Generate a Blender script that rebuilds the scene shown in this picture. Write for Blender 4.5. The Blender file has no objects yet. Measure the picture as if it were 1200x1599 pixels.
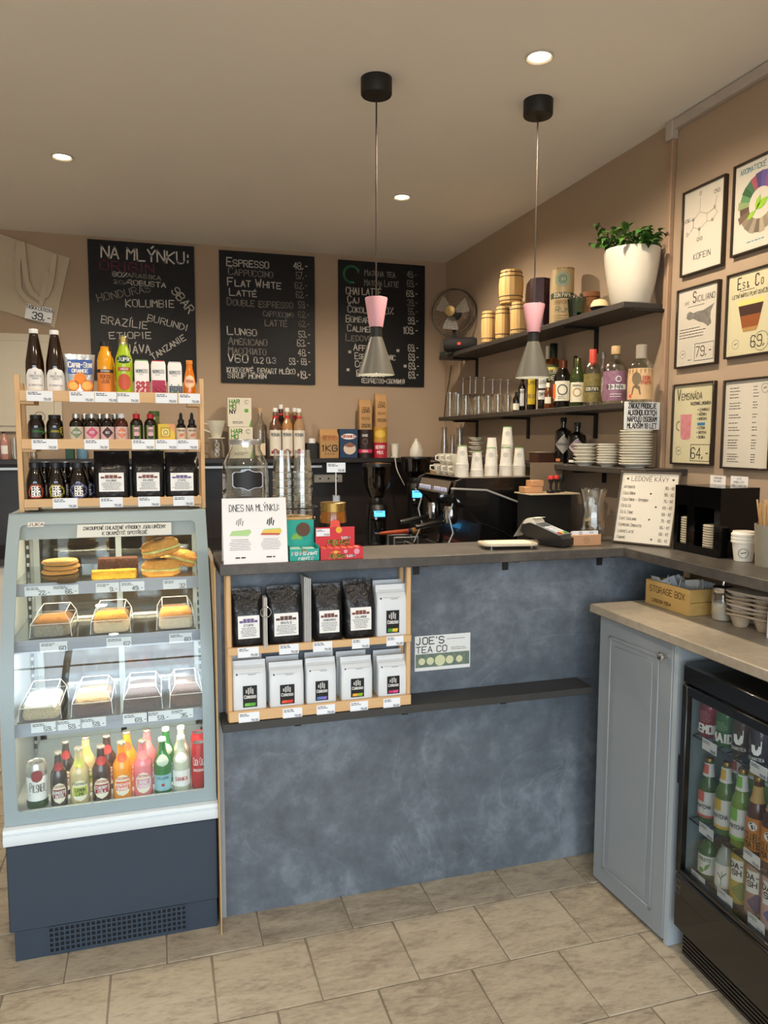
import bpy, bmesh, math, random, unicodedata
from math import sin, cos, pi, sqrt, radians as rad
from mathutils import Vector, Matrix
random.seed(11)
sc = bpy.context.scene
col = sc.collection

# ------------------------------------------------------------------ camera
FPX, PITCH, YAW, ROLL, H = 1176.05, .0940093, .2913619, .0021414, 1.55
FW = Vector((sin(YAW)*cos(PITCH), cos(YAW)*cos(PITCH), -sin(PITCH)))
_r = Vector((cos(YAW), -sin(YAW), 0)); _u = _r.cross(FW)
RT = _r*cos(ROLL)+_u*sin(ROLL); UP = -_r*sin(ROLL)+_u*cos(ROLL)
cd = bpy.data.cameras.new('camera'); cam = bpy.data.objects.new('camera', cd); col.objects.link(cam)
cd.sensor_fit = 'HORIZONTAL'; cd.sensor_width = 36; cd.lens = FPX/1200*36; cd.clip_start = .05
cam.matrix_world = Matrix(((RT.x, UP.x, -FW.x, 0), (RT.y, UP.y, -FW.y, 0), (RT.z, UP.z, -FW.z, H), (0, 0, 0, 1)))
sc.camera = cam

# ------------------------------------------------------------------ world, exposure
sc.view_settings.view_transform = 'Standard'; sc.view_settings.look = 'None'
sc.view_settings.gamma = 1; sc.view_settings.use_curve_mapping = False
sc.view_settings.exposure = 0.55
sc.cycles.transparent_max_bounces = 40; sc.cycles.diffuse_bounces = 8; sc.cycles.max_bounces = 16
w = bpy.data.worlds.new('overcast_sky'); sc.world = w; w.use_nodes = True
bg = w.node_tree.nodes['Background']; bg.inputs[1].default_value = 5.0
_tc = w.node_tree.nodes.new('ShaderNodeTexCoord'); _sx = w.node_tree.nodes.new('ShaderNodeSeparateXYZ'); _cr = w.node_tree.nodes.new('ShaderNodeValToRGB')
_cr.color_ramp.elements[0].position = .495; _cr.color_ramp.elements[0].color = (.26, .25, .24, 1)     # street and facades below the skyline
_cr.color_ramp.elements[1].position = .515; _cr.color_ramp.elements[1].color = (.84, .92, 1, 1)        # overcast sky
_mr = w.node_tree.nodes.new('ShaderNodeMapRange'); _mr.inputs[1].default_value = -1; _mr.inputs[2].default_value = 1
for _a, _b in ((_tc.outputs['Generated'], _sx.inputs[0]), (_sx.outputs['Z'], _mr.inputs[0]), (_mr.outputs[0], _cr.inputs[0]), (_cr.outputs[0], bg.inputs[0])): w.node_tree.links.new(_a, _b)
SPOT_W, PEND_W, CASE_W = 57, 7, 1.5
WARM = (1, .83, .62)

# main planes (metres): counter face, counter edge, right wall, back wall, ceiling
YC, YF, XR, YB, ZC = 2.376, 2.262, 2.0, 5.144, 2.815
XL, YW = -2.3, -1.7
ZS = 1.18

# ------------------------------------------------------------------ pixel -> place
def P(u, v, ax, val):
    d = FW*FPX + RT*(u-600) - UP*(v-799.5); c = Vector((0, 0, H)); i = 'xyz'.index(ax)
    return c + d*((val-c[i])/d[i])
def xat(u, y, z):      # x of a point at depth y, height z, in column u
    k = (u-600)/FPX; dz = z-H
    a = RT-FW*k
    return -(a.y*y + a.z*dz)/a.x
def yat(u, x, z):
    k = (u-600)/FPX; dz = z-H
    a = RT-FW*k
    return -(a.x*x + a.z*dz)/a.y
def hz(u, v, y): return P(u, v, 'y', y).z
def facecam(x, y): return -math.atan2(x, y)

# ------------------------------------------------------------------ materials
def lin(h):
    c = [int(h[i:i+2], 16)/255 for i in (0, 2, 4)]
    return tuple(x/12.92 if x <= .04045 else ((x+.055)/1.055)**2.4 for x in c)
_M = {}
def M(name, hexc='808080', rough=.5, metal=0, var=.06, scale=25, bump=0, coat=0, emit=0, spec=.5, sss=0, tint=None, trans=0):
    if name in _M: return _M[name]
    m = bpy.data.materials.new(name); _M[name] = m; m.use_nodes = True
    nt = m.node_tree; b = nt.nodes['Principled BSDF']; L = nt.links.new
    c = lin(hexc)
    tc = nt.nodes.new('ShaderNodeTexCoord'); no = nt.nodes.new('ShaderNodeTexNoise')
    no.inputs['Scale'].default_value = scale; no.inputs['Detail'].default_value = 4
    L(tc.outputs['Object'], no.inputs['Vector'])
    rp = nt.nodes.new('ShaderNodeMixRGB'); rp.blend_type = 'MIX'
    t = lin(tint) if tint else tuple(x*(1-var*2) for x in c)
    rp.inputs[1].default_value = (*t, 1); rp.inputs[2].default_value = (*[min(1, x*(1+var*.5)) for x in c], 1)
    L(no.outputs['Fac'], rp.inputs[0]); L(rp.outputs[0], b.inputs['Base Color'])
    b.inputs['Roughness'].default_value = rough; b.inputs['Metallic'].default_value = metal
    b.inputs['Specular IOR Level'].default_value = spec; b.inputs['Coat Weight'].default_value = coat
    if trans: b.inputs['Transmission Weight'].default_value = trans
    if emit:
        b.inputs['Emission Color'].default_value = (*c, 1); b.inputs['Emission Strength'].default_value = emit
    if bump:
        bp = nt.nodes.new('ShaderNodeBump'); bp.inputs['Strength'].default_value = bump; bp.inputs['Distance'].default_value = .01
        L(no.outputs['Fac'], bp.inputs['Height']); L(bp.outputs[0], b.inputs['Normal'])
    return m
def thin_glass(name, tint=(1, 1, 1), refl=.75, base=.05, rough=.01, p=3):
    if name in _M: return _M[name]
    m = bpy.data.materials.new(name); _M[name] = m; m.use_nodes = True
    nt = m.node_tree; L = nt.links.new; nt.nodes.remove(nt.nodes['Principled BSDF'])
    out = nt.nodes['Material Output']; mx = nt.nodes.new('ShaderNodeMixShader')
    tr = nt.nodes.new('ShaderNodeBsdfTransparent'); tr.inputs[0].default_value = (*tint, 1)
    gl = nt.nodes.new('ShaderNodeBsdfGlossy'); gl.inputs['Roughness'].default_value = rough
    lw = nt.nodes.new('ShaderNodeLayerWeight'); lw.inputs[0].default_value = .5
    pw = nt.nodes.new('ShaderNodeMath'); pw.operation = 'POWER'; pw.inputs[1].default_value = p
    ml = nt.nodes.new('ShaderNodeMath'); ml.operation = 'MULTIPLY_ADD'; ml.inputs[1].default_value = refl; ml.inputs[2].default_value = base
    L(lw.outputs['Facing'], pw.inputs[0]); L(pw.outputs[0], ml.inputs[0]); L(ml.outputs[0], mx.inputs[0])
    L(tr.outputs[0], mx.inputs[1]); L(gl.outputs[0], mx.inputs[2]); L(mx.outputs[0], out.inputs[0])
    return m
def nodes_of(m):
    return m.node_tree, m.node_tree.nodes['Principled BSDF'], m.node_tree.links.new
def stone(name, c0, c1, c2, scale, rough, streak=1.0, bump=.15, vein=None):
    """clouded stone laminate: two noises over three tones, light veins"""
    m = bpy.data.materials.new(name); _M[name] = m; m.use_nodes = True
    nt, b, L = nodes_of(m)
    tc = nt.nodes.new('ShaderNodeTexCoord'); mp = nt.nodes.new('ShaderNodeMapping')
    mp.inputs['Scale'].default_value = (streak, 1, 1)
    L(tc.outputs['Object'], mp.inputs[0])
    n1 = nt.nodes.new('ShaderNodeTexNoise'); n1.inputs['Scale'].default_value = scale; n1.inputs['Detail'].default_value = 8; n1.inputs['Roughness'].default_value = .62; n1.inputs['Distortion'].default_value = .6
    n2 = nt.nodes.new('ShaderNodeTexNoise'); n2.inputs['Scale'].default_value = scale*5; n2.inputs['Detail'].default_value = 6; n2.inputs['Roughness'].default_value = .7
    for n in (n1, n2): L(mp.outputs[0], n.inputs['Vector'])
    cr = nt.nodes.new('ShaderNodeValToRGB'); e = cr.color_ramp
    e.elements[0].position = .36; e.elements[0].color = (*lin(c0), 1); e.elements[1].position = .66; e.elements[1].color = (*lin(c2), 1)
    k = e.elements.new(.5); k.color = (*lin(c1), 1)
    ad = nt.nodes.new('ShaderNodeMath'); ad.operation = 'MULTIPLY_ADD'; ad.inputs[1].default_value = .45; 
    mu = nt.nodes.new('ShaderNodeMath'); mu.operation = 'MULTIPLY'; mu.inputs[1].default_value = .55
    L(n1.outputs['Fac'], mu.inputs[0]); L(n2.outputs['Fac'], ad.inputs[0]); L(mu.outputs[0], ad.inputs[2]); L(ad.outputs[0], cr.inputs[0])
    src = cr.outputs[0]
    if vein:
        n3 = nt.nodes.new('ShaderNodeTexNoise'); n3.inputs['Scale'].default_value = scale*.8; n3.inputs['Detail'].default_value = 7; n3.inputs['Distortion'].default_value = 1.2
        L(mp.outputs[0], n3.inputs['Vector'])
        sb = nt.nodes.new('ShaderNodeMath'); sb.operation = 'SUBTRACT'; sb.inputs[1].default_value = .5; ab = nt.nodes.new('ShaderNodeMath'); ab.operation = 'ABSOLUTE'
        mr = nt.nodes.new('ShaderNodeMapRange'); mr.inputs[1].default_value = 0; mr.inputs[2].default_value = .009; mr.inputs[3].default_value = .22; mr.inputs[4].default_value = 0
        m4 = nt.nodes.new('ShaderNodeMath'); m4.operation = 'MULTIPLY'; mx = nt.nodes.new('ShaderNodeMixRGB'); mx.inputs[2].default_value = (*lin(vein), 1)
        L(n3.outputs['Fac'], sb.inputs[0]); L(sb.outputs[0], ab.inputs[0]); L(ab.outputs[0], mr.inputs[0]); L(mr.outputs[0], m4.inputs[0]); L(n1.outputs['Fac'], m4.inputs[1]); L(m4.outputs[0], mx.inputs[0]); L(src, mx.inputs[1]); src = mx.outputs[0]
    L(src, b.inputs['Base Color']); b.inputs['Roughness'].default_value = rough
    bp = nt.nodes.new('ShaderNodeBump'); bp.inputs['Strength'].default_value = bump; bp.inputs['Distance'].default_value = .004
    L(ad.outputs[0], bp.inputs['Height']); L(bp.outputs[0], b.inputs['Normal'])
    return m
def wood(name, c0, c1, axis='x', scale=14, rough=.5):
    if name in _M: return _M[name]
    m = bpy.data.materials.new(name); _M[name] = m; m.use_nodes = True
    nt, b, L = nodes_of(m)
    tc = nt.nodes.new('ShaderNodeTexCoord'); mp = nt.nodes.new('ShaderNodeMapping')
    s = [6, 6, 6]; s['xyz'.index(axis)] = .5; mp.inputs['Scale'].default_value = s
    n1 = nt.nodes.new('ShaderNodeTexNoise'); n1.inputs['Scale'].default_value = scale; n1.inputs['Detail'].default_value = 5; n1.inputs['Distortion'].default_value = .8
    mx = nt.nodes.new('ShaderNodeMixRGB'); mx.inputs[1].default_value = (*lin(c0), 1); mx.inputs[2].default_value = (*lin(c1), 1)
    L(tc.outputs['Object'], mp.inputs[0]); L(mp.outputs[0], n1.inputs['Vector']); L(n1.outputs['Fac'], mx.inputs[0]); L(mx.outputs[0], b.inputs['Base Color'])
    b.inputs['Roughness'].default_value = rough
    return m

# ------------------------------------------------------------------ stroke lettering
_G = {'A': '002640;1232', 'B': '00063645443303;3342413000', 'C': '4536160501103041', 'D': '00062644422000', 'E': '46060040;0333', 'F': '460600;0333',
 'G': '45361605011030414323', 'H': '0006;4046;0343', 'I': '2026', 'J': '3631201001', 'K': '0006;460340', 'L': '060040', 'M': '0006234640', 'N': '00064046',
 'O': '103041453616050110', 'P': '00063645443303', 'Q': '103041453616050110;2240', 'R': '00063645443303;2340', 'S': '453616050413334241301001', 'T': '0646;2620',
 'U': '060110304146', 'V': '062046', 'W': '0610243046', 'X': '0046;0640', 'Y': '062346;2320', 'Z': '06460040', '0': '103041453616050110', '1': '152620',
 '2': '05163645440040', '3': '0516364544334241301001;3323', '4': '30360242', '5': '460603334241301001', '6': '4536160501103041423303', '7': '064610',
 '8': '13040516364544331302011030414233', '9': '43130405163645413010 01'.replace(' ', ''), '.': '2021', ',': '2110', '-': '1333', ':': '2122;2425', '%': '0046;0506161505;3031414030',
 '+': '1333;2224', '&': '4005162501102042', '*': '1333;2224;1234;1432', '/': '0046', '(': '36252130', ')': '16252110', "'": '2625', '!': '2623;2120', '=': '1232;1434'}
_ACC = {0x301: '2738', 0x30c: '182738', 0x30a: '1828271718', 0x308: '1718;3738'}
class MB:
    def __init__(s): s.v = []; s.f = []
    def add(s, vs, fs):
        o = len(s.v); s.v += [tuple(p) for p in vs]; s.f += [tuple(i+o for i in f) for f in fs]; return s
    def box(s, x0, x1, y0, y1, z0, z1, b=0):
        if b <= 0:
            vs = [(x, y, z) for x in (x0, x1) for y in (y0, y1) for z in (z0, z1)]
            return s.add(vs, [(0, 1, 3, 2), (4, 6, 7, 5), (0, 4, 5, 1), (2, 3, 7, 6), (0, 2, 6, 4), (1, 5, 7, 3)])
        c = [((x0+x1)/2, abs(x1-x0)/2), ((y0+y1)/2, abs(y1-y0)/2), ((z0+z1)/2, abs(z1-z0)/2)]
        b = min(b, *[q[1]*.95 for q in c]); vs = []; ix = {}
        for sg in [(i, j, k) for i in (-1, 1) for j in (-1, 1) for k in (-1, 1)]:
            for a in range(3):
                ix[sg, a] = len(vs)
                vs.append([c[k][0]+sg[k]*(c[k][1]-(0 if k == a else b)) for k in range(3)])
        fs = []
        for a in range(3):
            o = [k for k in range(3) if k != a]
            for s1 in (-1, 1):
                q = []
                for (p, r) in ((-1, -1), (1, -1), (1, 1), (-1, 1)):
                    g = [0, 0, 0]; g[a] = s1; g[o[0]] = p; g[o[1]] = r; q.append(ix[tuple(g), a])
                fs.append(q)
            for p in (-1, 1):
                for r in (-1, 1):
                    g = [0, 0, 0]; g[o[0]] = p; g[o[1]] = r; g[a] = -1; g1 = tuple(g); g[a] = 1; g2 = tuple(g)
                    fs.append((ix[g1, o[0]], ix[g2, o[0]], ix[g2, o[1]], ix[g1, o[1]]))
        for sg in [(i, j, k) for i in (-1, 1) for j in (-1, 1) for k in (-1, 1)]:
            fs.append((ix[sg, 0], ix[sg, 1], ix[sg, 2]))
        return s.add(vs, fs)
    def lathe(s, prof, n=20, cx=0, cy=0, z=0, close=True):
        vs = []; fs = []; m = len(prof)
        for (r, h) in prof:
            for i in range(n):
                a = 2*pi*i/n; vs.append((cx+r*sin(a), cy-r*cos(a), z+h))
        for j in range(m-1):
            for i in range(n):
                k = (i+1) % n; fs.append((j*n+i, j*n+k, (j+1)*n+k, (j+1)*n+i))
        if close:
            if prof[0][0] > 1e-5: fs.append(tuple(range(n))[::-1])
            if prof[-1][0] > 1e-5: fs.append(tuple((m-1)*n+i for i in range(n)))
        return s.add(vs, fs)
    def tube(s, pts, r, n=8, closed=False):
        pts = [Vector(p) for p in pts]; vs = []; fs = []; m = len(pts); ref = None
        for j, p in enumerate(pts):
            if closed: d = pts[(j+1) % m]-pts[j-1]
            else: d = pts[min(j+1, m-1)]-pts[max(j-1, 0)]
            d.normalize()
            a = d.orthogonal() if ref is None else ref-d*ref.dot(d)
            if a.length < 1e-6: a = d.orthogonal()
            a.normalize(); ref = a; b = d.cross(a); rr = r[j] if isinstance(r, (list, tuple)) else r
            for i in range(n):
                t = 2*pi*i/n; vs.append(p+a*rr*cos(t)+b*rr*sin(t))
        for j in range(m if closed else m-1):
            q = (j+1) % m
            for i in range(n):
                k = (i+1) % n; fs.append((j*n+i, j*n+k, q*n+k, q*n+i))
        if not closed: fs += [tuple(range(n))[::-1], tuple((m-1)*n+i for i in range(n))]
        return s.add(vs, fs)
    def prism(s, poly, y0, y1, ax='y'):
        """polygon in the two other axes, extruded along ax"""
        n = len(poly)
        f = {'y': lambda a, b, t: (a, t, b), 'z': lambda a, b, t: (a, b, t), 'x': lambda a, b, t: (t, a, b)}[ax]
        vs = [f(a, b, y0) for a, b in poly]+[f(a, b, y1) for a, b in poly]
        return s.add(vs, [tuple(range(n)), tuple(range(n, 2*n))[::-1]]+[(i, n+i, n+(i+1) % n, (i+1) % n) for i in range(n)])
    def loft(s, secs, n=24, cap=True):
        """secs: (z, half width, half depth, y offset, exponent)"""
        vs = []; fs = []
        for (z, hw, hd, yo, e) in secs:
            for i in range(n):
                t = 2*pi*(i+.5)/n; c, q = cos(t), sin(t)
                vs.append((hw*math.copysign(abs(c)**(2/e), c), yo+hd*math.copysign(abs(q)**(2/e), q), z))
        for j in range(len(secs)-1):
            for i in range(n):
                k = (i+1) % n; fs.append((j*n+i, j*n+k, (j+1)*n+k, (j+1)*n+i))
        if cap: fs += [tuple(range(n))[::-1], tuple((len(secs)-1)*n+i for i in range(n))]
        return s.add(vs, fs)
    def seg(s, a, b, t, y=0):
        (x0, z0), (x1, z1) = a, b; dx, dz = x1-x0, z1-z0; l = sqrt(dx*dx+dz*dz) or 1e-9
        dx /= l; dz /= l; e = t*.42; nx, nz = -dz*t/2, dx*t/2
        x0 -= dx*e; z0 -= dz*e; x1 += dx*e; z1 += dz*e
        return s.add([(x0-nx, y, z0-nz), (x1-nx, y, z1-nz), (x1+nx, y, z1+nz), (x0+nx, y, z0+nz)], [(0, 1, 2, 3)])
    def poly(s, pts, y=0):
        return s.add([(a, y, b) for a, b in pts], [tuple(range(len(pts)))])
    def disc(s, x, z, r, y=0, n=20, rz=None):
        return s.poly([(x+r*cos(2*pi*i/n), z+(rz or r)*sin(2*pi*i/n)) for i in range(n)], y)
    def ring(s, x, z, r, t, y=0, n=24, a0=0, a1=2*pi):
        p = [(x+r*cos(a0+(a1-a0)*i/n), z+r*sin(a0+(a1-a0)*i/n)) for i in range(n+1)]
        for i in range(n): s.seg(p[i], p[i+1], t, y)
        return s
    def rect(s, x0, x1, z0, z1, y=0): return s.poly([(x0, z0), (x1, z0), (x1, z1), (x0, z1)], y)
    def outline(s, x0, x1, z0, z1, t, y=0):
        p = [(x0, z0), (x1, z0), (x1, z1), (x0, z1)]
        for i in range(4): s.seg(p[i], p[(i+1) % 4], t, y)
        return s
    def text(s, tx, x, z, h, t=None, asp=.55, y=0, al='l', jit=0, rot=0, width=None, gap=.35):
        """stroke capitals; lower case letters come out as small capitals"""
        t = t or h*.13
        def adv(ch):
            k = 1 if not ch.islower() else .78
            b = unicodedata.normalize('NFD', ch.upper())[0]
            if ch == ' ': return h*asp*.75
            return h*k*asp*((.35 if b in "I.,:'!1" else 1.0)+gap)
        tot = sum(adv(c) for c in tx)-h*asp*gap
        sx = 1
        if width: sx = width/tot; tot = width
        px = {'l': 0, 'c': -tot/2, 'r': -tot}[al]
        for ch in tx:
            a = adv(ch)*sx
            if ch != ' ':
                k = 1 if not ch.islower() else .78
                dd = unicodedata.normalize('NFD', ch.upper()); g = _G.get(dd[0])
                narrow = dd[0] in "I.,:'!1"
                if g:
                    if len(dd) > 1 and ord(dd[1]) in _ACC: g = g+';'+_ACC[ord(dd[1])]
                    jx, jz, jr = random.uniform(-jit, jit)*h, random.uniform(-jit, jit)*h, random.uniform(-jit, jit)*1.2
                    for st in g.split(';'):
                        pts = []
                        for i in range(0, len(st), 2):
                            gx, gz = int(st[i])/4, int(st[i+1])/6
                            if narrow: gx -= .33
                            lx, lz = gx*h*k*asp*sx, gz*h*k
                            lx, lz = lx*cos(jr)-lz*sin(jr)+jx+px, lx*sin(jr)+lz*cos(jr)+jz
                            pts.append((x+lx*cos(rot)-lz*sin(rot), z+lx*sin(rot)+lz*cos(rot)))
                        for i in range(len(pts)-1): s.seg(pts[i], pts[i+1], t, y)
            px += a
        return s
    def lines(s, x0, x1, z0, z1, n, t, y=0, al='l'):
        """rows of print too small to read"""
        for i in range(n):
            z = z1-(z1-z0)*(i+.5)/n; x = x0; e = x1-(x1-x0)*random.uniform(0, .35)
            if al == 'c': x = x0+(x1-e)/2; e = x1-(x1-e)/2
            while x < e:
                l = random.uniform(2, 6)*t; s.rect(x, min(x+l, e), z-t/2, z+t/2, y); x += l+t*.9
        return s
    def xf(s, fn, i0=0):
        s.v = s.v[:i0]+[tuple(fn(*p)) for p in s.v[i0:]]; return s
    def mesh(s, name, mat, smooth=True, ang=38, fix=True):
        me = bpy.data.meshes.new(name); me.from_pydata(s.v, [], s.f); me.materials.append(mat)
        if fix:
            bm = bmesh.new(); bm.from_mesh(me); bmesh.ops.recalc_face_normals(bm, faces=bm.faces); bm.to_mesh(me); bm.free()
        if smooth:
            me.polygons.foreach_set('use_smooth', [True]*len(me.polygons)); me.set_sharp_from_angle(angle=rad(ang))
        me.update(); return me

def link(name, me, parent=None):
    o = bpy.data.objects.new(name, me); col.objects.link(o)
    if parent: o.parent = parent
    return o
def part(name, mb, mat, parent=None, world=False, smooth=True, fix=True, label=None, loc=None, rot=None):
    """one mesh object; world=True: coordinates are world ones and the parent chain is not rotated"""
    if world and parent:
        t = Vector((0, 0, 0)); p = parent
        while p: t += Vector(p.location); p = p.parent
        mb.xf(lambda x, y, z: (x-t.x, y-t.y, z-t.z))
    o = link(name, mb.mesh(name, mat, smooth, fix=fix) if isinstance(mb, MB) else mb, parent)
    if label: o['label'] = label
    if loc: o.location = loc
    if rot: o.rotation_euler = rot
    return o
def tag(o, label, cat, group=None):
    o['label'] = label; o['category'] = cat
    if group: o['group'] = group
    return o
def thing(name, label, cat, loc=(0, 0, 0), rz=0, group=None):
    o = bpy.data.objects.new(name, None); col.objects.link(o); o.location = loc; o.rotation_euler = (0, 0, rz)
    o.empty_display_size = .05
    return tag(o, label, cat, group)
def struct(name, mb, mat, parent=None, smooth=False):
    o = part(name, mb, mat, parent, smooth=smooth)
    if not parent: o['kind'] = 'structure'
    return o
def copy_tree(o, parent=None):
    c = o.copy(); col.objects.link(c); c.parent = parent
    for ch in list(o.children): copy_tree(ch, c)
    return c
def copy_thing(o, loc, rz=None, label=None, group=None):
    c = copy_tree(o); c.location = loc
    if rz is not None: c.rotation_euler = (0, 0, rz)
    if label: c['label'] = label
    if group: c['group'] = group
    return c
def ink(parent, name, mat, fn):
    mb = MB(); fn(mb)
    return part(name, mb, mat, parent, smooth=False, fix=False)
_tagmesh = {}
def price_tag(parent, x, y, z, wd, h, rx=0, tx=None):
    """a small white shelf ticket facing -y in the parent's frame, with its print"""
    k = (round(wd, 3), round(h, 3), tx)
    if k not in _tagmesh:
        a = MB().box(-wd/2, wd/2, -.0012, 0, -h/2, h/2).mesh('price_tag', M('ticket_paper', 'EDF1F6', .5, var=.02), False)
        p = MB(); p.lines(-wd*.44, wd*.1, h*.1, h*.42, 2, h*.07, -.0018); p.text(tx or '79,00', wd*.44, -h*.40, h*(.42 if tx else .2), h*(.06 if tx else .035), .6, -.0018, 'r')
        _tagmesh[k] = (a, p.mesh('print', M('ink_black', '141414', .6), False, fix=False))
    a, p = _tagmesh[k]
    t = link('price_tag', a, parent); t.location = (x, y, z); t.rotation_euler = (rx, 0, 0)
    link('print', p, t)
    return t

# ------------------------------------------------------------------ bottle / can / jar builder
def interp(prof, zf):
    for (r0, z0), (r1, z1) in zip(prof, prof[1:]):
        if z1 >= zf >= z0 and z1 > z0: return r0+(r1-r0)*(zf-z0)/(z1-z0)
    return prof[-1][0]
PR = dict(
 taper=[(.86, 0), (1, .02), (1, .42), (.96, .5), (.5, .88), (.46, .92), (.46, .93), (.46, .95)],
 beer=[(.88, 0), (1, .02), (1, .52), (.95, .6), (.6, .7), (.46, .78), (.4, .92), (.42, .95)],
 stout=[(.9, 0), (1, .03), (1, .58), (.92, .67), (.66, .76), (.46, .84), (.44, .96)],
 wine=[(.9, 0), (1, .02), (1, .6), (.9, .68), (.46, .78), (.4, .86), (.4, .96)],
 jug=[(.88, 0), (1, .04), (1, .42), (.93, .55), (.66, .78), (.58, .84), (.58, .96)],
 jar=[(.9, 0), (1, .04), (1, .62), (.9, .74), (.72, .82), (.7, .98)],
 med=[(.92, 0), (1, .03), (1, .62), (.85, .72), (.5, .8), (.46, .93)],
 spirit=[(.92, 0), (1, .03), (1, .55), (.94, .63), (.7, .71), (.38, .77), (.34, .8), (.34, .93)],
 can=[(.78, 0), (.98, .04), (1, .07), (1, .9), (.86, .965), (.84, .985), (.84, 1), (.78, 1), (.76, .985), (0, .985)],
 juice=[(.9, 0), (1, .03), (.97, .2), (1, .42), (1, .62), (.8, .76), (.55, .84), (.52, .96)],
 pear=[(.8, 0), (.97, .03), (1, .1), (.9, .4), (.72, .6), (.5, .76), (.46, .93)])
GOLDCAP = lambda: M('gold_cap', 'B08A3E', .3, .9)
def bottle(name, label, cat, loc, prof, R, Ht, glass, cap=None, labels=(), prints=(), rz=None, group=None, n=18, extra=None):
    pr = PR[prof] if isinstance(prof, str) else prof
    x, y, z = loc
    t = thing(name, label, cat, loc, facecam(x, y) if rz is None else rz, group)
    part('glass' if prof != 'can' else 'can_body', MB().lathe([(r*R, f*Ht) for r, f in pr], n), glass, t)
    rr = lambda zz: interp(pr, min(max(zz/Ht, 0), 1))*R
    if cap:
        m, rf, z0, z1 = cap
        part('cap', MB().lathe([(rf*R, z0*Ht), (rf*R, (z1-.01)*Ht), (rf*R*.9, z1*Ht)], 14), m, t)
    labs = []
    for li_, lb in enumerate(labels):
        m, z0, z1, ang = lb[:4]; shape = lb[4] if len(lb) > 4 else 'rect'; az = lb[5] if len(lb) > 5 else 0
        nz, nx = (10 if shape != 'rect' else 4), max(4, int(ang*6))
        vs = []; fs = []
        for j in range(nz+1):
            q = j/nz; zz = (z0+(z1-z0)*q)*Ht; a = ang
            if shape == 'oval': a = ang*sqrt(max(0, 1-(2*q-1)**2))
            elif shape == 'arch': a = ang*(1 if q < .55 else sqrt(max(0, 1-((q-.55)/.45)**2)))
            elif shape == 'diamond': a = ang*(1-abs(2*q-1))
            for i in range(nx+1):
                ph = az-a+2*a*i/nx; r = rr(zz)+.0008+.0006*li_; vs.append((r*sin(ph), -r*cos(ph), zz))
        for j in range(nz):
            for i in range(nx):
                k = j*(nx+1)+i; fs.append((k, k+1, k+nx+2, k+nx+1))
        labs.append(part('label', MB().add(vs, fs), m, t, fix=False))
    for pt in prints:
        li, tx, zf, hf, m = pt[:5]; asp = pt[5] if len(pt) > 5 else .55; wt = pt[6] if len(pt) > 6 else .16
        mb = MB()
        if callable(tx): tx(mb, R, Ht)
        else:
            hh_ = hf*Ht; nat = len(tx)*hh_*asp*1.3; rr_ = rr(zf*Ht)
            mb.text(tx, 0, zf*Ht, hh_, min(hh_*wt, 1.5*rr_/len(tx)*.22), asp, 0, 'c', width=min(nat, 1.5*rr_))
        def wrap(a, b, c):
            r = rr(c)+.0016+.0006*len(labels); return (r*sin(a/r), -r*cos(a/r), c)
        mb.xf(wrap)
        part('print', mb, m, labs[li] if li is not None and labs else t, smooth=False, fix=False)
    if extra: extra(t, R, Ht)
    return t

# ================================================================== SETTING
wall_m = M('wall_paint', 'AB9680', .85, var=.03, scale=3, bump=.05)
ceil_m = M('ceiling_paint', 'EFEBE3', .9, var=.03, scale=2, bump=.05)
struct('wall_back', MB().box(XL-.1, XR+.1, YB, YB+.1, 0, ZC+.1), wall_m)
struct('wall_right', MB().box(XR, XR+.1, YW, YB, 0, ZC+.1), wall_m)
struct('wall_left', MB().box(XL-.1, XL, YW, YB, 0, ZC+.1), M('wall_white', 'D8D2C6', .85, var=.02))
struct('ceiling', MB().box(XL, XR, YW, YB, ZC, ZC+.1), ceil_m)
WX0, WX1, WZ0, WZ1 = -2.15, 1.85, .15, 2.65
fw_ = MB().box(XL-.1, WX0, YW-.1, YW, 0, ZC+.1).box(WX1, XR+.1, YW-.1, YW, 0, ZC+.1).box(WX0, WX1, YW-.1, YW, 0, WZ0).box(WX0, WX1, YW-.1, YW, WZ1, ZC+.1)
struct('wall_front', fw_, wall_m)
wf = MB()
for x in (WX0, -.78, .46, WX1-.05): wf.box(x, x+.05, YW-.08, YW-.02, WZ0, WZ1)
for z in (WZ0, 1.95, WZ1-.05): wf.box(WX0, WX1, YW-.08, YW-.02, z, z+.05)
win = struct('window_1', wf, M('window_frame', '5A5A5C', .5))
for i, (a, b) in enumerate(((WX0+.05, -.78), (-.73, .46), (.51, WX1-.05))):
    for (c, d) in ((WZ0+.05, 1.95), (2.0, WZ1-.05)):
        part('pane', MB().box(a, b, YW-.055, YW-.05, c, d), thin_glass('window_pane', (.97, .99, 1), .6, .04), win, smooth=False)
pl = bpy.data.lights.new('window_portal', 'AREA'); pl.shape = 'RECTANGLE'; pl.size = WX1-WX0; pl.size_y = WZ1-WZ0; pl.cycles.is_portal = True
po = bpy.data.objects.new('window_portal', pl); col.objects.link(po); po.location = ((WX0+WX1)/2, YW+.02, (WZ0+WZ1)/2); po.rotation_euler = (rad(90), 0, 0)
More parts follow.
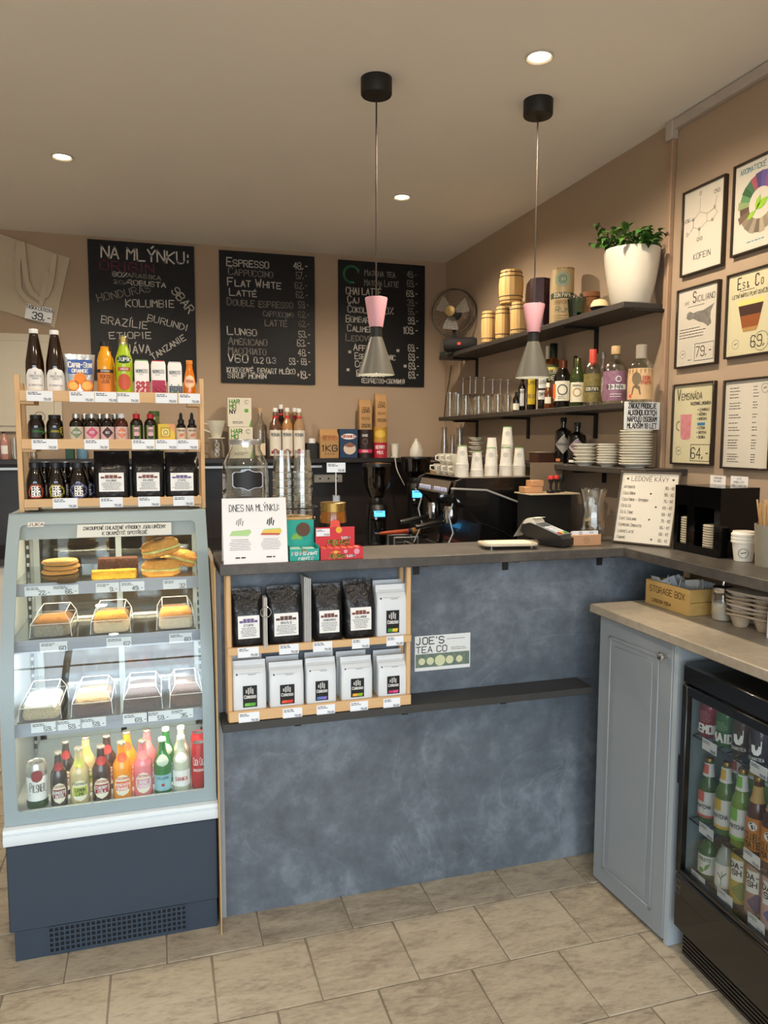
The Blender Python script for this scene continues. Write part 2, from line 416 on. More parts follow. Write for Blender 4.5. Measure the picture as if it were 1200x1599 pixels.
# floor: grout bed with single tiles in half bond
floor = struct('floor', MB().box(XL, XR, YW, YB, -.1, -.004), M('grout', '8B8273', .9))
tile_ms = []
def tile_mat(i, a, b):
    m = stone('floor_tile_%d' % i, a, b, 'B9AE98', 7, .42, 1.0, .5)
    nt = m.node_tree; mp = [n for n in nt.nodes if n.type == 'MAPPING'][0]
    mp.inputs['Location'].default_value = (i*3.1, i*1.7, 0); mp.inputs['Rotation'].default_value = (0, 0, .6); mp.inputs['Scale'].default_value = (1.0, 3.0, 1)
    oi = nt.nodes.new('ShaderNodeObjectInfo'); vm = nt.nodes.new('ShaderNodeVectorMath'); vm.operation = 'MULTIPLY_ADD'
    vm.inputs[1].default_value = (1, 1, 1); cx = nt.nodes.new('ShaderNodeCombineXYZ'); mu = nt.nodes.new('ShaderNodeMath'); mu.operation = 'MULTIPLY'; mu.inputs[1].default_value = 40
    tc = [n for n in nt.nodes if n.type == 'TEX_COORD'][0]
    nt.links.new(oi.outputs['Random'], mu.inputs[0]); nt.links.new(mu.outputs[0], cx.inputs[0]); nt.links.new(mu.outputs[0], cx.inputs[1])
    nt.links.new(tc.outputs['Object'], vm.inputs[0]); nt.links.new(cx.outputs[0], vm.inputs[2]); nt.links.new(vm.outputs[0], mp.inputs[0])
    return m
TW, TD = .2862, .279
tmesh = [MB().box(-TW/2+.0022, TW/2-.0022, -TD/2+.0022, TD/2-.0022, -.012, 0, .0015).mesh('tile', tile_mat(i, a, b), True) for i, (a, b) in enumerate((('827767', 'A69A86'), ('7C7161', 'A09480'), ('877C6A', 'AB9F8B')))]
for r in range(-9, 9):
    yc = 2.203+TD*(r+.5); off = .275 if r % 2 == 0 else .404
    for k in range(-9, 6):
        xc = off+TW*(k+.5)
        if xc-TW/2 > XL and xc+TW/2 < XR and yc-TD/2 > YW and (r < 2 or xc < .1):
            o = link('tile', tmesh[random.randrange(3)], floor); o.location = (xc, yc, random.uniform(-.0004, .0004))
# wall cable conduits
cond = M('conduit_white', 'BDB2A8', .5)
struct('trim_1', MB().box(XR-.022, XR, 2.640, 2.668, 1.2, ZC-.05, .003), M('conduit_painted', 'A68970', .6))
struct('trim_2', MB().box(XR-.026, XR, YW, 2.668, ZC-.042, ZC-.004, .003).box(XR-.032, XR, 2.632, 2.676, ZC-.075, ZC-.002, .004), cond)
struct('baseboard_right', MB().box(XR-.012, XR, YW, 1.2, 0, .08), M('skirting', '6E5B4C', .6))
# dark cladding below the back ledge
ww = bpy.data.objects['wall_back']
part('backsplash_panel', MB().box(-1.6, XR-.002, YB-.012, YB-.001, .7, 1.40), M('dark_cladding', '2A2422', .35, var=.15, scale=5), ww, smooth=False)

# ================================================================== CEILING LAMPS
spot_ring = M('spot_ring', 'C9C2B5', .4); spot_em = M('spot_glow', 'FFE6B8', .5, emit=14)
def ceiling_spot(x, y, label, watt=SPOT_W):
    t = thing('ceiling_spotlight', label, 'ceiling light', (x, y, ZC), 0, 'recessed ceiling spotlights')
    part('ring', MB().lathe([(.036, 0), (.047, 0), (.047, -.004), (.043, -.007), (.036, -.003)], 24, close=False), spot_ring, t)
    part('lens', MB().lathe([(.036, -.002), (.03, -.004), (0, -.005)], 20), spot_em, t)
    l = bpy.data.lights.new('spot_light', 'SPOT'); l.energy = watt; l.color = WARM; l.spot_size = rad(158); l.spot_blend = .6; l.shadow_soft_size = .035
    o = bpy.data.objects.new('spot_light', l); col.objects.link(o); o.parent = t; o.location = (0, 0, -.02)
ceiling_spot(1.24, 2.359, 'glowing recessed spotlight in front of the right pendant lamp canopy')
ceiling_spot(-.377, 3.771, 'glowing recessed spotlight above the hanging tote bag')
ceiling_spot(1.25, 3.855, 'glowing recessed spotlight between the two pendant cords')
for i, (x, y) in enumerate(((-.377, 1.9), (1.24, .7), (-.377, .3), (1.24, -.9), (-.377, -1.2))):
    ceiling_spot(x, y, 'recessed spotlight in the customer area ceiling', SPOT_W*.3)
pink = M('pendant_pink', 'D69FAA', .45, var=.02); pgrey = M('pendant_grey', '5E5C54', .4, var=.02); blk = M('black_matt', '151413', .5, var=.1)
shade_in = M('shade_inner', 'F2EDE0', .5)
def pendant(x, y, zt, zb, label):
    t = thing('pendant_lamp', label, 'pendant lamp', (x, y, ZC), 0, 'pink and grey pendant lamps')
    part('canopy', MB().lathe([(0, 0), (.055, 0), (.055, -.052), (.052, -.057), (0, -.057)], 28), blk, t)
    part('cord', MB().tube([(0, 0, -.055), (0, 0, zt-ZC)], .0028, 8), M('cord_metal', '4A423C', .35, .6), t)
    h = zt-zb; d = zt-ZC
    part('upper_cone', MB().lathe([(0, d), (.040, d-.003), (.041, d-.006), (.0245, d-h*.385), (0, d-h*.385)], 28), pink, t)
    part('neck', MB().lathe([(0.0215, d-h*.385), (.0215, d-h*.52)], 24), blk, t)
    part('lower_shade', MB().lathe([(.0, d-h*.515), (.0225, d-h*.515), (.068, d-h), (.066, d-h), (.021, d-h*.53)], 32, close=False), pgrey, t)
    part('bulb', MB().lathe([(0, d-h*.8), (.02, d-h*.82), (.03, d-h*.93), (.026, d-h*.965), (0, d-h*.98)], 20), M('bulb_glow', 'FFF3DC', .4, emit=30), t)
    l = bpy.data.lights.new('bulb_light', 'SPOT'); l.energy = PEND_W; l.color = (1, .88, .7); l.spot_size = rad(110); l.spot_blend = .6; l.shadow_soft_size = .03
    o = bpy.data.objects.new('bulb_light', l); col.objects.link(o); o.parent = t; o.location = (0, 0, d-h*.99)
pendant(.768, 2.665, 2.066, 1.789, 'pink and grey cone pendant hanging in front of the rightmost chalkboard')
pendant(1.393, 2.652, 2.074, 1.794, 'pink and grey cone pendant hanging in front of the liquor shelves')

# ================================================================== BAR COUNTER
slate = stone('slate_laminate', '4A5159', '5D656E', '7E8790', 2.6, .5, 1.0, .1, 'A2A9B4')
slab_m = stone('dark_worktop', '3E3A36', '4C4742', '5F5952', 5, .38, 1.0, .1)
CX0 = .166
ct = thing('bar_counter', 'slate grey stone-look bar counter front below the dark worktop', 'counter', (.8, YC, 0))
part('front_panel', MB().box(CX0+.012, 1.9, YC, YC+.02, .0, .68), slate, ct, True, False)
part('front_panel', MB().box(CX0+.012, 1.9, YC, YC+.02, .681, ZS-.0345), slate, ct, True, False)
part('end_panel', MB().box(CX0-.008, CX0+.012, YC-.001, 2.9, 0, ZS-.0345), M('grey_edge', '9FA3A5', .5), ct, True, False)
tag(part('side_plank', MB().box(.1538, .1572, 2.29, 2.9, .0, 1.17), wood('plank', 'C9A878', 'B08A54', 'z', 10), smooth=False), 'narrow wooden plank between the display case and the bar counter', 'plank')
part('plinth', MB().box(CX0+.02, 1.9, YC+.03, 2.86, 0, .1), blk, ct, True, False)
part('inner_panel', MB().box(CX0+.02, 1.9, 2.50, 2.52, .0, ZS-.0345), blk, ct, True, False)
wt = thing('worktop', 'dark stone-look bar worktop turning along the right wall', 'worktop', (.8, YF, ZS-.032))
part('front_slab', MB().box(CX0+.002, XR-.002, YF, 2.548, ZS-.032, ZS, .002), slab_m, wt, True)
part('side_slab', MB().box(1.556, XR-.002, 1.0, YF-.0006, ZS-.032, ZS, .002), slab_m, wt, True)
br_m = M('bracket_black', '2B2927', .5, .5)
def bracket(parent, x, ywall, ztop, reach=.09, drop=.045, name='bracket'):
    b = MB().box(x-.011, x+.011, ywall-.004, ywall, ztop-drop, ztop).box(x-.011, x+.011, ywall-reach, ywall, ztop-.004, ztop)
    b.lathe([(0, 0), (.003, 0), (.003, .001)], 8, x, ywall-.0045, ztop-drop*.6)
    return part(name, b, br_m, parent, True, False)
for u in (650, 789, 936): bracket(wt, xat(u, YC, 1.13), YC-.0005, ZS-.0335)
ls = thing('counter_shelf', 'narrow dark shelf along the middle of the bar counter front', 'shelf', (.8, YC, .68))
part('board', MB().box(CX0+.002, 1.45, YF, YC-.0006, .665, .690, .0015), M('dark_shelf', '3A3937', .45, var=.1), ls, True)
for u in (465, 632, 786): bracket(ls, xat(u, YC, .64), YC-.0005, .6640)
# flyer on the counter face
a, b = P(648, 994, 'y', YC), P(734, 1041, 'y', YC)
fl = thing('flyer', "small tea flyer with cups stuck on the slate counter front", 'flyer', ((a.x+b.x)/2, YC-.001, b.z))
W2, HH = (b.x-a.x)/2, a.z-b.z
part('sheet', MB().box(-W2, W2, -.0006, 0, 0, HH), M('flyer_paper', 'E4E6E4', .4, var=.01), fl, smooth=False)
part('photo_strip', MB().rect(-W2*.97, W2*.97, HH*.1, HH*.48, -.001), M('flyer_photo', '7E8A72', .4, var=.6, scale=60, tint='34505C'), fl, smooth=False, fix=False)
pc = MB()
for i, (px, s) in enumerate(((-.75, .10), (-.45, .11), (-.1, .16), (.25, .12), (.6, .1))): pc.disc(W2*px, HH*.27, HH*s, -.0014, 12)
part('cups', pc, M('flyer_cups', 'D9DBB0', .4), fl, smooth=False, fix=False)
ink(fl, 'lettering', M('ink_grey', '3A3F45', .6), lambda m: m.text("JOE'S", -W2*.95, HH*.76, HH*.19, HH*.03, .75, -.001).text('TEA CO', -W2*.95, HH*.52, HH*.17, HH*.025, .75, -.001).lines(W2*.3, W2*.95, HH*.54, HH*.64, 2, HH*.015, -.001).lines(W2*.15, W2*.95, HH*.82, HH*.92, 1, HH*.015, -.001))

# ================================================================== DISPLAY CASE
DX0, DX1, DYB = -.456, .150, 2.98
def fy(z): return 2.333+.275*max(0, (z-.60)/.715)**2.2
case_m = M('case_blue_grey', '93A4A9', .38, var=.02); navy = M('case_navy', '2D3A48', .5, var=.05)
wht = M('bumper_white', 'D9E2E6', .25, var=.01)
dc = thing('display_case', 'blue-grey refrigerated display case with curved glass front and navy base', 'display case', (-.153, 2.35, 0))
part('kick_plate', MB().box(DX0+.012, DX1-.004, 2.338, DYB-.01, 0, .094), navy, dc, True, False)
part('base_panel', MB().box(DX0, DX1, 2.330, DYB, .095, .364, .004), navy, dc, True)
bp = [(2.330, .365), (2.318, .37), (2.312, .385), (2.314, .40), (2.320, .402), (2.316, .408), (2.318, .418), (2.34, .424), (DYB, .424), (DYB, .365)]
part('bumper', MB().prism(bp, DX0-.003, DX1+.003, 'x'), wht, dc, True)
gr = MB(); gx0, gx1 = -.35, .05
gb = part('grille_recess', MB().box(gx0, gx1, 2.3365, 2.3378, .014, .09), M('grille_dark', '0C0F13', .8), dc, True, False)
for i in range(28):
    x = gx0+(gx1-gx0)*i/27; gr.box(x-.0026, x+.0026, 2.332, 2.3365, .012, .092)
for j in range(6):
    z = .012+.08*j/5; gr.box(gx0-.003, gx1+.003, 2.3322, 2.3366, z-.0028, z+.0028)
part('grille', gr, navy, dc, True, False)
def curved(xa, xb, za, zb, off, th, n=14):
    vs = []; fs = []
    for j in range(n+1):
        z = za+(zb-za)*j/n; y = fy(z)+off
        vs += [(xa, y, z), (xb, y, z), (xb, y+th, z), (xa, y+th, z)]
    for j in range(n):
        k = j*4
        for (p, q) in ((0, 1), (1, 2), (2, 3), (3, 0)): fs.append((k+p, k+q, k+4+q, k+4+p))
    fs += [(0, 1, 2, 3), tuple(n*4+i for i in range(4))]
    return MB().add(vs, fs)
ZT = 1.318; bw = .036
fr = MB()
for q in (curved(DX0, DX0+bw, .425, ZT, 0, .012), curved(DX1-bw, DX1, .425, ZT, 0, .012), curved(DX0+bw, DX1-bw, .425, .462, 0, .012, 3), curved(DX0+bw, DX1-bw, 1.284, ZT, 0, .012, 4)): fr.add(q.v, q.f)
# rounded inner corners of the glass opening
for (cx, sx) in ((DX0+bw, 1), (DX1-bw, -1)):
    for (cz, sz) in ((.462, 1), (1.284, -1)):
        pts = [(cx, cz)]+[(cx+sx*.014*(1-sin(a)), cz+sz*.014*(1-cos(a))) for a in [pi/2*i/5 for i in range(6)]]
        fr.add([(x, fy(z)+.0003, z) for x, z in pts], [tuple(range(len(pts)))])
part('window_frame', fr, case_m, dc, True)
part('front_glass', curved(DX0+bw-.002, DX1-bw+.002, .44, 1.30, .004, .004), thin_glass('case_glass', (.96, .99, .99), .6, .05, .005, 3), dc, True)
side = [(fy(.425+.89*i/14)+.013, .425+.89*i/14) for i in range(15)]+[(DYB, ZT), (DYB, .425)]
inner = M('case_inner', 'AEB6B8', .35, var=.02)
for x in (DX0, DX1-.012): part('side_panel', MB().prism(side, x, x+.012, 'x'), inner, dc, True)
part('top_panel', MB().box(DX0, DX1, 2.606, DYB, 1.292, ZT, .003), case_m, dc, True)
part('canopy_strip', MB().box(DX0+.02, DX1-.02, 2.60, 2.612, 1.235, 1.29), inner, dc, True, False)
part('floor_panel', MB().box(DX0+.013, DX1-.013, 2.35, DYB-.02, .426, .440), inner, dc, True, False)
bk = MB()
for x in (DX0+.013, -.16, DX1-.033): bk.box(x, x+.02, DYB-.02, DYB-.005, .441, 1.29)
bk.box(DX0+.013, DX1-.013, DYB-.02, DYB-.004, 1.27, 1.291).box(DX0+.013, DX1-.013, DYB-.02, DYB-.004, .441, .47)
part('rear_door_frame', bk, inner, dc, True, False)
part('rear_glass', MB().box(DX0+.03, DX1-.03, DYB-.012, DYB-.009, .46, 1.28), thin_glass('rear_glass', (.5, .47, .42), .7, .12), dc, True, False)
for x in (DX0+.016, DX1-.024):          # slotted shelf uprights
    up = MB().box(x, x+.008, 2.80, 2.825, .45, 1.27)
    part('shelf_upright', up, M('steel', 'B5B8BA', .35, .8), dc, True, False)
    sl = MB()
    for k in range(26): sl.box(x-.0005, x+.0085, 2.7995, 2.806, .47+k*.03, .488+k*.03)
    part('slots', sl, blk, dc, True, False)
led = M('led_white', 'FFF4E2', .5, emit=9); ledw = M('led_warm', 'FFD9A0', .5, emit=9)
SH = []
strip_m = thin_glass('strip_plastic', (.82, .84, .88), .5, .25, .15)
for i, (v, dy, tags) in enumerate(((906, .05, ((60, 38, '22,-'), (102, 38, '66,-'), (168, 34, '9,-'), (207, 36, '49,-'), (273, 36, '32'))), (992, .045, ((84, 38, '60'), (186, 36, '62'), (282, 34, '60'))), (1118, .03, ((70, 36, '59,-'), (108, 36, '59,-'), (146, 36, '59,-'), (212, 36, '69,-'), (248, 34, '59,-'), (284, 34, '35,-'))))):
    y = 2.42; 
    for _ in range(6): z = hz(180, v, y); y = fy(z)+.016+dy
    SH.append((y, z))
    s = part('shelf', MB().box(DX0+.016, DX1-.016, y+.002, DYB-.1, z-.008, z), thin_glass('shelf_glass', (.88, .93, .92), .6, .12), dc, True, False)
    st = part('price_strip', MB().box(DX0+.02, DX1-.02, y-.002, y, z-.038, z+.002), M('strip_grey', 'A9AEBA', .3, var=.02), s, True, False)
    for (u, wpx, ptx) in tags:
        k = wpx/1176*2.4; tz = -.022 if i < 2 else (-.012 if u > 60 else -.02)
        price_tag(dc, 0, 0, 0, k, .030, 0, ptx).location = Vector((xat(u, y, z-.022), y-.003, z+tz))-Vector(dc.location)
    part('led_strip', MB().box(DX0+.03, DX1-.03, y+.004, y+.014, z-.016, z-.009), led if i == 1 else ledw, s, True, False)
    l = bpy.data.lights.new('led_light', 'AREA'); l.shape = 'RECTANGLE'; l.size = .5; l.size_y = .02; l.energy = CASE_W*(1.2 if i == 1 else .7); l.color = (.95, .97, 1) if i == 1 else (1, .85, .62)
    o = bpy.data.objects.new('led_light', l); col.objects.link(o); o.parent = dc; o.location = Vector((-.153, y+.02, z-.018))-dc.location; o.rotation_euler = (rad(18), 0, 0)
part('led_strip', MB().box(DX0+.03, DX1-.03, 2.614, 2.63, 1.278, 1.29), ledw, dc, True, False)
l = bpy.data.lights.new('led_light', 'AREA'); l.shape = 'RECTANGLE'; l.size = .5; l.size_y = .02; l.energy = CASE_W; l.color = (1, .85, .62)
o = bpy.data.objects.new('led_light', l); col.objects.link(o); o.parent = dc; o.location = Vector((-.153, 2.64, 1.275))-dc.location; o.rotation_euler = (rad(12), 0, 0)
# notice strip and maker plate behind / on the glass
def on_case_glass(name, u0, v0, u1, v1, fn, mat, off=-.0008):
    z = hz((u0+u1)/2, (v0+v1)/2, 2.58); y = fy(z)
    a, b = P(u0, v0, 'y', y), P(u1, v1, 'y', y)
    sl = (fy(z+.01)-fy(z-.01))/.02; ww, hh = abs(b.x-a.x)/2, abs(a.z-b.z)/2
    o = part(name, MB().rect(-ww, ww, -hh, hh), mat, dc, smooth=False, fix=False)
    o.location = Vector(((a.x+b.x)/2, y+off, (a.z+b.z)/2))-dc.location; o.rotation_euler = (-math.atan(sl), 0, 0)
    q = MB(); fn(q, ww, hh); part('lettering', q, M('ink_black', '141414', .6), o, smooth=False, fix=False)
on_case_glass('notice_strip', 120, 818, 268, 836, lambda m, w_, h_: m.text('ZAKOUPENÉ CHLAZENÉ VÝROBKY JSOU URČENY', 0, h_*.12, h_*.5, h_*.08, .5, -.0004, 'c', width=w_*1.75).text('K OKAMŽITÉ SPOTŘEBĚ', 0, -h_*.75, h_*.5, h_*.08, .5, -.0004, 'c'), M('notice_paper', 'C9CCC8', .4, var=.01))
on_case_glass('maker_plate', 43, 815, 69, 823, lambda m, w_, h_: m.text('JUKA', 0, -h_*.55, h_*1.1, h_*.2, .9, -.0004, 'c'), M('plate_silver', 'D8D3CC', .3))

# ================================================================== FOOD IN THE CASE
crumb = lambda n, c, t, s=60, b=.8: M(n, c, .8, var=.3, scale=s*3.2, bump=min(1, b*1.2), tint=t)
def on_shelf(i, u, back=.05):
    y, z = SH[i]; y += back; return (xat(u, y, z), y, z+.0005)
# cookies
ck = crumb('cookie_dough', 'D2A15E', 'A87536'); sd = crumb('seed_crust', '8A6A3A', '3E2C18', 160)
x, y, z = on_shelf(0, 95, .085)
for k in range(4):
    if k == 0:
        t = tag(part('seed_cookie', MB().lathe([(0, 0), (.052, 0), (.056, .006), (.054, .014), (0, .017)], 22), sd), 'dark seeded cookie at the bottom of the cookie pile', 'cookie', 'cookies on the top shelf')
    else:
        t = tag(part('cookie', MB().lathe([(0, 0), (.05, 0), (.056, .005), (.052, .012), (.02, .0145), (0, .0145)], 22).xf(lambda a, b, c: (a*(1+.03*sin(3*math.atan2(a, b)+k*2)), b*(1+.03*sin(3*math.atan2(a, b)+k*2)), c)), ck), ['', 'pale round cookie lying directly on the seeded cookie', 'pale round cookie, second from the top of the pile', 'pale round cookie on top of the cookie pile'][k], 'cookie', 'cookies on the top shelf')
    t.location = (x+random.uniform(-.004, .004), y, z+.0008+[0, .0172, .0318, .0464][k])
t = tag(part('seed_cookie', MB().lathe([(0, 0), (.03, 0), (.033, .005), (.03, .012), (0, .014)], 18), sd), 'small dark seeded cookie in front of the cookie pile', 'cookie', 'cookies on the top shelf')
t.location = (x+.028, y-.056-.035, z+.0005); t.scale = (.95, .7, 1)
# yellow and brown slices
_fr = random.Random(77)
def rough_up(mb, k):
    return mb.xf(lambda a, b, c: (a+_fr.uniform(-k, k), b+_fr.uniform(-k, k), c+(_fr.uniform(-k, k) if c > .004 else 0)))
def slab_cake(name, label, loc, w_, d_, h_, m, top=None, rz=0, cat='cake'):
    t = thing(name, label, cat, loc, rz, 'cakes in the display case')
    secs = [(0, w_/2*.97, d_/2*.97, 0, 7), (h_*.2, w_/2, d_/2, 0, 7), (h_*.8, w_/2*.99, d_/2*.99, 0, 6), (h_, w_/2*.94, d_/2*.94, 0, 6)]
    secs = [secs[0], secs[1], (h_*.4, w_/2*1.0, d_/2, 0, 7), (h_*.6, w_/2*.985, d_/2*.985, 0, 7)]+secs[2:]
    part('sponge', rough_up(MB().loft(secs, 44), .0012), m, t)
    if top: part('topping', rough_up(MB().loft([(h_, w_/2*.95, d_/2*.95, 0, 6), (h_*1.1, w_/2*.97, d_/2*.96, 0, 5), (h_*1.28, w_/2*.93, d_/2*.92, 0, 5), (h_*1.42, w_/2*.78, d_/2*.8, 0, 4), (h_*1.46, w_/2*.4, d_/2*.5, 0, 3)], 40), .0022), top, t)
    return t
ylw = crumb('polenta_cake', 'EDBE3A', 'C98F1C'); brn = crumb('brownie', '6A3A1E', '33190C'); crm = M('cream', 'F0E6D2', .6, var=.05)
for u, r, lb in ((162, .1, 'yellow sponge slice left of its twin on the top case shelf'), (195, -.06, 'yellow sponge slice right of its twin on the top case shelf')):
    slab_cake('sponge_slice', lb, on_shelf(0, u, .05), .074, .05, .024, ylw, None, r)
for u, lb in ((170, 'brown brownie block behind the left yellow slice'), (200, 'brown brownie block behind the right yellow slice')):
    slab_cake('brownie', lb, on_shelf(0, u, .135), .068, .05, .052, brn)
# sandwiches: filled rolls piled up
bun = crumb('bread_crust', 'D9A04E', 'B06F24', 40, .5); fil = M('lettuce_cheese', 'E6D68A', .6, var=.4, scale=50, tint='5F7D2C')
def sandwich(label, loc, rot, w_=.062, d_=.04):
    t = thing('sandwich', label, 'sandwich', loc, 0, 'filled rolls on the top shelf'); t.rotation_euler = rot
    part('lower_bun', rough_up(MB().loft([(0, w_*.8, d_*.8, 0, 3), (.006, w_, d_, 0, 2.6), (.017, w_*.98, d_*.98, 0, 2.6)], 24), .0016), bun, t)
    part('filling', rough_up(MB().loft([(.017, w_*1.0, d_*1.0, 0, 2.6), (.022, w_*1.03, d_*1.03, 0, 2.4), (.025, w_*.98, d_*.98, 0, 2.6)], 24), .0016), fil, t)
    part('upper_bun', rough_up(MB().loft([(.025, w_*.98, d_*.98, 0, 2.6), (.036, w_, d_, 0, 2.5), (.048, w_*.8, d_*.8, 0, 2.4), (.053, w_*.4, d_*.4, 0, 2.2)], 24), .0016), bun, t)
    part('seeds', MB().lathe([(0, .0535), (w_*.35, .053), (w_*.3, .0545), (0, .055)], 10), sd, t)
xa, ya, za = on_shelf(0, 252, .06)
sandwich('filled roll lying flat at the left of the sandwich pile', (xa, ya, za), (0, 0, .1))
sandwich('filled roll on top of the left side of the sandwich pile', (xa+.004, ya+.01, za+.066), (0, -.2, .2))
sandwich('tilted filled roll at the right of the sandwich pile', (xa+.052, ya+.088, za+.024), (0, .3, -.1))
# loaf cakes under clear lids
lid_g = thin_glass('lid_plastic', (.95, .96, .96), .8, .07, .03, 2)
def cake_box(i, u, label, sponge, top, w_=.125, d_=.2, h_=.075, back=.105, hh=.05):
    lo = on_shelf(i, u, back)
    t = thing('cake_container', 'clear container over the '+label, 'container', lo, 0, 'clear cake containers')
    part('tray', MB().box(-w_/2, w_/2, -d_/2, d_/2, 0, .004, .001), M('tray_black', '222020', .4), t)
    s = [(w_/2-.003, d_/2-.003, .005), (w_/2-.006, d_/2-.006, h_*.6), (w_/2-.022, d_/2-.022, h_)]
    vs = []; 
    for (a, b, c) in s: vs += [(-a, -b, c), (a, -b, c), (a, b, c), (-a, b, c)]
    fs = [(k*4+p, k*4+(p+1) % 4, k*4+4+(p+1) % 4, k*4+4+p) for k in (0, 1) for p in range(4)]+[(8, 9, 10, 11)]
    part('lid', MB().add(vs, fs), lid_g, t, smooth=False)
    ed = MB()
    for k in (1, 2):
        for p in range(4): ed.tube([vs[k*4+p], vs[k*4+(p+1) % 4]], .0012, 5)
    for p in range(4): ed.tube([vs[p], vs[p+4]], .001, 5).tube([vs[p+4], vs[p+8]], .001, 5)
    part('lid_edges', ed, M('lid_edge', 'E8E6DE', .15), t)
    slab_cake('loaf_cake', label, (lo[0], lo[1]-.01, lo[2]+.0055), w_*.84, d_*.82, hh*.66, sponge, top)
cake_box(1, 86, 'carrot cake with orange crumble on the second shelf', crumb('carrot_base', 'B7A78A', '5C5A48'), crumb('carrot_top', 'C98A3E', '8A4F1C', 70))
cake_box(1, 176, 'cheesecake with golden crust on the second shelf', crumb('cheesecake', 'E3C9A0', 'C9A878', 60, .3), crumb('golden_crust', 'F0B04A', 'D08820', 60))
cake_box(1, 274, 'peach cake with smooth orange top on the second shelf', crumb('pale_cake', 'E8D6B8', 'CDB38C', 50, .2), crumb('peach_top', 'EFA95A', 'DB8A3A', 40, .3))
cake_box(2, 70, 'pale layer cake at the left end of the third shelf', crumb('pale_cake2', 'D8C8A0', 'A89468'), crm)
cake_box(2, 148, 'chocolate cake with pale crust on the third shelf', brn, crumb('tart_crust', 'D6A860', '9A6A2A'))
cake_box(2, 224, 'dark chocolate cake with cream layer on the third shelf', crumb('choco', '5E3A22', '2E1A10'), crumb('choco_top', '6E4426', '3A2212'), hh=.055)
cake_box(2, 290, 'brown pie with golden pastry edge on the third shelf', crumb('pie', '7A4A20', '4A2A10'), crumb('pie_top', '84521F', '542E12'), w_=.11, hh=.055)

# ================================================================== DRINKS IN THE CASE
cream_l = M('label_cream', 'EFE9D2', .5, var=.02); white_l = M('label_white', 'EDEDEA', .5, var=.02)
ink_k = M('ink_black', '141414', .6); ink_w = M('ink_white', 'F2F2F0', .6, var=.01)
def paint(n, c, **k): return M(n, c, .5, var=.03, **k)
DZ = .441
CY = 2.40
def fent(u0, u1, vt, name_, liquid, lab_c, txt, words, cap_c='8E1F22'):
    y = CY; x = xat((u0+u1)/2, y, DZ+.05); R = (xat(u1, y, DZ+.05)-xat(u0, y, DZ+.05))/2*.93; Ht = hz((u0+u1)/2, vt, y)-DZ
    lm = paint('fent_'+name_, lab_c)
    g = M('drink_'+name_, liquid, .07, var=.04, coat=.6)
    neck = paint('neck_'+name_, cap_c)
    t = bottle('soda_bottle', words, 'bottle', (x, y, DZ), 'beer', R, Ht, g, (M('crown_cap', 'C9C4B8', .3, .8), .46, .945, .985),
        [(cream_l, .08, .46, .85, 'oval'), (lm, .18, .34, .72), (neck, .66, .82, .9, 'oval')],
        [(0, 'FENTIMANS', .375, .045, paint('ft_'+name_, txt), .5), (1, txt_words[name_][0], .265, .05, ink_w if name_ != 'lemon' else ink_k, .5), (1, txt_words[name_][1], .195, .05, ink_w if name_ != 'lemon' else ink_k, .5)], group='soda bottles at the bottom of the display case')
    c = copy_thing(t, (x+.012, y+.085, DZ), None, words.replace(' in the', ' behind its twin in the'))
    return t
txt_words = dict(ginger=('GINGER', 'BEER'), lemon=('LEMON', 'LIME'), cherry=('CHERRY', 'COLA'), orange=('MANDARIN', 'ORANGE'), rose=('ROSE', 'LEMONADE'))
fent(78, 107, 1172, 'ginger', '33302F', '8A3B34', '8A3B34', 'dark ginger beer bottle with oval label in the case bottom row')
fent(108, 142, 1165, 'lemon', 'C9B98A', 'B9C94A', '5F7A2C', 'pale lemon soda bottle with green oval label in the case bottom row', 'BBC25A')
fent(143, 175, 1162, 'cherry', '3A2422', '9E2B33', '9E2B33', 'dark cherry cola bottle with red oval label in the case bottom row', 'B0302F')
fent(175, 208, 1156, 'orange', 'F59A0E', 'E2661E', 'C8581A', 'bright orange soda bottle with orange oval label in the case bottom row', 'E0602A')
fent(208, 240, 1153, 'rose', 'E8808A', 'DDA0B0', 'C05070', 'pink rose lemonade bottle with pale oval label in the case bottom row', 'E89090')
def case_item(u0, u1, vt, prof, glass, words, cap, labels, prints, name_='water_bottle', cat='bottle', back=True):
    y = CY+.0; x = xat((u0+u1)/2, y, DZ+.05); R = (xat(u1, y, DZ+.05)-xat(u0, y, DZ+.05))/2*.93; Ht = hz((u0+u1)/2, vt, y)-DZ
    t = bottle(name_, words, cat, (x, y, DZ), prof, R, Ht, glass, cap, labels, prints)
    if back: copy_thing(t, (x+(.012 if u1 < 290 else .003), y+.085, DZ), None, words.replace(' in the', ' behind its twin in the'))
    return t
case_item(240, 269, 1150, 'beer', M('green_glass', '1E7A35', .06, coat=.5), 'green mineral water bottle with blue label in the case bottom row', (M('cap_white', 'E8EAEA', .4), .46, .93, .985),
    [(paint('pelle_blue', '8EC4CE'), .08, .36, 1.3), (paint('pelle_neck', 'BFD3C0'), .52, .72, .8, 'oval')], [(0, 'S.PELLEGRINO', .29, .045, paint('pelle_ink', '1F3A6A'), .5), (0, lambda m, R, h: m.text('*', 0, .14*h, .1*h, .016*h, .8, 0, 'c'), 0, 0, paint('red_ink', 'B3262B'))])
case_item(269, 298, 1147, 'beer', M('clear_soda', 'C5CDB8', .06, coat=.5), 'clear tonic bottle with white label in the case bottom row', (M('cap_white', 'E8EAEA', .4), .46, .93, .985),
    [(white_l, .12, .4, 1.2), (white_l, .54, .72, .8, 'oval')], [(0, 'SANKA', .23, .06, paint('red_ink', 'B3262B'), .6)], 'tonic_bottle')
coke = M('cola_red', 'C21A22', .25, .3, var=.02)
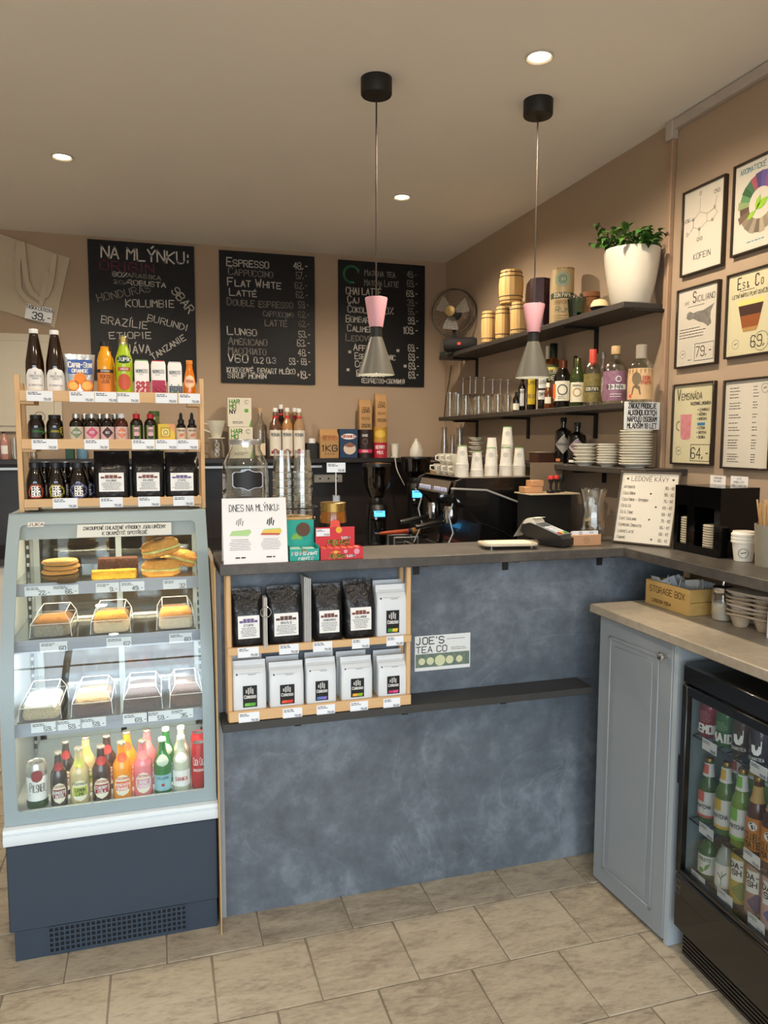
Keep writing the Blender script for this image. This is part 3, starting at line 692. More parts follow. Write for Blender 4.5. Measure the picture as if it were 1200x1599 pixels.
case_item(298, 324, 1158, 'can', coke, 'red cola can at the right end in the case bottom row', (M('can_lid', 'C4C6C8', .25, .9), .8, .975, .99), [(coke, .08, .1, .5)], [(None, 'Coca-Cola', .55, .17, ink_w, .42, .16), (None, 'ORIGINAL', .42, .05, ink_w, .5)], 'cola_can', 'can')
pil = case_item(41, 76, 1188, 'can', M('can_silver', 'C9CCC9', .25, .7), 'white and silver pilsner can at the left end in the case bottom row', (M('can_lid', 'C4C6C8', .25, .9), .8, .975, .99),
    [(white_l, .22, .72, 1.5), (M('pils_green', '2F5B3A', .3, .4), .07, .22, 1.5), (paint('pils_red', '8A2B36'), .62, .88, .55, 'oval')], [(0, 'Pilsner', .42, .2, ink_k, .5, .16), (0, lambda m, R, h: m.seg((-R*.9, .36*h), (R*.9, .4*h), .012*h), 0, 0, paint('gold_ink', 'A8873A'))], 'beer_can', 'can', False)

# ================================================================== WOODEN RACK ON THE CASE
pine = wood('pine', 'DDB98A', 'CBA06C', 'x', 10, .55); pine_z = wood('pine_post', 'DDB98A', 'CBA06C', 'z', 10, .55)
ZB = ZT+.0006
RY = 2.64
rk = thing('tiered_rack', 'three-tier pine display rack standing on the glass case', 'rack', (-.14, RY+.08, ZB))
RX0, RX1 = -.432, .150
rails = []
for (v0, v1) in ((780, 793), (685.5, 701), (609, 626)):
    rails.append((hz(40, v0, RY), hz(40, v1, RY)))
DEP = (.15, .14, .13)
for (zt, zb), dp in zip(rails, DEP):
    part('front_rail', MB().box(RX0+.016, RX1-.010, RY, RY+.010, zb, zt, .001), pine, rk, True)
    part('shelf_board', MB().box(RX0+.016, RX1-.010, RY+.0104, RY+dp, zt-.014, zt-.006), pine, rk, True, False)
    for xx in (RX0+.016, RX1-.05): part('cleat', MB().box(xx, xx+.04, RY+.012, RY+dp-.01, zb-.009, zt-.0143), pine, rk, True, False)
for (x0, x1) in ((RX0, RX0+.0155), (RX1-.0095, RX1+.004)):
    part('front_post', MB().box(x0, x1, RY+.012, RY+.034, ZB, 1.758, .001), pine_z, rk, True)
    part('rear_post', MB().prism([(RY+.150, ZB), (RY+.172, ZB), (RY+.110, 1.735), (RY+.09, 1.735)], x0, x1, 'x'), pine_z, rk, True)
tagrow = (((102, 32), (174, 31), (233, 30), (287, 29)), ((70, 33), (151, 32), (224, 31), (260, 30), (293, 30)), ((62, 33), (128, 32), (166, 30), (200, 31), (260, 30), (296, 30)))
for (zt, zb), row in zip(rails, tagrow):
    for (u, wp) in row:
        price_tag(rk, 0, 0, 0, round(wp/1176*2.75, 3), .033).location = Vector((xat(u, RY, (zt+zb)/2), RY-.0006, (zt+zb)/2-.001))-Vector(rk.location)
def slot(u0, u1, vt, y, zb):
    xa, xb = xat(u0, y, zb+.03), xat(u1, y, zb+.03)
    return (xa+xb)/2, xb-xa, hz((u0+u1)/2, vt, y)-zb
Z3, Z2, Z1 = rails[2][0]-.0055, rails[1][0]-.0055, rails[0][0]-.0055
G = 'drinks on the top rack tier'
amber = M('amber_glass', '2E1806', .05, var=.3, coat=.6, tint='160B04')
def rack_bottle(u0, u1, vt, zb, y, prof, glass, words, cap, labels, prints=(), name_='bottle', cat='bottle', grp=None, extra=None, rk_=.96):
    x, w_, h_ = slot(u0, u1, vt, y, zb)
    return bottle(name_, words, cat, (x, y, zb), prof, w_/2*rk_, h_, glass, cap, labels, prints, group=grp, extra=extra)
cw = M('cap_white', 'E8EAEA', .4)
for (u0, u1, vt, wd) in ((40, 71, 514, 'tall brown cider bottle with white cap at the left end of the rack top'), (72, 103, 516, 'tall brown cider bottle with white cap beside the juice pouch')):
    rack_bottle(u0, u1, vt, Z3, RY+.075, 'taper', amber, wd, (cw, .50, .93, 1.0), [(white_l, .02, .40, 1.15, 'arch')], [(0, 'VINCENTA', .245, .035, paint('ink_slate', '4A5560'), .5, .1), (0, 'ALKOHOLICKA', .215, .014, ink_k, .5), (0, lambda m, R, h: m.ring(0, .315*h, .012*h, .004*h).seg((0, .29*h), (0, .302*h), .006*h), 0, 0, ink_k), (0, 'Klimovcicka', .11, .03, paint('ink_slate', '4A5560'), .5, .1)], 'cider_bottle', grp=G)
# juice pouch
x, w_, h_ = slot(101, 150, 553, RY+.07, Z3)
t = thing('juice_pouch', 'silver and blue orange juice pouch between cider and juice bottles', 'drink pouch', (x, RY+.07, Z3), facecam(x, 2.7), G)
sec = [(0, w_*.40, .022, 0, 4), (h_*.1, w_*.42, .024, 0, 3), (h_*.55, w_*.46, .018, 0, 3), (h_*.88, w_*.49, .005, .004, 4), (h_, w_*.5, .002, .006, 6)]
part('pouch', MB().loft(sec, 28), M('foil', 'C9D2DA', .25, .7, bump=.2, scale=40), t)
def pf(z):
    for (a, b) in zip(sec, sec[1:]):
        if a[0] <= z <= b[0]:
            q = (z-a[0])/(b[0]-a[0]); return -(a[2]+(b[2]-a[2])*q)+a[3]+(b[3]-a[3])*q-.001
    return -.003
def pouch_art(name_, mat, fn, dy=0):
    m = MB(); fn(m); m.xf(lambda a, b, c: (a, pf(c)-dy, c)); return part(name_, m, mat, t, smooth=False, fix=False)
def grid_rect(m, x0, x1, z0, z1, n=8):
    for i in range(n): m.rect(x0, x1, z0+(z1-z0)*i/n, z0+(z1-z0)*(i+1)/n)
pouch_art('blue_panel', paint('pouch_blue', '2A58A8'), lambda m: grid_rect(m, -w_*.38, w_*.4, h_*.5, h_*.86))
pouch_art('orange_fruit', paint('pouch_orange', 'EE8A22'), lambda m: (m.disc(0, h_*.38, h_*.15), m.disc(-w_*.22, h_*.2, h_*.14), m.disc(w_*.2, h_*.2, h_*.15)), .001)
pouch_art('orange_flesh', paint('pouch_flesh', 'F9BE5C'), lambda m: (m.disc(-w_*.22, h_*.19, h_*.10), m.disc(w_*.2, h_*.2, h_*.11)), .002)
pouch_art('lettering', ink_w, lambda m: (m.text('Capri-Sun', 0, h_*.66, h_*.13, h_*.028, .6, 0, 'c', width=w_*.72), m.text('ORANGE', 0, h_*.53, h_*.08, h_*.018, .6, 0, 'c')), .002)
# orange juice bottle, squeezy bottle
rack_bottle(152, 178, 533, Z3, RY+.06, 'juice', M('oj', 'F2A51E', .1, coat=.5), 'orange juice bottle with black cap beside the juice pouch', (blk, .6, .9, 1.0), [(paint('oj_label', 'E2873A'), .04, .42, 1.4), (paint('oj_band', '3A2418'), .40, .46, 1.4)], [(0, '100%', .30, .06, paint('oj_ink', '7A3A12'), .6), (0, 'JUS', .21, .06, paint('oj_ink', '7A3A12'), .6), (1, 'GRANINI', .415, .03, ink_w, .6)], 'juice_bottle', grp=G)
rack_bottle(156, 181, 541, Z3, RY+.105, 'juice', M('oj', 'F2A51E', .1), 'second orange juice bottle half hidden behind the first', (blk, .6, .9, 1.0), [(paint('oj_label', 'E2873A'), .04, .42, 1.4)], (), 'juice_bottle', grp=G)
def jup(t, R, Ht):
    part('spout_cover', MB().lathe([(.52*R, .80*Ht), (.55*R, .83*Ht), (.5*R, .93*Ht), (.4*R, .965*Ht), (0, .985*Ht)], 16), thin_glass('spout_plastic', (.95, .92, .85), .5, .25, .1), t)
    part('spout', MB().lathe([(.3*R, .82*Ht), (.28*R, .94*Ht), (0, .955*Ht)], 12), paint('spout_yellow', 'F0D84A'), t)
rack_bottle(180, 209, 521, Z3, RY+.06, [(.9, 0), (1, .03), (.94, .22), (1, .46), (.97, .58), (.6, .74), (.5, .80), (.5, .83)], M('lime_plastic', 'AFCB1E', .3, coat=.3), 'lime green kids drink bottle with yellow sports cap', None, [(paint('jupi_green', '1F4A22'), .50, .64, .9, 'oval'), (paint('jupi_red', 'B8453A'), .38, .44, .7), (paint('jupi_fruit', 'C9573A'), .06, .34, .75, 'oval')], [(0, 'Jupík', .54, .065, ink_w, .55, .2), (1, 'JABLKO', .395, .03, ink_w, .55)], 'kids_drink_bottle', grp=G, extra=jup)
# slim fruit cans/cartons
def carton(u0, u1, vt, words, topc, fruit, style):
    x, w_, h_ = slot(u0, u1, vt, RY+.055, Z3)
    t = thing('juice_carton', words, 'juice carton', (x, RY+.055, Z3), facecam(x, 2.7)*.5, 'small juice cartons on the rack top'); r = w_/2*.96
    part('carton', MB().loft([(0, r, r*.8, 0, 8), (h_*.86, r, r*.8, 0, 8), (h_*.96, r*.88, r*.7, 0, 8)], 28), M('carton_white', 'EFEBE6', .4, var=.01), t)
    part('top', MB().box(-r*.84, r*.84, -r*.62, r*.62, h_*.962, h_*.99, .002), paint('ctop_'+topc, topc), t)
    y = -r*.8-.0006; fm = paint('fruit_'+fruit, fruit); m = MB()
    if style == 'raspberry': m.rect(-r*.9, r*.9, .0, h_*.42, y)
    for k in range(7 if style != 'cherry' else 3):
        for j in range(5 if style != 'cherry' else 3):
            rr = r*.14 if style != 'cherry' else r*.33
            m.disc(-r*.84+rr+(k*2*rr*.95), rr+.002+j*rr*1.75, rr, y-.0002*((k+j) % 3), 10)
    part('fruit_print', m, fm, t, smooth=False, fix=False)
    if style != 'raspberry':
        q = MB()
        for (px, pz) in ((-.5, .28), (.5, .28), (.0, .16), (-.4, .08), (.4, .08)): q.poly([(px*r-r*.15, pz*h_), (px*r+r*.15, pz*h_), (px*r, pz*h_+h_*.06)], y-.001)
        part('leaf_print', q, paint('leaf_'+style, 'F3E7E4' if style == 'cherry' else '6FAE4A'), t, smooth=False, fix=False)
    ink(t, 'lettering', paint('ink_slate', '4A5560'), lambda m: m.text('nomisto', 0, h_*.62, h_*.12, h_*.012, .6, y-.0004, 'c', width=r*1.5).lines(-r*.4, r*.4, h_*.55, h_*.59, 1, h_*.012, y-.0004))
carton(210, 234, 562, 'small white juice carton with green top and cherry print', '5FA84A', 'B5323F', 'cherry')
carton(236, 260, 563, 'small white juice carton with red top and raspberry print', 'C2303F', 'B02348', 'raspberry')
carton(262, 285, 565, 'small white juice carton with grey top and blackberry print', 'C4C4C4', '35405E', 'berry')
rack_bottle(286, 307, 563, Z3, RY+.055, 'pear', M('aperitif', 'E07A12', .06, coat=.5), 'tiny orange aperitif bottle at the right end of the rack top', (paint('cap_orange', 'E08A2A'), .52, .9, 1.0), [(paint('apero_label', 'F3CDA0'), .2, .58, .95, 'oval')], [(0, 'CRODINO', .36, .08, paint('red_ink', 'B3262B'), .5)], 'aperitif_bottle', grp=G)
# ---- middle tier
G = 'small bottles on the middle rack tier'
dark_glass = M('dark_glass', '150D09', .05, var=.3, coat=.6)
for (u0, u1, c, wd) in ((43, 71, '3F8A3A', 'short dark jar bottle with green print on the middle tier'), (72, 100, 'C9B92A', 'short dark jar bottle with yellow print on the middle tier')):
    def pr_(m, R, h):
        for k in range(14): m.disc(R*.75+random.uniform(-.25, .25)*R, h*(.22+.3*random.random()), R*.07, 0, 8)
    rack_bottle(u0, u1, 648, Z2, RY+.055, 'jar', dark_glass, wd, (blk, .74, .86, 1.0), [(paint('erb_'+c, '20221C'), .12, .5, .6)], [(0, pr_, 0, 0, paint('erd_'+c, c)), (0, 'EREBOS', .33, .07, paint('erd_'+c, c), .5)], 'energy_drink_bottle', grp=G)
silver_cap = M('silver_cap', 'B9B6AE', .3, .8)
for (u0, u1, c, tx, g, wd) in ((108, 131, '7F8F6A', 'ZÁZVOR', dark_glass, 'silver-capped tonic shot with green diamond label'), (132, 156, 'D0587A', 'RŮŽE', dark_glass, 'silver-capped tonic shot with pink diamond label'), (157, 179, '4A3038', 'BEZ', dark_glass, 'silver-capped tonic shot with black diamond label'), (180, 201, 'E08A6A', 'POMERANČ', M('red_brown_glass', '4A1E10', .05, coat=.5), 'white-capped tonic shot with orange diamond label')):
    t = rack_bottle(u0, u1, 646, Z2, RY+.05, 'med', g, wd, (silver_cap if c != 'E08A6A' else cw, .56, .84, 1.0), [(paint('shotbg_'+c, 'D9CDB8' if c == '7F8F6A' else 'E3C4BC'), .05, .52, 1.5), (paint('shot_'+c, c), .08, .52, .85, 'diamond')], [(1, tx, .27, .07, ink_w, .5)], 'tonic_shot_bottle', grp=G)
    if c != 'E08A6A': copy_thing(t, (t.location.x+.022, RY+.1, Z2), None, wd+' standing in the second row')
def dropper(t, R, Ht):
    part('dropper', MB().lathe([(.22*R, .9*Ht), (.2*R, .97*Ht), (0, 1.06*Ht)], 10), thin_glass('clear_plastic', (.95, .95, .95), .6, .2), t)
for (u0, u1, c, wd) in ((203, 224, '7FA83A', 'dark syrup bottle with red cap left of its twin'), (225, 246, '8CB544', 'dark syrup bottle with red cap beside the yellow box')):
    rack_bottle(u0, u1, 645, Z2, RY+.05, 'med', dark_glass, wd, (paint('cap_red', 'C41E2E'), .56, .8, .97), [(paint('syr_'+c, '2E3420'), .05, .56, 1.3), (paint('syrp', 'E3B8B8'), .18, .5, .4)], [(0, lambda m, R, h: m.outline(-R*.55, R*.55, .1*h, .54*h, .03*h), 0, 0, paint('syrg_'+c, c)), (1, 'BIO', .33, .08, ink_k, .5)], 'syrup_bottle', grp=G, extra=dropper)
x, w_, h_ = slot(247, 273, 662, RY+.045, Z2)
t = thing('tea_box', 'small yellow cardboard box with fruit print on the middle tier', 'box', (x, RY+.045, Z2), 0, None)
part('box', MB().box(-w_/2, w_/2, -.018, .018, 0, h_, .001), paint('box_yellow', 'E3C02E'), t)
part('front_print', MB().disc(-w_*.05, h_*.5, h_*.22, -.0186, 18), paint('lemon_slice', 'F0DF8A'), t, smooth=False, fix=False)
part('flap_print', MB().poly([(w_*.1, h_*.99), (w_*.49, h_*.99), (w_*.49, h_*.45)], -.0186), paint('box_salmon', 'E89A6A'), t, smooth=False, fix=False)
ink(t, 'picture', paint('ginger_brown', 'A07A3A'), lambda m: m.outline(-w_*.32, w_*.2, h_*.25, h_*.78, h_*.03, -.019).ring(-w_*.05, h_*.5, h_*.12, h_*.03, -.0192))
for (u0, u1, wd) in ((275, 291, 'dark dropper bottle with pale label beside the yellow box'), (292, 308, 'dark dropper bottle with pale label at the right end of the middle tier')):
    def dr(t, R, Ht):
        part('pipette_bulb', MB().lathe([(.5*R, .74*Ht), (.36*R, .78*Ht), (.34*R, .9*Ht), (.2*R, .98*Ht), (0, Ht)], 14), blk, t)
    rack_bottle(u0, u1, 644, Z2, RY+.04, [(.92, 0), (1, .03), (1, .5), (.85, .57), (.5, .6), (.5, .64)], dark_glass, wd, (blk, .66, .6, .75), [(paint('drop_label', 'D9C6AE'), .04, .46, 1.5)], [(0, 'TINKTURA', .34, .05, ink_k, .5), (0, lambda m, R, h: m.disc(0, .2*h, .06*h, 0, 10).disc(.06*h, .22*h, .05*h, 0, 10), 0, 0, paint('heart', 'D07A5A'))], 'dropper_bottle', grp=G, extra=dr)
# ---- bottom tier
G = 'large dark bottles on the bottom rack tier'
for (u0, u1, c, wd) in ((40, 72, 'C4512A', 'large dark energy drink bottle with orange printed ring'), (73, 104, 'C9B430', 'large dark energy drink bottle with yellow printed ring'), (106, 140, '6A70A8', 'large dark energy drink bottle with violet printed ring')):
    def rg(m, R, h):
        for k in range(34):
            a = 2*pi*k/34; rr = random.uniform(.62, .82)*R
            m.disc(rr*cos(a)*1.05, .24*h+rr*sin(a)*.98, R*random.uniform(.05, .1), 0, 7)
    t = rack_bottle(u0, u1, 722, Z1, RY+.05, 'jug', dark_glass, wd, (M('cap_navy', '1A1E28', .4), .64, .86, 1.0), [(paint('ere_lab', '120E0C'), .02, .46, 1.05, 'oval')], [(0, 'ERE', .25, .12, ink_w, .42, .2), (0, 'BOS', .11, .12, ink_w, .42, .2), (0, rg, 0, 0, paint('ering_'+c, c))], 'energy_drink_bottle', grp=G)
    copy_thing(t, (t.location.x+.02, RY+.112, Z1), None, wd+' standing in the second row')
# ------------------------------------------------------------------ coffee bags
def coffee_bag(name, words, loc, w_, h_, d_, mat, rz=0, group=None, style='black', accent='C33', art=0):
    t = thing(name, words, 'coffee bag', loc, rz, group); hw, hd = w_/2, d_/2
    if style == 'black': secs = [(0, hw*.94, hd*.9, 0, 5), (h_*.06, hw*.98, hd, 0, 4), (h_*.5, hw, hd*.95, 0, 4), (h_*.8, hw*.98, hd*.45, .004, 4), (h_*.9, hw*.98, .004, .006, 8), (h_, hw*.985, .0025, .008, 8)]
    else: secs = [(0, hw*.97, hd*.95, 0, 9), (h_*.03, hw, hd, 0, 8), (h_*.70, hw, hd*.98, 0, 7), (h_*.83, hw*.99, hd*.7, .002, 7), (h_*.9, hw*.99, .005, .0, 9), (h_, hw*.99, .003, .0, 9)]
    b = part('bag', MB().loft(secs, 32), mat, t)
    def fr(z):
        for (a, q) in zip(secs, secs[1:]):
            if a[0] <= z <= q[0]:
                k = (z-a[0])/(q[0]-a[0]); return -(a[2]+(q[2]-a[2])*k)+a[3]+(q[3]-a[3])*k
        return 0
    def deco(nm, m, mt, dy, par=None):
        m.xf(lambda a, bb, c: (a, fr(c)-dy, c)); return part(nm, m, mt, par or t, smooth=False, fix=False)
    def gr(x0, x1, z0, z1):
        m = MB()
        for i in range(6): m.rect(x0, x1, z0+(z1-z0)*i/6, z0+(z1-z0)*(i+1)/6)
        return m
    if style == 'black':
        lw, z0, z1 = hw*.68, h_*.16, h_*.55
        lb = deco('label', gr(-lw, lw, z0, z1), white_l, .0012)
        m = MB()
        for k in range(5): m.rect(-lw*.85+lw*1.7*k/5, -lw*.85+lw*1.7*(k+.9)/5, z1-(z1-z0)*.3, z1-(z1-z0)*(.12 if k in (1, 2, 3) else .2))
        deco('emblem', m, paint('emblem_%d' % art, ('6E3A2A', '7A4030', '6A5A8A', '5A3A30')[art % 4]), .0018, lb)
        m = MB(); m.text(('HONDURAS', 'KOLUMBIE', 'ETIOPIE', 'BRAZILIE')[art % 4], 0, z1-(z1-z0)*.46, (z1-z0)*.09, (z1-z0)*.015, .6, 0, 'c'); m.lines(-lw*.85, lw*.85, z0+(z1-z0)*.08, z1-(z1-z0)*.5, 6, (z1-z0)*.022, 0, 'c')
        deco('print', m, ink_k, .0018, lb)
        m = MB()
        for k in range(3): m.seg((-hw*.9, h_*(.86+.02*k)), (hw*.9, h_*(.86+.02*k)+.002), h_*.006)
    else:
        lw, z0, z1 = hw*.42, h_*.08, h_*.52
        lb = deco('label', gr(-lw, lw, z0, z1), M('label_black', '101010', .3), .0012)
        m = MB()
        for k, (px, q0, q1) in enumerate(((-.5, .66, .82), (-.2, .6, .9), (.1, .64, .93), (.38, .6, .86))):
            m.box(px*lw-lw*.1, px*lw+lw*.1, 0, .0002, z0+(z1-z0)*q0, z0+(z1-z0)*q1)
        m.text('Coresso', 0, z0+(z1-z0)*.42, (z1-z0)*.14, (z1-z0)*.028, .5, 0, 'c', width=lw*1.6)
        deco('logo', m, ink_w, .0018, lb)
        a, c2 = accent
        m = MB(); m.poly([(-lw*.8, z0+(z1-z0)*.06), (lw*.7, z0+(z1-z0)*.05), (lw*.82, z0+(z1-z0)*.2), (-lw*.7, z0+(z1-z0)*.2)])
        deco('accent', m, paint('acc_'+a, a), .0018, lb)
        m = MB(); m.poly([(-lw*.1, z0+(z1-z0)*.06), (lw*.7, z0+(z1-z0)*.05), (lw*.82, z0+(z1-z0)*.2), (0, z0+(z1-z0)*.2)])
        deco('accent', m, paint('acc_'+c2, c2), .0022, lb)
        m = MB(); m.disc(-hw*.75, h_*.755, h_*.018, 0, 10); m.seg((-hw*.1, h_*.74), (hw*.35, h_*.74), h_*.007); m.lines(-hw*.6, hw*.85, h_*.75, h_*.78, 1, h_*.004)
        deco('print', m, ink_k, .0015)
        deco('top_seam', MB().rect(-hw*.97, hw*.97, h_*.855, h_*.86), M('seam_grey', 'B9BDC0', .5), .0012)
    return t
bag_k = M('foil_black', '17171A', .3, var=.2, scale=22, bump=.9); bag_w = M('paper_white', 'DADFE2', .42, var=.03, scale=16, bump=.25)
G = 'black coffee bags on the rack over the case'
for i, (u0, u1, vt, wd) in enumerate(((147, 204, 704, 'black coffee bag with white label, left of three on the bottom tier'), (206, 258, 704, 'black coffee bag with white label, middle of three on the bottom tier'), (258, 310, 706, 'black coffee bag with white label, right of three on the bottom tier'))):
    x, w_, h_ = slot(u0, u1, vt, RY+.055, Z1)
    coffee_bag('coffee_bag', wd, (x, RY+.058, Z1), w_*.99, h_, .085, bag_k, 0, G, 'black', art=(1, 1, 2)[i])

# ================================================================== RACK UNDER THE COUNTER EDGE
R2Y = 2.268
r2 = thing('wall_rack', 'two-tier pine rack of coffee bags standing on the counter shelf', 'rack', (.48, R2Y+.05, .6906))
QX0, QX1 = .186, .776
R2 = []
for (vl0, vl1, u) in ((490, 530, 90), (885, 925, 90)):
    R2.append((hz(330+u/3.4286, 870+vl0/3.4286, R2Y), hz(330+u/3.4286, 870+vl1/3.4286, R2Y)))
R2[1] = (max(R2[1][0], .725), .692)
for (zt, zb) in R2:
    part('front_rail', MB().box(QX0+.002, QX1-.002, R2Y, R2Y+.009, zb, zt, .001), pine, r2, True)
    part('shelf_board', MB().box(QX0+.016, QX1-.016, R2Y+.0094, YC-.004, zt-.012, zt-.006), pine, r2, True, False)
for (x0, x1) in ((QX0, QX0+.0155), (QX1-.0155, QX1)):
    part('front_post', MB().box(x0, x1, R2Y+.0095, R2Y+.030, .6908, ZS-.0335, .003), pine_z, r2, True)
    part('rear_post', MB().box(x0+.001, x1-.001, YC-.020, YC-.002, .6908, ZS-.034, .001), pine_z, r2, True)
for row, (zt, zb) in zip((((388, 32), (451.5, 31), (504, 31), (563.5, 29), (617, 29)), ((389, 32), (457, 31), (509, 30), (561, 30), (612, 29))), R2):
    for (u, wp) in row:
        zc = (zt+zb)/2-.004
        price_tag(r2, 0, 0, 0, round(wp/1176*2.3, 3), .031).location = Vector((xat(u, R2Y, zc), R2Y-.0006, zc))-Vector(r2.location)
ZU, ZL = R2[0][0]-.0055, R2[1][0]-.0055
YBG = R2Y+.052
G = 'black coffee bags on the counter rack'
for i, (u0, u1, vt, wd) in enumerate(((361, 411, 918, 'black coffee bag with white label at the left end of the counter rack'), (416, 472, 914, 'black coffee bag with white label left of the grey booklet'), (488, 534, 911, 'black coffee bag with white label right of the grey booklet'), (535, 583, 905, 'black coffee bag with white label beside the white bag in the upper row'))):
    x, w_, h_ = slot(u0, u1, vt, YBG, ZU)
    coffee_bag('coffee_bag', wd, (x, YBG, ZU), w_*.98, h_, .075, bag_k, random.uniform(-.05, .05), G, 'black', art=i+2)
G = 'white coffee bags on the counter rack'
for (u0, u1, vt, zb, ac, wd) in ((585, 634, 912, ZU, ('4A9A3A', 'E0C22A'), 'white coffee bag with green and yellow mark in the upper row'), (362, 416, 1030, ZL, ('6FC04A', '58A83A'), 'white coffee bag with green mark at the left of the lower row'), (419, 474, 1032, ZL, ('E0552A', 'D8342A'), 'white coffee bag with red mark in the lower row'), (476, 524, 1026, ZL, ('5A7AC8', '7A6AC0'), 'white coffee bag with blue mark in the middle of the lower row'), (530, 580, 1024, ZL, ('E8A92A', '8FB02A'), 'white coffee bag with yellow and green mark in the lower row'), (587, 634, 1022, ZL, ('C22A68', 'D84A88'), 'white coffee bag with magenta mark at the right of the lower row')):
    y = YBG-.012
    x, w_, h_ = slot(u0, u1, vt, y, zb)
    t = coffee_bag('coffee_bag', wd, (x, y, zb), w_*.97, h_, .055, bag_w, 0, G, 'white', ac)
    t2 = copy_thing(t, (x+random.uniform(-.004, .006), y+.048, zb+.0), None, 'hindmost '+wd); t2.scale = (.98, .6, 1.035)
# grey booklet on edge and ring-bound cards between the black bags
x, w_, h_ = slot(474, 485, 899, YBG-.02, ZU)
t = thing('booklet', 'grey booklet stack standing on edge between the black coffee bags', 'booklet', (x, YBG-.01, ZU))
for k in range(4): part('sheet', MB().box(-w_/2+k*w_/4, -w_/2+(k+.8)*w_/4, -.03, .04, 0, h_*(1-.01*k)), M('sheet_grey', 'B4B4B2', .5), t, smooth=False)
x, w_, h_ = slot(410, 417, 930, YBG-.03, ZU)
t = thing('card_ring', 'ring-bound sample cards hanging between two black coffee bags', 'sample cards', (x, YBG-.045, ZU))
for k in range(3): part('card', MB().box(-.005+k*.0035, -.003+k*.0035, -.02, .02, 0, h_), M('card_white', 'D9D6CE', .5), t, smooth=False)
part('ring', MB().tube([(.016*cos(a)*1.0, -.022+.0*sin(a), h_*.72+.016*sin(a)) for a in [2*pi*i/16 for i in range(16)]], .0014, 6, True), M('chrome', 'C8C8C8', .12, 1), t)

# ================================================================== CHALKBOARDS ON THE BACK WALL
board_m = M('chalkboard', '0D0C0E', .5, var=.25, scale=4, spec=.35)
CH = {'w': M('chalk_white', 'D6D2CC', .9, var=.15, scale=200), 'd': M('chalk_dim', '928E88', .9, var=.2, scale=200), 'p': M('chalk_purple', '6E2E50', .9), 'g': M('chalk_green', '4FA873', .9)}
def chalkboard(x0, x1, z0, z1, words, rows, extra=None):
    t = thing('chalkboard', words, 'chalkboard', ((x0+x1)/2, YB-.0005, z0), 0, 'menu chalkboards on the back wall')
    part('panel', MB().box(-(x1-x0)/2, (x1-x0)/2, -.012, 0, 0, z1-z0, .001), board_m, t)
    yy = YB-.0125
    sets = {}
    for (tx, u, v, hp, c, wp, rot) in rows:
        a = P(u, v, 'y', yy); m = MB(); sets[len(sets), c] = m; s = .00422
        m.text(tx, a.x-t.location.x, a.z-t.location.z, hp*s, max(.0055, hp*s*.13), .55, -.0128, 'l', .035, rad(rot), wp*s)
    if extra: extra(sets, t)
    for c, m in sets.items(): part('chalk_lettering', m, CH[c[1]], t, smooth=False, fix=False)
def z1p(x, y): return x/3.476, 350+y/3.476
rows1 = []
for (tx, x, y, h_, c, w_, r) in (('NA MLÝNKU:', 548, 180, 58, 'w', 440, -1), ('ORIGIN', 545, 247, 45, 'p', 265, 0), ('80%', 610, 281, 22, 'w', 72, -3), ('ARABIKA', 692, 286, 20, 'd', 165, -2), ('20%', 617, 320, 18, 'd', 70, -3), ('ROBUSTA', 695, 328, 24, 'w', 188, -1), ('HONDURAS', 535, 420, 36, 'd', 268, 14), ('KOLUMBIE', 685, 448, 36, 'w', 240, 2), ('9BAR', 930, 365, 42, 'w', 140, -52), ('BRAZÍLIE', 550, 535, 36, 'w', 228, -6), ('BURUNDI', 800, 522, 32, 'w', 205, -13), ('ETIOPIE', 597, 622, 32, 'w', 204, 3), ('JÁVA', 690, 700, 42, 'w', 116, 2), ('TANZANIE', 832, 738, 30, 'w', 205, 34)):
    u, v = z1p(x, y); rows1.append((tx, u, v, h_/3.476, c, w_/3.476, r))
chalkboard(-.386, .256, 1.93, 2.794, 'black chalkboard listing coffee origins, left of the three boards', rows1)
def z2p(x, y): return 330+x/3.4286, 380+y/3.4286
rows2 = []
for (tx, x, y, h_, c, w_) in (('Espresso', 82, 118, 42, 'w', 222), ('48,-', 442, 137, 36, 'w', 78), ('Cappuccino', 92, 168, 38, 'd', 235), ('57,-', 455, 190, 36, 'd', 64), ('Flat White', 90, 226, 40, 'w', 280), ('62,-', 450, 242, 34, 'd', 70), ('Latté', 98, 278, 36, 'w', 142), ('62,-', 455, 292, 34, 'd', 66), ('Double espresso', 86, 330, 38, 'd', 350), ('59,-', 468, 346, 34, 'd', 56), ('cappuccino', 280, 390, 34, 'd', 160), ('62,-', 468, 396, 32, 'd', 62), ('latté', 288, 441, 38, 'd', 118), ('62,-', 470, 447, 32, 'd', 60), ('Lungo', 88, 488, 42, 'w', 150), ('53,-', 470, 503, 34, 'w', 64), ('Americano', 92, 540, 40, 'd', 206), ('63,-', 460, 550, 36, 'w', 72), ('Macchiato', 92, 590, 40, 'd', 200), ('48,-', 467, 602, 36, 'w', 68), ('V60', 90, 636, 42, 'w', 104), ('0,2 0,3', 230, 640, 30, 'w', 116), ('59,- 69,-', 420, 648, 34, 'w', 116), ('KOKOSOVÉ, BEWART MLÉKO', 85, 690, 26, 'w', 368), ('+19,-', 460, 722, 40, 'w', 78), ('SIRUP MONIN', 90, 720, 24, 'w', 204)):
    u, v = z2p(x, y); rows2.append((tx, u, v, h_/3.4286, c, w_/3.4286, 0))
chalkboard(.414, 1.046, 1.933, 2.786, 'black chalkboard with the espresso price list, middle of the three boards', rows2)
rows3 = []
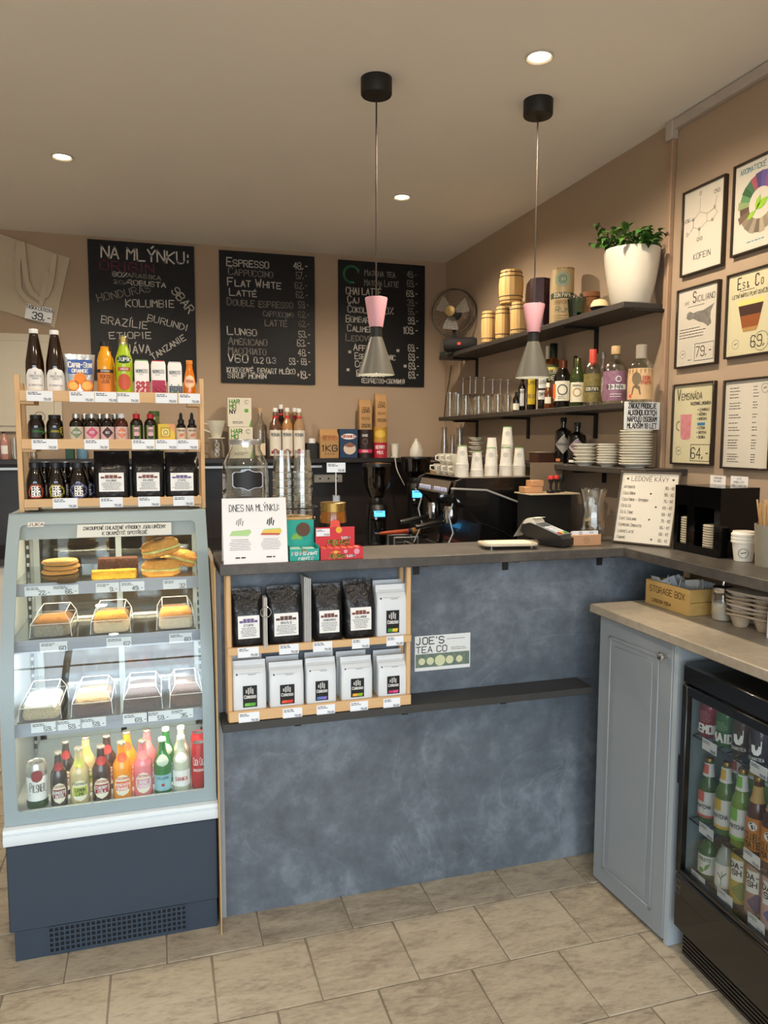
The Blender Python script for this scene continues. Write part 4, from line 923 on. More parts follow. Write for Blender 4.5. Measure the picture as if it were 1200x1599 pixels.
for (tx, x, y, h_, c, w_) in (('Matcha tea', 822, 172, 34, 'd', 178), ('49,-', 1048, 182, 34, 'd', 60), ('Matcha Latté', 822, 224, 34, 'd', 196), ('69,-', 1050, 232, 36, 'd', 62), ('CHAI LATTÉ', 722, 270, 36, 'w', 205), ('69,-', 1048, 285, 34, 'w', 66), ('Čaj', 732, 318, 38, 'w', 66), ('39,-', 1052, 335, 36, 'd', 60), ('Čokoláda 60%', 732, 368, 36, 'w', 265), ('55,-', 1055, 382, 36, 'd', 58), ('Bombardino', 722, 420, 38, 'w', 210), ('99,-', 1056, 432, 38, 'w', 60), ('Calimero', 730, 470, 36, 'w', 168), ('109,-', 1032, 483, 38, 'w', 84), ('Ledové', 722, 520, 36, 'd', 150), ('Affogato', 764, 572, 36, 'w', 180), ('69,-', 1056, 578, 38, 'w', 60), ('Espresso tonic', 770, 618, 34, 'w', 236), ('69,-', 1058, 627, 38, 'w', 60), ('Cold brew', 772, 662, 34, 'w', 180), ('69,-', 1060, 674, 38, 'w', 60), ('Espresso', 780, 712, 34, 'w', 160), ('69,-', 1058, 722, 38, 'w', 60), ('(ESPRESSO+CROWINO)', 802, 746, 24, 'w', 264), ('*', 730, 598, 34, 'w', 26), ('*', 722, 692, 34, 'w', 24), ('*', 988, 590, 34, 'w', 26), ('*', 1028, 672, 34, 'w', 26)):
    u, v = z2p(x, y); rows3.append((tx, u, v, h_/3.4286, c, w_/3.4286, 0))
def swirl(sets, t):
    u, v = z2p(752, 166); a = P(u, v, 'y', YB-.0125); m = MB()
    cx, cz = a.x-t.location.x, a.z-t.location.z
    for k, rr in enumerate((.058, .054, .050)): m.ring(cx, cz, rr, .008-.002*k, -.0128, 20, rad(30-8*k), rad(285))
    sets[99, 'g'] = m
chalkboard(1.210, 1.837, 1.934, 2.779, 'black chalkboard with a green swirl, partly behind a pendant lamp', rows3, swirl)

# ------------------------------------------------------------------ tote bag, fuse box
canvas = M('canvas', 'CDBFA9', .95, var=.08, scale=300, bump=.3)
pts = [P(u, v, 'y', YB-.01) for u, v in ((-12, 361), (109, 403), (85, 512), (-30, 474))]
tb = thing('tote_bag', 'beige canvas tote bag hanging tilted on the back wall', 'bag', (pts[2].x, YB-.001, pts[2].z))
q = [(p.x-tb.location.x, p.z-tb.location.z) for p in pts]
nb = 8; vs = []; fs = []
for j in range(nb+1):
    for i in range(nb+1):
        a, b = i/nb, j/nb
        x_ = (q[0][0]*(1-a)+q[1][0]*a)*(1-b)+(q[3][0]*(1-a)+q[2][0]*a)*b; z_ = (q[0][1]*(1-a)+q[1][1]*a)*(1-b)+(q[3][1]*(1-a)+q[2][1]*a)*b
        bul = sin(pi*a)**.5*sin(pi*b)**.5; vs.append((x_, -.006-.018*bul-.004*sin(7*a+3*b), z_))
nn = len(vs)
vs += [(a, -.001, c) for a, b, c in vs]
for j in range(nb):
    for i in range(nb):
        k = j*(nb+1)+i; fs += [(k, k+1, k+nb+2, k+nb+1), (nn+k, nn+k+nb+1, nn+k+nb+2, nn+k+1)]
rim = [i for i in range(nb+1)]+[nb+(nb+1)*j for j in range(1, nb+1)]+[nb*(nb+1)+i for i in range(nb-1, -1, -1)]+[(nb+1)*j for j in range(nb-1, 0, -1)]
for i in range(len(rim)): a, b = rim[i], rim[(i+1) % len(rim)]; fs.append((a, b, nn+b, nn+a))
part('bag_body', MB().add(vs, fs), canvas, tb)
def strap(px, name_):
    c = [P(u, v, 'y', YB-.03) for u, v in px]; c = [(p.x-tb.location.x, -.030-.004*i % 3, p.z-tb.location.z) for i, p in enumerate(c)]
    m = MB(); L_ = len(c); vs = []; fs = []
    for j, p in enumerate(c):
        d = Vector(c[min(j+1, L_-1)])-Vector(c[max(j-1, 0)]); d.y = 0; d.normalize(); nx, nz = -d.z*.015, d.x*.015
        y_ = -.040-.003*sin(j)
        vs += [(p[0]-nx, y_, p[2]-nz), (p[0]+nx, y_, p[2]+nz), (p[0]+nx, y_+.009, p[2]+nz), (p[0]-nx, y_+.009, p[2]-nz)]
    for j in range(L_-1):
        for (a, b) in ((0, 1), (1, 2), (2, 3), (3, 0)): fs.append((j*4+a, j*4+b, j*4+4+b, j*4+4+a))
    part(name_, m.add(vs, fs), canvas, tb)
strap([(35, 378), (38, 410), (42, 440), (50, 458), (62, 467), (72, 462), (78, 450), (82, 430), (85, 398)], 'handle')
strap([(30, 380), (28, 420), (30, 452), (40, 466), (52, 474), (63, 478), (66, 468), (70, 450), (74, 425)], 'handle')
a, b = P(40, 477, 'y', YB-.02), P(83, 503, 'y', YB-.02)
tg = part('price_tag', MB().box(-(b.x-a.x)/2, (b.x-a.x)/2, -.001, 0, -.045, .045), M('ticket_paper', 'EDF1F6', .5), tb, smooth=False)
tg.location = ((a.x+b.x)/2-tb.location.x, -.034, (a.z+b.z)/2-tb.location.z); tg.rotation_euler = (0, .17, 0)
mm = MB().text('TAŠKA LÁTKOVÁ', 0, .018, .02, .003, .55, -.0015, 'c', width=.15).text('39,-', .07, -.038, .04, .006, .6, -.0015, 'r')
part('print', mm, ink_k, tg, smooth=False, fix=False)
fb = thing('fuse_box', 'cream metal fuse box on the back wall behind the rack', 'fuse box', (-.78, YB-.001, 1.60))
cream = M('cream_enamel', 'C9C0AC', .45, var=.02)
part('frame', MB().box(-.33, .215, -.02, 0, 0, .60, .004), cream, fb)
part('door', MB().box(-.30, .17, -.028, -.0203, .035, .555, .004), cream, fb)
part('sticker', MB().ring(.085, .095, .030, .004, -.0285).disc(.085, .095, .012, -.0285, 12), M('sticker_grey', '77736A', .6), fb, smooth=False, fix=False)
wn = part('warning_sign', MB().poly([(-.03, .24), (.02, .24), (-.005, .29)], -.0285), paint('warn_yellow', 'D8B02A'), fb, smooth=False, fix=False)
part('warning_ring', MB().ring(-.005, .21, .018, .005, -.0285), paint('red_ink', 'B3262B'), fb, smooth=False, fix=False)

# ------------------------------------------------------------------ back ledge and what stands on it
LZ, LY = 1.434, 4.94
lg = thing('wall_ledge', 'long dark ledge along the back wall under the chalkboards', 'shelf', (.2, YB, LZ-.03))
part('board', MB().box(-1.5, 1.795, LY, YB-.0125, LZ-.03, LZ, .002), M('ledge_dark', '231F1D', .4, var=.15), lg, True)
part('metal_edge', MB().box(-1.5, 1.05, LY+.012, LY+.03, LZ-.062, LZ-.048), M('steel', 'B5B8BA', .35, .8), lg, True, False)
part('bracket', MB().box(-1.4, -1.38, LY+.02, YB-.013, LZ-.1, LZ-.0305).box(.62, .64, LY+.02, YB-.013, LZ-.1, LZ-.0305), br_m, lg, True, False)
BY = 5.03
def bslot(u0, u1, vt, y=BY, zb=LZ+.0005):
    xa, xb = xat(u0, y, zb+.05), xat(u1, y, zb+.05); return (xa+xb)/2, xb-xa, hz((u0+u1)/2, vt, y)-zb
def box_pack(name, words, u0, u1, vt, depth, mat, y=BY, zb=LZ+.0005, rz=0, group=None, h=None, tilt=0, cat='box'):
    x, w_, h_ = bslot(u0, u1, vt, y, zb)
    if h: h_ = h
    t = thing(name, words, cat, (x, y, zb), rz, group)
    if tilt: t.rotation_euler = (tilt, 0, rz)
    part('box', MB().box(-w_/2, w_/2, -depth/2, depth/2, 0, h_, .002), mat, t)
    return t, w_, h_, -depth/2-.0008
hm = M('carton_white', 'EFEBE6', .4, var=.01); grn = paint('harmony_green', '5FA83A')
def harmony(u0, u1, vt, zb, words, h=None, rz=0):
    t, w_, h_, y = box_pack('milk_carton', words, u0, u1, vt, .09, M('kraft_white', 'DDD8C8', .5, var=.03), BY, zb, rz, 'plant drink boxes on the ledge', h)
    ink(t, 'lettering', grn, lambda m: m.text('HAR', -w_*.42, h_*.8, h_*.13, h_*.03, .7, y).text('MO', -w_*.42, h_*.63, h_*.13, h_*.03, .7, y).rect(w_*.2, w_*.36, h_*.5, h_*.62, y))
    ink(t, 'lettering', ink_k, lambda m: m.text('NY', -w_*.42, h_*.46, h_*.13, h_*.03, .7, y).ring(w_*.3, h_*.86, h_*.06, h_*.014, y, 12, .5, 5.5).lines(-w_*.3, w_*.3, h_*.1, h_*.2, 2, h_*.02, y))
    part('leaf_mark', MB().poly([(w_*.38, h_*.02), (w_*.49, h_*.02), (w_*.49, h_*.28)], y), grn, t, smooth=False, fix=False)
    return h_
h1 = harmony(358, 394, 667, LZ+.0005, 'lower white plant drink box stacked on the ledge')
harmony(355, 392, 622, LZ+.0005+h1+.001, 'upper white plant drink box stacked on the ledge', hz(375, 622, BY)-hz(375, 667, BY))
# ceramic dripper on glass server
x, w_, h_ = bslot(322, 354, 656)
t = thing('coffee_server', 'glass coffee server with a patterned window on the ledge', 'coffee server', (x, BY-.02, LZ+.0005))
r_ = w_*.40; hs = h_*.52
cg = thin_glass('clear_glass', (.95, .95, .92), .95, .12, .07, 1.2)
part('glass', MB().lathe([(r_*.95, 0), (r_, .01), (r_*.97, hs*.6), (r_*.75, hs*.9), (r_*.8, hs)], 24, close=False), cg, t)
part('handle', MB().tube([(-r_*.9, 0, hs*.8), (-r_*1.5, 0, hs*.75), (-r_*1.5, 0, hs*.3), (-r_*.95, 0, hs*.2)], .006, 8), cg, t)
part('pattern', MB().ring(0, hs*.22, hs*.1, .004, -r_-.001, 12).ring(0, hs*.45, hs*.1, .004, -r_-.001, 12).ring(0, hs*.68, hs*.1, .004, -r_-.001, 12), ink_w, t, smooth=False, fix=False)
d = thing('coffee_dripper', 'white ceramic pour-over dripper on the glass server', 'coffee dripper', (x, BY-.02, LZ+.001+hs))
cer = M('ceramic_white', 'DDDACB', .25, var=.02); hh = h_*.46
part('flange', MB().lathe([(0, 0), (r_*1.05, 0), (r_*1.05, .006), (0, .006)], 24), cer, d)
part('cone', MB().lathe([(r_*.5, .006), (r_*.6, .012), (r_*1.15, hh), (r_*1.08, hh), (r_*.45, .012)], 28, close=False), cer, d)
part('handle', MB().tube([(-r_*.9, 0, hh*.8), (-r_*1.6, 0, hh*.85), (-r_*1.6, 0, hh*.5), (-r_*.75, 0, hh*.35)], .006, 8), cer, d)
# bottles on the ledge
def ledge_bottle(u0, u1, vt, prof, glass, words, cap, labels, prints=(), name_='bottle', y=BY, grp=None):
    x, w_, h_ = bslot(u0, u1, vt, y)
    return bottle(name_, words, 'bottle', (x, y, LZ+.0005), prof, w_/2*.97, h_, glass, cap, labels, prints, group=grp)
ledge_bottle(397, 417, 637, 'spirit', cg, 'clear square bottle beside the plant drink boxes', (paint('cork', 'B89A70'), .4, .9, 1), [(paint('peach_label', 'E3D0B8'), .06, .3, .9)])
syl = M('label_syrup', 'E4DED2', .5, var=.03)
for i, (u0, u1, vt, c, ac, y, wd) in enumerate(((421, 440, 637, '6A4A38', 'A02A2A', BY-.02, 'syrup bottle with red berry label, left of the front three'), (440, 458, 637, 'B08050', '9A7A5A', BY-.02, 'syrup bottle with plain label, middle of the front three'), (458, 477, 638, 'A88868', 'A03A2A', BY-.02, 'syrup bottle with red fruit label, right of the front three'), (431, 448, 632, '3A2018', '8A2A2A', BY+.06, 'dark syrup bottle in the second row of the ledge'), (452, 470, 637, 'A06A3A', '8A2A2A', BY+.06, 'amber syrup bottle in the second row of the ledge'))):
    ledge_bottle(u0, u1, vt, 'wine', M('syrup_'+c, c, .07, coat=.5), wd, (cw, .42, .92, 1.0), [(syl, .05, .56, 1.2), (paint('cap_red', 'C41E2E'), .80, .84, 2.9)], [(0, 'MONIN', .44, .06, paint('ink_slate', '4A5560'), .55), (0, lambda m, R, h: m.disc(0, .14*h, .05*h, 0, 12).disc(.06*h, .12*h, .035*h, 0, 10).disc(-.06*h, .12*h, .03*h, 0, 10), 0, 0, paint('fr_'+ac, ac))], 'syrup_bottle', y, 'syrup bottles on the back ledge')
x, w_, h_ = bslot(477, 497, 692)
t = thing('napkin_holder', 'black container with white lid beside the syrup bottles', 'container', (x, BY, LZ+.0005))
part('body', MB().loft([(0, w_/2, w_*.4, 0, 6), (h_, w_/2, w_*.4, 0, 6)], 24), blk, t)
part('lid', MB().lathe([(0, h_), (w_*.3, h_), (w_*.28, h_+.03), (0, h_+.033)], 16), cw, t)
def kraft(u0, u1, vt, words, zb, lines_, depth=.07, h=None, y=BY):
    x, w_, h_ = bslot(u0, u1, vt, y, zb)
    t = thing('kraft_bag', words, 'paper bag', (x, y, zb), 0, 'kraft paper packs on the ledge')
    part('bag', MB().loft([(0, w_/2, depth/2, 0, 8), (h_*.75, w_/2, depth/2, 0, 8), (h_*.92, w_*.47, depth*.2, .01, 8), (h_, w_*.46, .012, .012, 8)], 28), M('kraft', 'B48C5C', .75, var=.08, scale=60), t)
    yy = -depth/2-.001
    for (tx, zf, hf, mt, wf_) in lines_: ink(t, 'lettering', mt, lambda m: m.text(tx, 0, h_*zf, h_*hf, h_*hf*.16, .6, yy, 'c', width=w_*wf_))
    return h_
kraft(498, 528, 670, 'kraft paper coffee bag marked 1KG on the ledge', LZ+.0005, (('ORIGINAL', .72, .07, paint('ink_orange', 'B5562A'), .7), ('BLEND', .62, .1, paint('ink_orange', 'B5562A'), .7), ('1KG', .24, .2, ink_k, .75), ('KAVA', .12, .05, ink_k, .5)), .09)
t, w_, h_, y = box_pack('cocoa_box', 'blue cocoa box with a cup picture beside the kraft bag', 529, 557, 670, .07, paint('granko_blue', '1E3A5C'))
part('title_plate', MB().disc(0, h_*.74, w_*.42, y, 20, h_*.1), ink_w, t, smooth=False, fix=False)
ink(t, 'lettering', paint('red_ink', 'B3262B'), lambda m: m.text('GRANKO', 0, h_*.7, h_*.09, h_*.022, .6, y-.0006, 'c', width=w_*.72))
part('cup_picture', MB().disc(w_*.05, h_*.32, w_*.34, y, 20, h_*.2), paint('cup_cream', 'D9C6B4'), t, smooth=False, fix=False)
part('cocoa_picture', MB().disc(w_*.05, h_*.44, w_*.28, y-.0006, 18, h_*.07), paint('cocoa', '8A5A44'), t, smooth=False, fix=False)
def tin(u0, u1, vt, zb, words, c, bands=(), prints=(), vb=None, name_='tin_can'):
    x, w_, h_ = bslot(u0, u1, vt, BY, zb)
    if vb: h_ = hz((u0+u1)/2, vt, BY)-hz((u0+u1)/2, vb, BY)
    bottle(name_, words, 'tin', (x, BY, zb), [(1, 0), (1, .93), (1.03, .93), (1.03, 1), (0, 1)], w_/2*.97, h_, paint('tin_'+c, c), None, bands, prints, group='tins on the back ledge')
    return h_
hd = tin(559, 582, 671, LZ+.0005, 'dark brown cocoa tin with pink band on the ledge', '2A1E1C', [(paint('tin_pink', 'D63A6A'), .18, .3, 3.1)], [(None, 'CHOC', .76, .07, ink_w, .55), (None, lambda m, R, h: m.ring(0, .58*h, .09*h, .03*h), 0, 0, paint('choc_ring', '6A4A40')), (0, 'COCOA', .21, .06, ink_w, .55)])
hr = tin(583, 605, 691, LZ+.0005, 'red tin under the golden tin on the ledge', 'B3203A', (), [(None, 'BERRY', .6, .2, ink_w, .5), (None, 'MIX', .25, .2, ink_w, .5)])
hg = tin(583, 605, 667, LZ+.001+hr, 'golden tin stacked on the red tin', 'C2933A', [(paint('tin_fruit', 'DDB84A'), .3, .8, .8, 'oval')], (), 691)
kraft(560, 580, 624, 'shorter kraft tea pack standing on the dark tin', LZ+.001+hd, (('TEA', .66, .08, ink_k, .5), ('CHAI', .56, .1, ink_k, .6), ('BLEND', .34, .07, paint('ink_brown', '7A5A3A'), .6), ('250G', .08, .1, ink_k, .7)), .06)
kraft(585, 604, 615, 'taller kraft tea pack standing on the golden tin', LZ+.0015+hr+hg, (('TEA', .68, .07, ink_k, .5), ('CHAI', .58, .09, ink_k, .6), ('BLEND', .38, .06, paint('ink_brown', '7A5A3A'), .6), ('250G', .16, .08, ink_k, .7)), .06)
# paper cups (one mesh shared)
CUPH, CUPR = .092, .0305
cup_paper = M('cup_paper', 'E9E4D8', .55, var=.02)
def cup_mesh(inv):
    pr = [(CUPR*.70, 0), (CUPR*.97, CUPH-.004), (CUPR*1.08, CUPH-.004), (CUPR*1.08, CUPH), (CUPR*.955, CUPH), (CUPR*.688, .001), (0, .001)]
    if inv: pr = [(r, CUPH-z) for r, z in pr]
    return MB().lathe(pr, 20, close=False).mesh('paper_cup', cup_paper)
cup_up, cup_inv = cup_mesh(False), cup_mesh(True)
x, w_, h_ = bslot(609, 625, 692)
t = tag(link('paper_cup', cup_up), 'single white paper cup on the back ledge beside the red tin', 'paper cup'); t.location = (x, BY, LZ+.0005); t.scale = (1, 1, 1.05)
# left end of the ledge and what shows through the rack
ledge_bottle(0, 14, 674, 'med', M('pink_soap', 'C08A84', .2), 'pink soap bottle at the left end of the back ledge', (blk, .4, .9, 1.0), [(white_l, .2, .5, .8)])
for (u0, u1, vt, wd) in ((16, 30, 684, 'small drinking glass beside the pink soap bottle'), (46, 60, 690, 'small drinking glass showing through the rack below the jars')):
    x, w_, h_ = bslot(u0, u1, vt); r = w_/2
    t = tag(part('drinking_glass', MB().lathe([(r*.8, 0), (r, h_), (r*.94, h_), (r*.75, .006), (0, .006)], 18), cg), wd, 'glass'); t.location = (x, BY, LZ+.0005)
bottle('spray_bottle', 'light blue plastic bottle showing through the rack above the dark bottles', 'bottle', (xat(129, BY, LZ), BY, LZ+.0005), 'med', .032, .21, paint('blue_plastic', '6E96B0'), (cw, .4, .9, 1.0))
box_pack('green_box', 'dark green box showing through the rack', 103, 116, 700, .06, paint('dark_green', '1F4A3A'))
x, w_, h_ = bslot(236, 248, 640)
bottle('green_jar', 'green topped jar showing behind the red-capped syrups', 'jar', (x, BY, LZ+.0005), [(.95, 0), (1, .05), (1, .9), (.9, 1)], .034, .30, thin_glass('green_tint', (.62, .75, .5), .6, .12), (paint('dark_green2', '3E5A2A'), 1.02, .9, 1.0))

# socket strip on the backsplash
a, b = P(490, 741, 'y', YB-.03), P(534, 753, 'y', YB-.03)
t = thing('power_strip', 'white power socket strip on the dark wall under the ledge', 'power strip', ((a.x+b.x)/2, YB-.0125, b.z)); w_ = b.x-a.x; h_ = a.z-b.z
part('case', MB().box(-w_/2, w_/2, -.04, 0, 0, h_, .004), M('socket_white', 'CFC8B8', .4), t)
for k in range(3):
    s_ = part('socket', MB().box(-w_*.42+k*w_*.3, -w_*.18+k*w_*.3, -.043, -.0402, h_*.12, h_*.88, .002), M('socket_white', 'CFC8B8', .4), t)
    part('hole', MB().disc(-w_*.30+k*w_*.3, h_*.5, h_*.12, -.0435, 10), blk, s_, smooth=False, fix=False)

# ================================================================== FAN IN THE CORNER
fx, fyy = 1.868, 4.66
S1Z, S2Z, S3Z = 2.108, 1.708, 1.442
t = thing('desk_fan', 'grey wire-caged desk fan in the corner on the top shelf', 'fan', (fx, fyy, S1Z+.0005), rad(-38))
steel_d = M('fan_metal', '4A4540', .35, .6)
part('base', MB().lathe([(0, 0), (.06, 0), (.058, .012), (.02, .02), (0, .02)], 24), blk, t)
part('stem', MB().tube([(0, 0, .015), (0, .02, .12), (0, .01, .2)], .012, 10), blk, t)
part('motor', MB().lathe([(0, 0), (.04, 0), (.045, .04), (.03, .08), (0, .085)], 20).xf(lambda a, b, c: (a, c+.0, -b+.272)), blk, t)
Rf = .150; cz = .272
cg_ = MB()
for rr, yy in ((Rf, -.0), (Rf*.97, -.055)): cg_.tube([(rr*cos(a), yy, cz+rr*sin(a)) for a in [2*pi*i/32 for i in range(32)]], .005 if rr == Rf else .002, 6, True)
for rr in [Rf*(.3+.1*k) for k in range(7)]: cg_.tube([(rr*cos(a), -.075+.03*(rr/Rf)**2, cz+rr*sin(a)) for a in [2*pi*i/28 for i in range(28)]], .0008, 4, True)
for k in range(24):
    a = 2*pi*k/24; cg_.tube([(rr*cos(a), yy, cz+rr*sin(a)) for rr, yy in ((.03, -.078), (Rf*.6, -.066), (Rf*.97, -.05), (Rf, -.02), (Rf*.8, .03))], .0008, 4)
part('cage', cg_, steel_d, t)
part('hub_badge', MB().lathe([(0, 0), (.034, 0), (.032, .006), (0, .008)], 20).xf(lambda a, b, c: (a, -c-.078, b+cz)), M('brass_badge', '8A744A', .3, .7), t)
for k in range(3):
    a0 = 2*pi*k/3+.4; vs = []
    for i in range(9):
        f = i/8; rr = .03+f*(Rf*.8-.03); wd = (.62-.16*f)*1.25
        for s_ in (-1, 1): a = a0+s_*wd*(.75); vs.append((rr*cos(a), -.03+s_*.016, cz+rr*sin(a)))
    part('blade', MB().add(vs, [(2*i, 2*i+1, 2*i+3, 2*i+2) for i in range(8)]), M('fan_blade', '8A8278', .35), t)

# ================================================================== RIGHT WALL SHELVES
shelf_m = M('shelf_dark', '3A3430', .5, var=.1, scale=12); SX = 1.80
def rshelf(z, y0, y1, us, words, th=.024, drop=.12):
    t = thing('wall_shelf', words, 'shelf', (XR, (y0+y1)/2, z-th), 0, 'dark shelves on the right wall')
    part('board', MB().box(SX, XR-.001, y0, y1, z-th, z, .0015), shelf_m, t, True)
    for u in us:
        yy = yat(u, XR-.02, z-.06)
        b = MB().box(XR-.012, XR-.001, yy-.011, yy+.011, z-th-drop, z-th-.0005).box(SX+.03, XR-.012, yy-.011, yy+.011, z-th-.012, z-th-.0005)
        part('bracket', b, br_m, t, True, False)
    return t
rshelf(S1Z, 2.672, 4.74, (742, 928, 1036), 'dark top shelf on the right wall carrying the planter')
rshelf(S2Z, 2.66, 4.74, (742, 822, 927), 'dark middle shelf on the right wall carrying bottles')
rshelf(S3Z, 2.50, 4.93, (838, 940), 'dark lowest shelf on the right wall carrying saucers', drop=.06)
def rslot(u0, u1, vt, zb, x=1.9):
    uc = (u0+u1)/2; y = yat(uc, x, zb+.05); dep = (Vector((x, y, zb+.05))-Vector((0, 0, H))).dot(FW)
    return y, (u1-u0)*dep/FPX, P(uc, vt, 'x', x).z-zb
# ---- top shelf
x_ = 1.86
y, w_, h_ = rslot(706, 750, 526, S1Z)
t = thing('bluetooth_speaker', 'black cylindrical portable speaker with red badge beside the fan', 'speaker', (1.835, y-.06, S1Z+.0005), rad(-28)); r_ = .045
part('body', MB().lathe([(0, -.1), (r_*.8, -.1), (r_, -.085), (r_, .085), (r_*.8, .1), (0, .1)], 24).xf(lambda a, b, c: (c, b, a+r_)), M('speaker_cloth', '141416', .8, var=.2, scale=300), t)
part('end_ring', MB().tube([(.1, r_*.8*cos(a), r_+r_*.8*sin(a)) for a in [2*pi*i/20 for i in range(20)]], .004, 6, True), blk, t)
part('badge', MB().box(-.012, .008, -r_-.003, -r_+.001, r_-.008, r_+.008, .001), paint('badge_red', 'D8402A'), t)
y, w_, h_ = rslot(687, 712, 545, S1Z)
for k in range(2): tag(part('tablet', MB().box(1.802, 1.83+.006*k, 4.735-.11, 4.735, S1Z+.0005+k*.013, S1Z+.012+k*.013, .002), M('tablet_grey', '3F4440', .4)), ('flat dark case lying under another at the far end of the top shelf', 'flat dark case lying uppermost at the far end of the top shelf')[k], 'case')
bw_ = wood('barrel_wood', 'D9B67C', 'C49A58', 'z', 12, .55); hoop = M('hoop_dark', '2E241C', .6)
def barrel(u0, u1, vt, zb, words, h=None, uy=None):
    y, w_, h_ = rslot(u0, u1, vt, zb, 1.875)
    if h: h_ = h
    if uy is not None: y = uy
    t = thing('wooden_barrel', words, 'barrel', (1.875, y, zb), random.uniform(-.5, .5), 'small pine barrels on the top shelf'); R = w_/2*.97
    bl = lambda f: R*(.86+.14*(1-(2*f-1)**2))
    n = 16
    for k in range(n):
        a0, a1 = 2*pi*k/n+.012, 2*pi*(k+1)/n-.012; vs = []
        for i in range(7):
            f = i/6; r = bl(f)
            vs += [(r*sin(a0), -r*cos(a0), f*h_), (r*sin(a1), -r*cos(a1), f*h_)]
        part('stave', MB().add(vs, [(2*i, 2*i+1, 2*i+3, 2*i+2) for i in range(6)]), bw_, t)
    part('core', MB().lathe([(0, .003)]+[(bl(i/6)-.0015, max(.003, min(h_-.003, i/6*h_))) for i in range(7)]+[(0, h_-.003)], 24), bw_, t)
    for f in (.08, .2, .8, .92): part('hoop', MB().tube([((bl(f)+.0002)*cos(a), (bl(f)+.0002)*sin(a), f*h_) for a in [2*pi*i/24 for i in range(24)]], .0022, 5, True), hoop, t)
    return y, h_
y1, hb1 = barrel(751, 775, 487, S1Z+.0005, 'small pine barrel nearest the black speaker')
y2, hb2 = barrel(773, 797, 480, S1Z+.0005, 'small pine barrel in the middle of the lower three')
y3, hb3 = barrel(797, 824, 473, S1Z+.0005, 'small pine barrel in the lower row nearest the purple tin')
barrel(784, 824, 421, S1Z+.001+max(hb2, hb3), 'larger pine barrel stacked on the lower barrels', None, (y2+y3)/2)
y, w_, h_ = rslot(827, 858, 437, S1Z+.0005)
t = thing('rum_tin', 'tall dark purple rum gift tin on the top shelf', 'tin', (1.9, y, S1Z+.0005), facecam(1.9, y))
pp = [(w_*.5*cos(pi/8+pi/4*i)*1.05, w_*.5*sin(pi/8+pi/4*i)*1.05) for i in range(8)]
part('tin', MB().prism(pp, 0, h_*.985, 'z'), M('tin_purple', '3E1E30', .4, .3, var=.6, scale=40), t, smooth=False)
part('lid', MB().prism([(a*1.01, b*1.01) for a, b in pp], h_*.985, h_, 'z'), M('tin_purple_lid', '2E1622', .4, .3), t, smooth=False)
ink(t, 'lettering', M('ink_pale', 'C9B8C0', .6), lambda m: m.ring(0, h_*.5, h_*.04, h_*.012, -w_*.492).text('DON PAPA', 0, h_*.34, h_*.07, h_*.014, .55, -w_*.492, 'c', width=w_*.38).lines(-w_*.18, w_*.18, h_*.12, h_*.3, 4, h_*.008, -w_*.492, 'c'))
y, w_, h_ = rslot(860, 896, 421, S1Z+.0005)
bottle('rum_tube', 'tall cream rum gift tube with green lettering on the top shelf', 'tin', (1.9, y, S1Z+.0005), [(1, 0), (1, .97), (1.01, .97), (1.01, 1), (0, 1)], w_/2*.97, h_, M('tube_cream', 'BFA77C', .5, .1, var=.15, scale=30), (M('tube_lid', '8A6E40', .35, .6), 1.02, .975, 1.0),
    [(paint('papa_band', '26382C'), .46, .56, 1.4), (paint('papa_seal', '9CA88C'), .66, .92, .7, 'oval')],
    [(0, 'DON PAPA', .48, .065, M('ink_cream', 'E6DCC0', .6), .6, .2), (1, lambda m, R, h: m.ring(0, .79*h, .07*h, .012*h).ring(0, .79*h, .04*h, .012*h, a0=.7, a1=5.6), 0, 0, paint('seal_green', '4A6A60')), (None, 'BAROKO', .36, .06, paint('ink_brown', '7A5A3A'), .6, .1), (None, 'Rum', .22, .09, paint('seal_green', '4A6A60'), .7, .1), (None, lambda m, R, h: m.lines(-R*.8, R*.8, .05*h, .18*h, 3, .008*h), 0, 0, paint('ink_brown', '7A5A3A'))])
# green cut-glass jar, terracotta pot, bowl
y, w_, h_ = rslot(886, 917, 460, S1Z+.0005, 1.85)
t = thing('glass_jar', 'green cut-glass jar holding bent spoons on the top shelf', 'jar', (1.85, y, S1Z+.0005)); r = w_/2*.95
pr = [(r*.75, 0), (r*.8, .004), (r, h_*.8), (r*.93, h_*.8), (r*.7, .01), (0, .01)]
part('jar', MB().lathe(pr, 12, close=False), thin_glass('green_glass_thin', (.30, .52, .36), .8, .12, .05, 2), t, smooth=False)
sp = MB()
for k in range(6):
    a = k*1.05; sp.tube([(r*.3*cos(a), r*.3*sin(a), .015), (r*.6*cos(a+.4), r*.6*sin(a+.4), h_*.8), (r*.55*cos(a+.6), r*.55*sin(a+.6), h_*.98), (r*.3*cos(a+.8), r*.3*sin(a+.8), h_*.9)], .004, 6)
part('spoons', sp, M('chrome', 'C8C8C8', .12, 1), t)
y, w_, h_ = rslot(908, 938, 457, S1Z+.0005, 1.94)
t = thing('clay_pot', 'small terracotta pot behind the green glass jar', 'pot', (1.94, y, S1Z+.0005)); r = w_/2*.9
part('pot', MB().lathe([(r*.62, 0), (r*.9, h_*.82), (r, h_*.82), (r, h_), (r*.88, h_), (r*.6, .01), (0, .01)], 22, close=False), M('terracotta', '8A5A34', .8, var=.15), t)
part('soil', MB().lathe([(0, h_*.9), (r*.85, h_*.9)], 16, close=False), M('soil', '2E2218', .95), t)
y, w_, h_ = rslot(923, 955, 466, S1Z+.0005, 1.85)
t = thing('bowl', 'cream dome on a black saucer beside the white planter', 'bowl', (1.85, y+.01, S1Z+.0005)); r = w_/2*.95
part('saucer', MB().lathe([(r*.55, 0), (r, h_*.32), (r*.97, h_*.36), (0, h_*.36)], 22), blk, t)
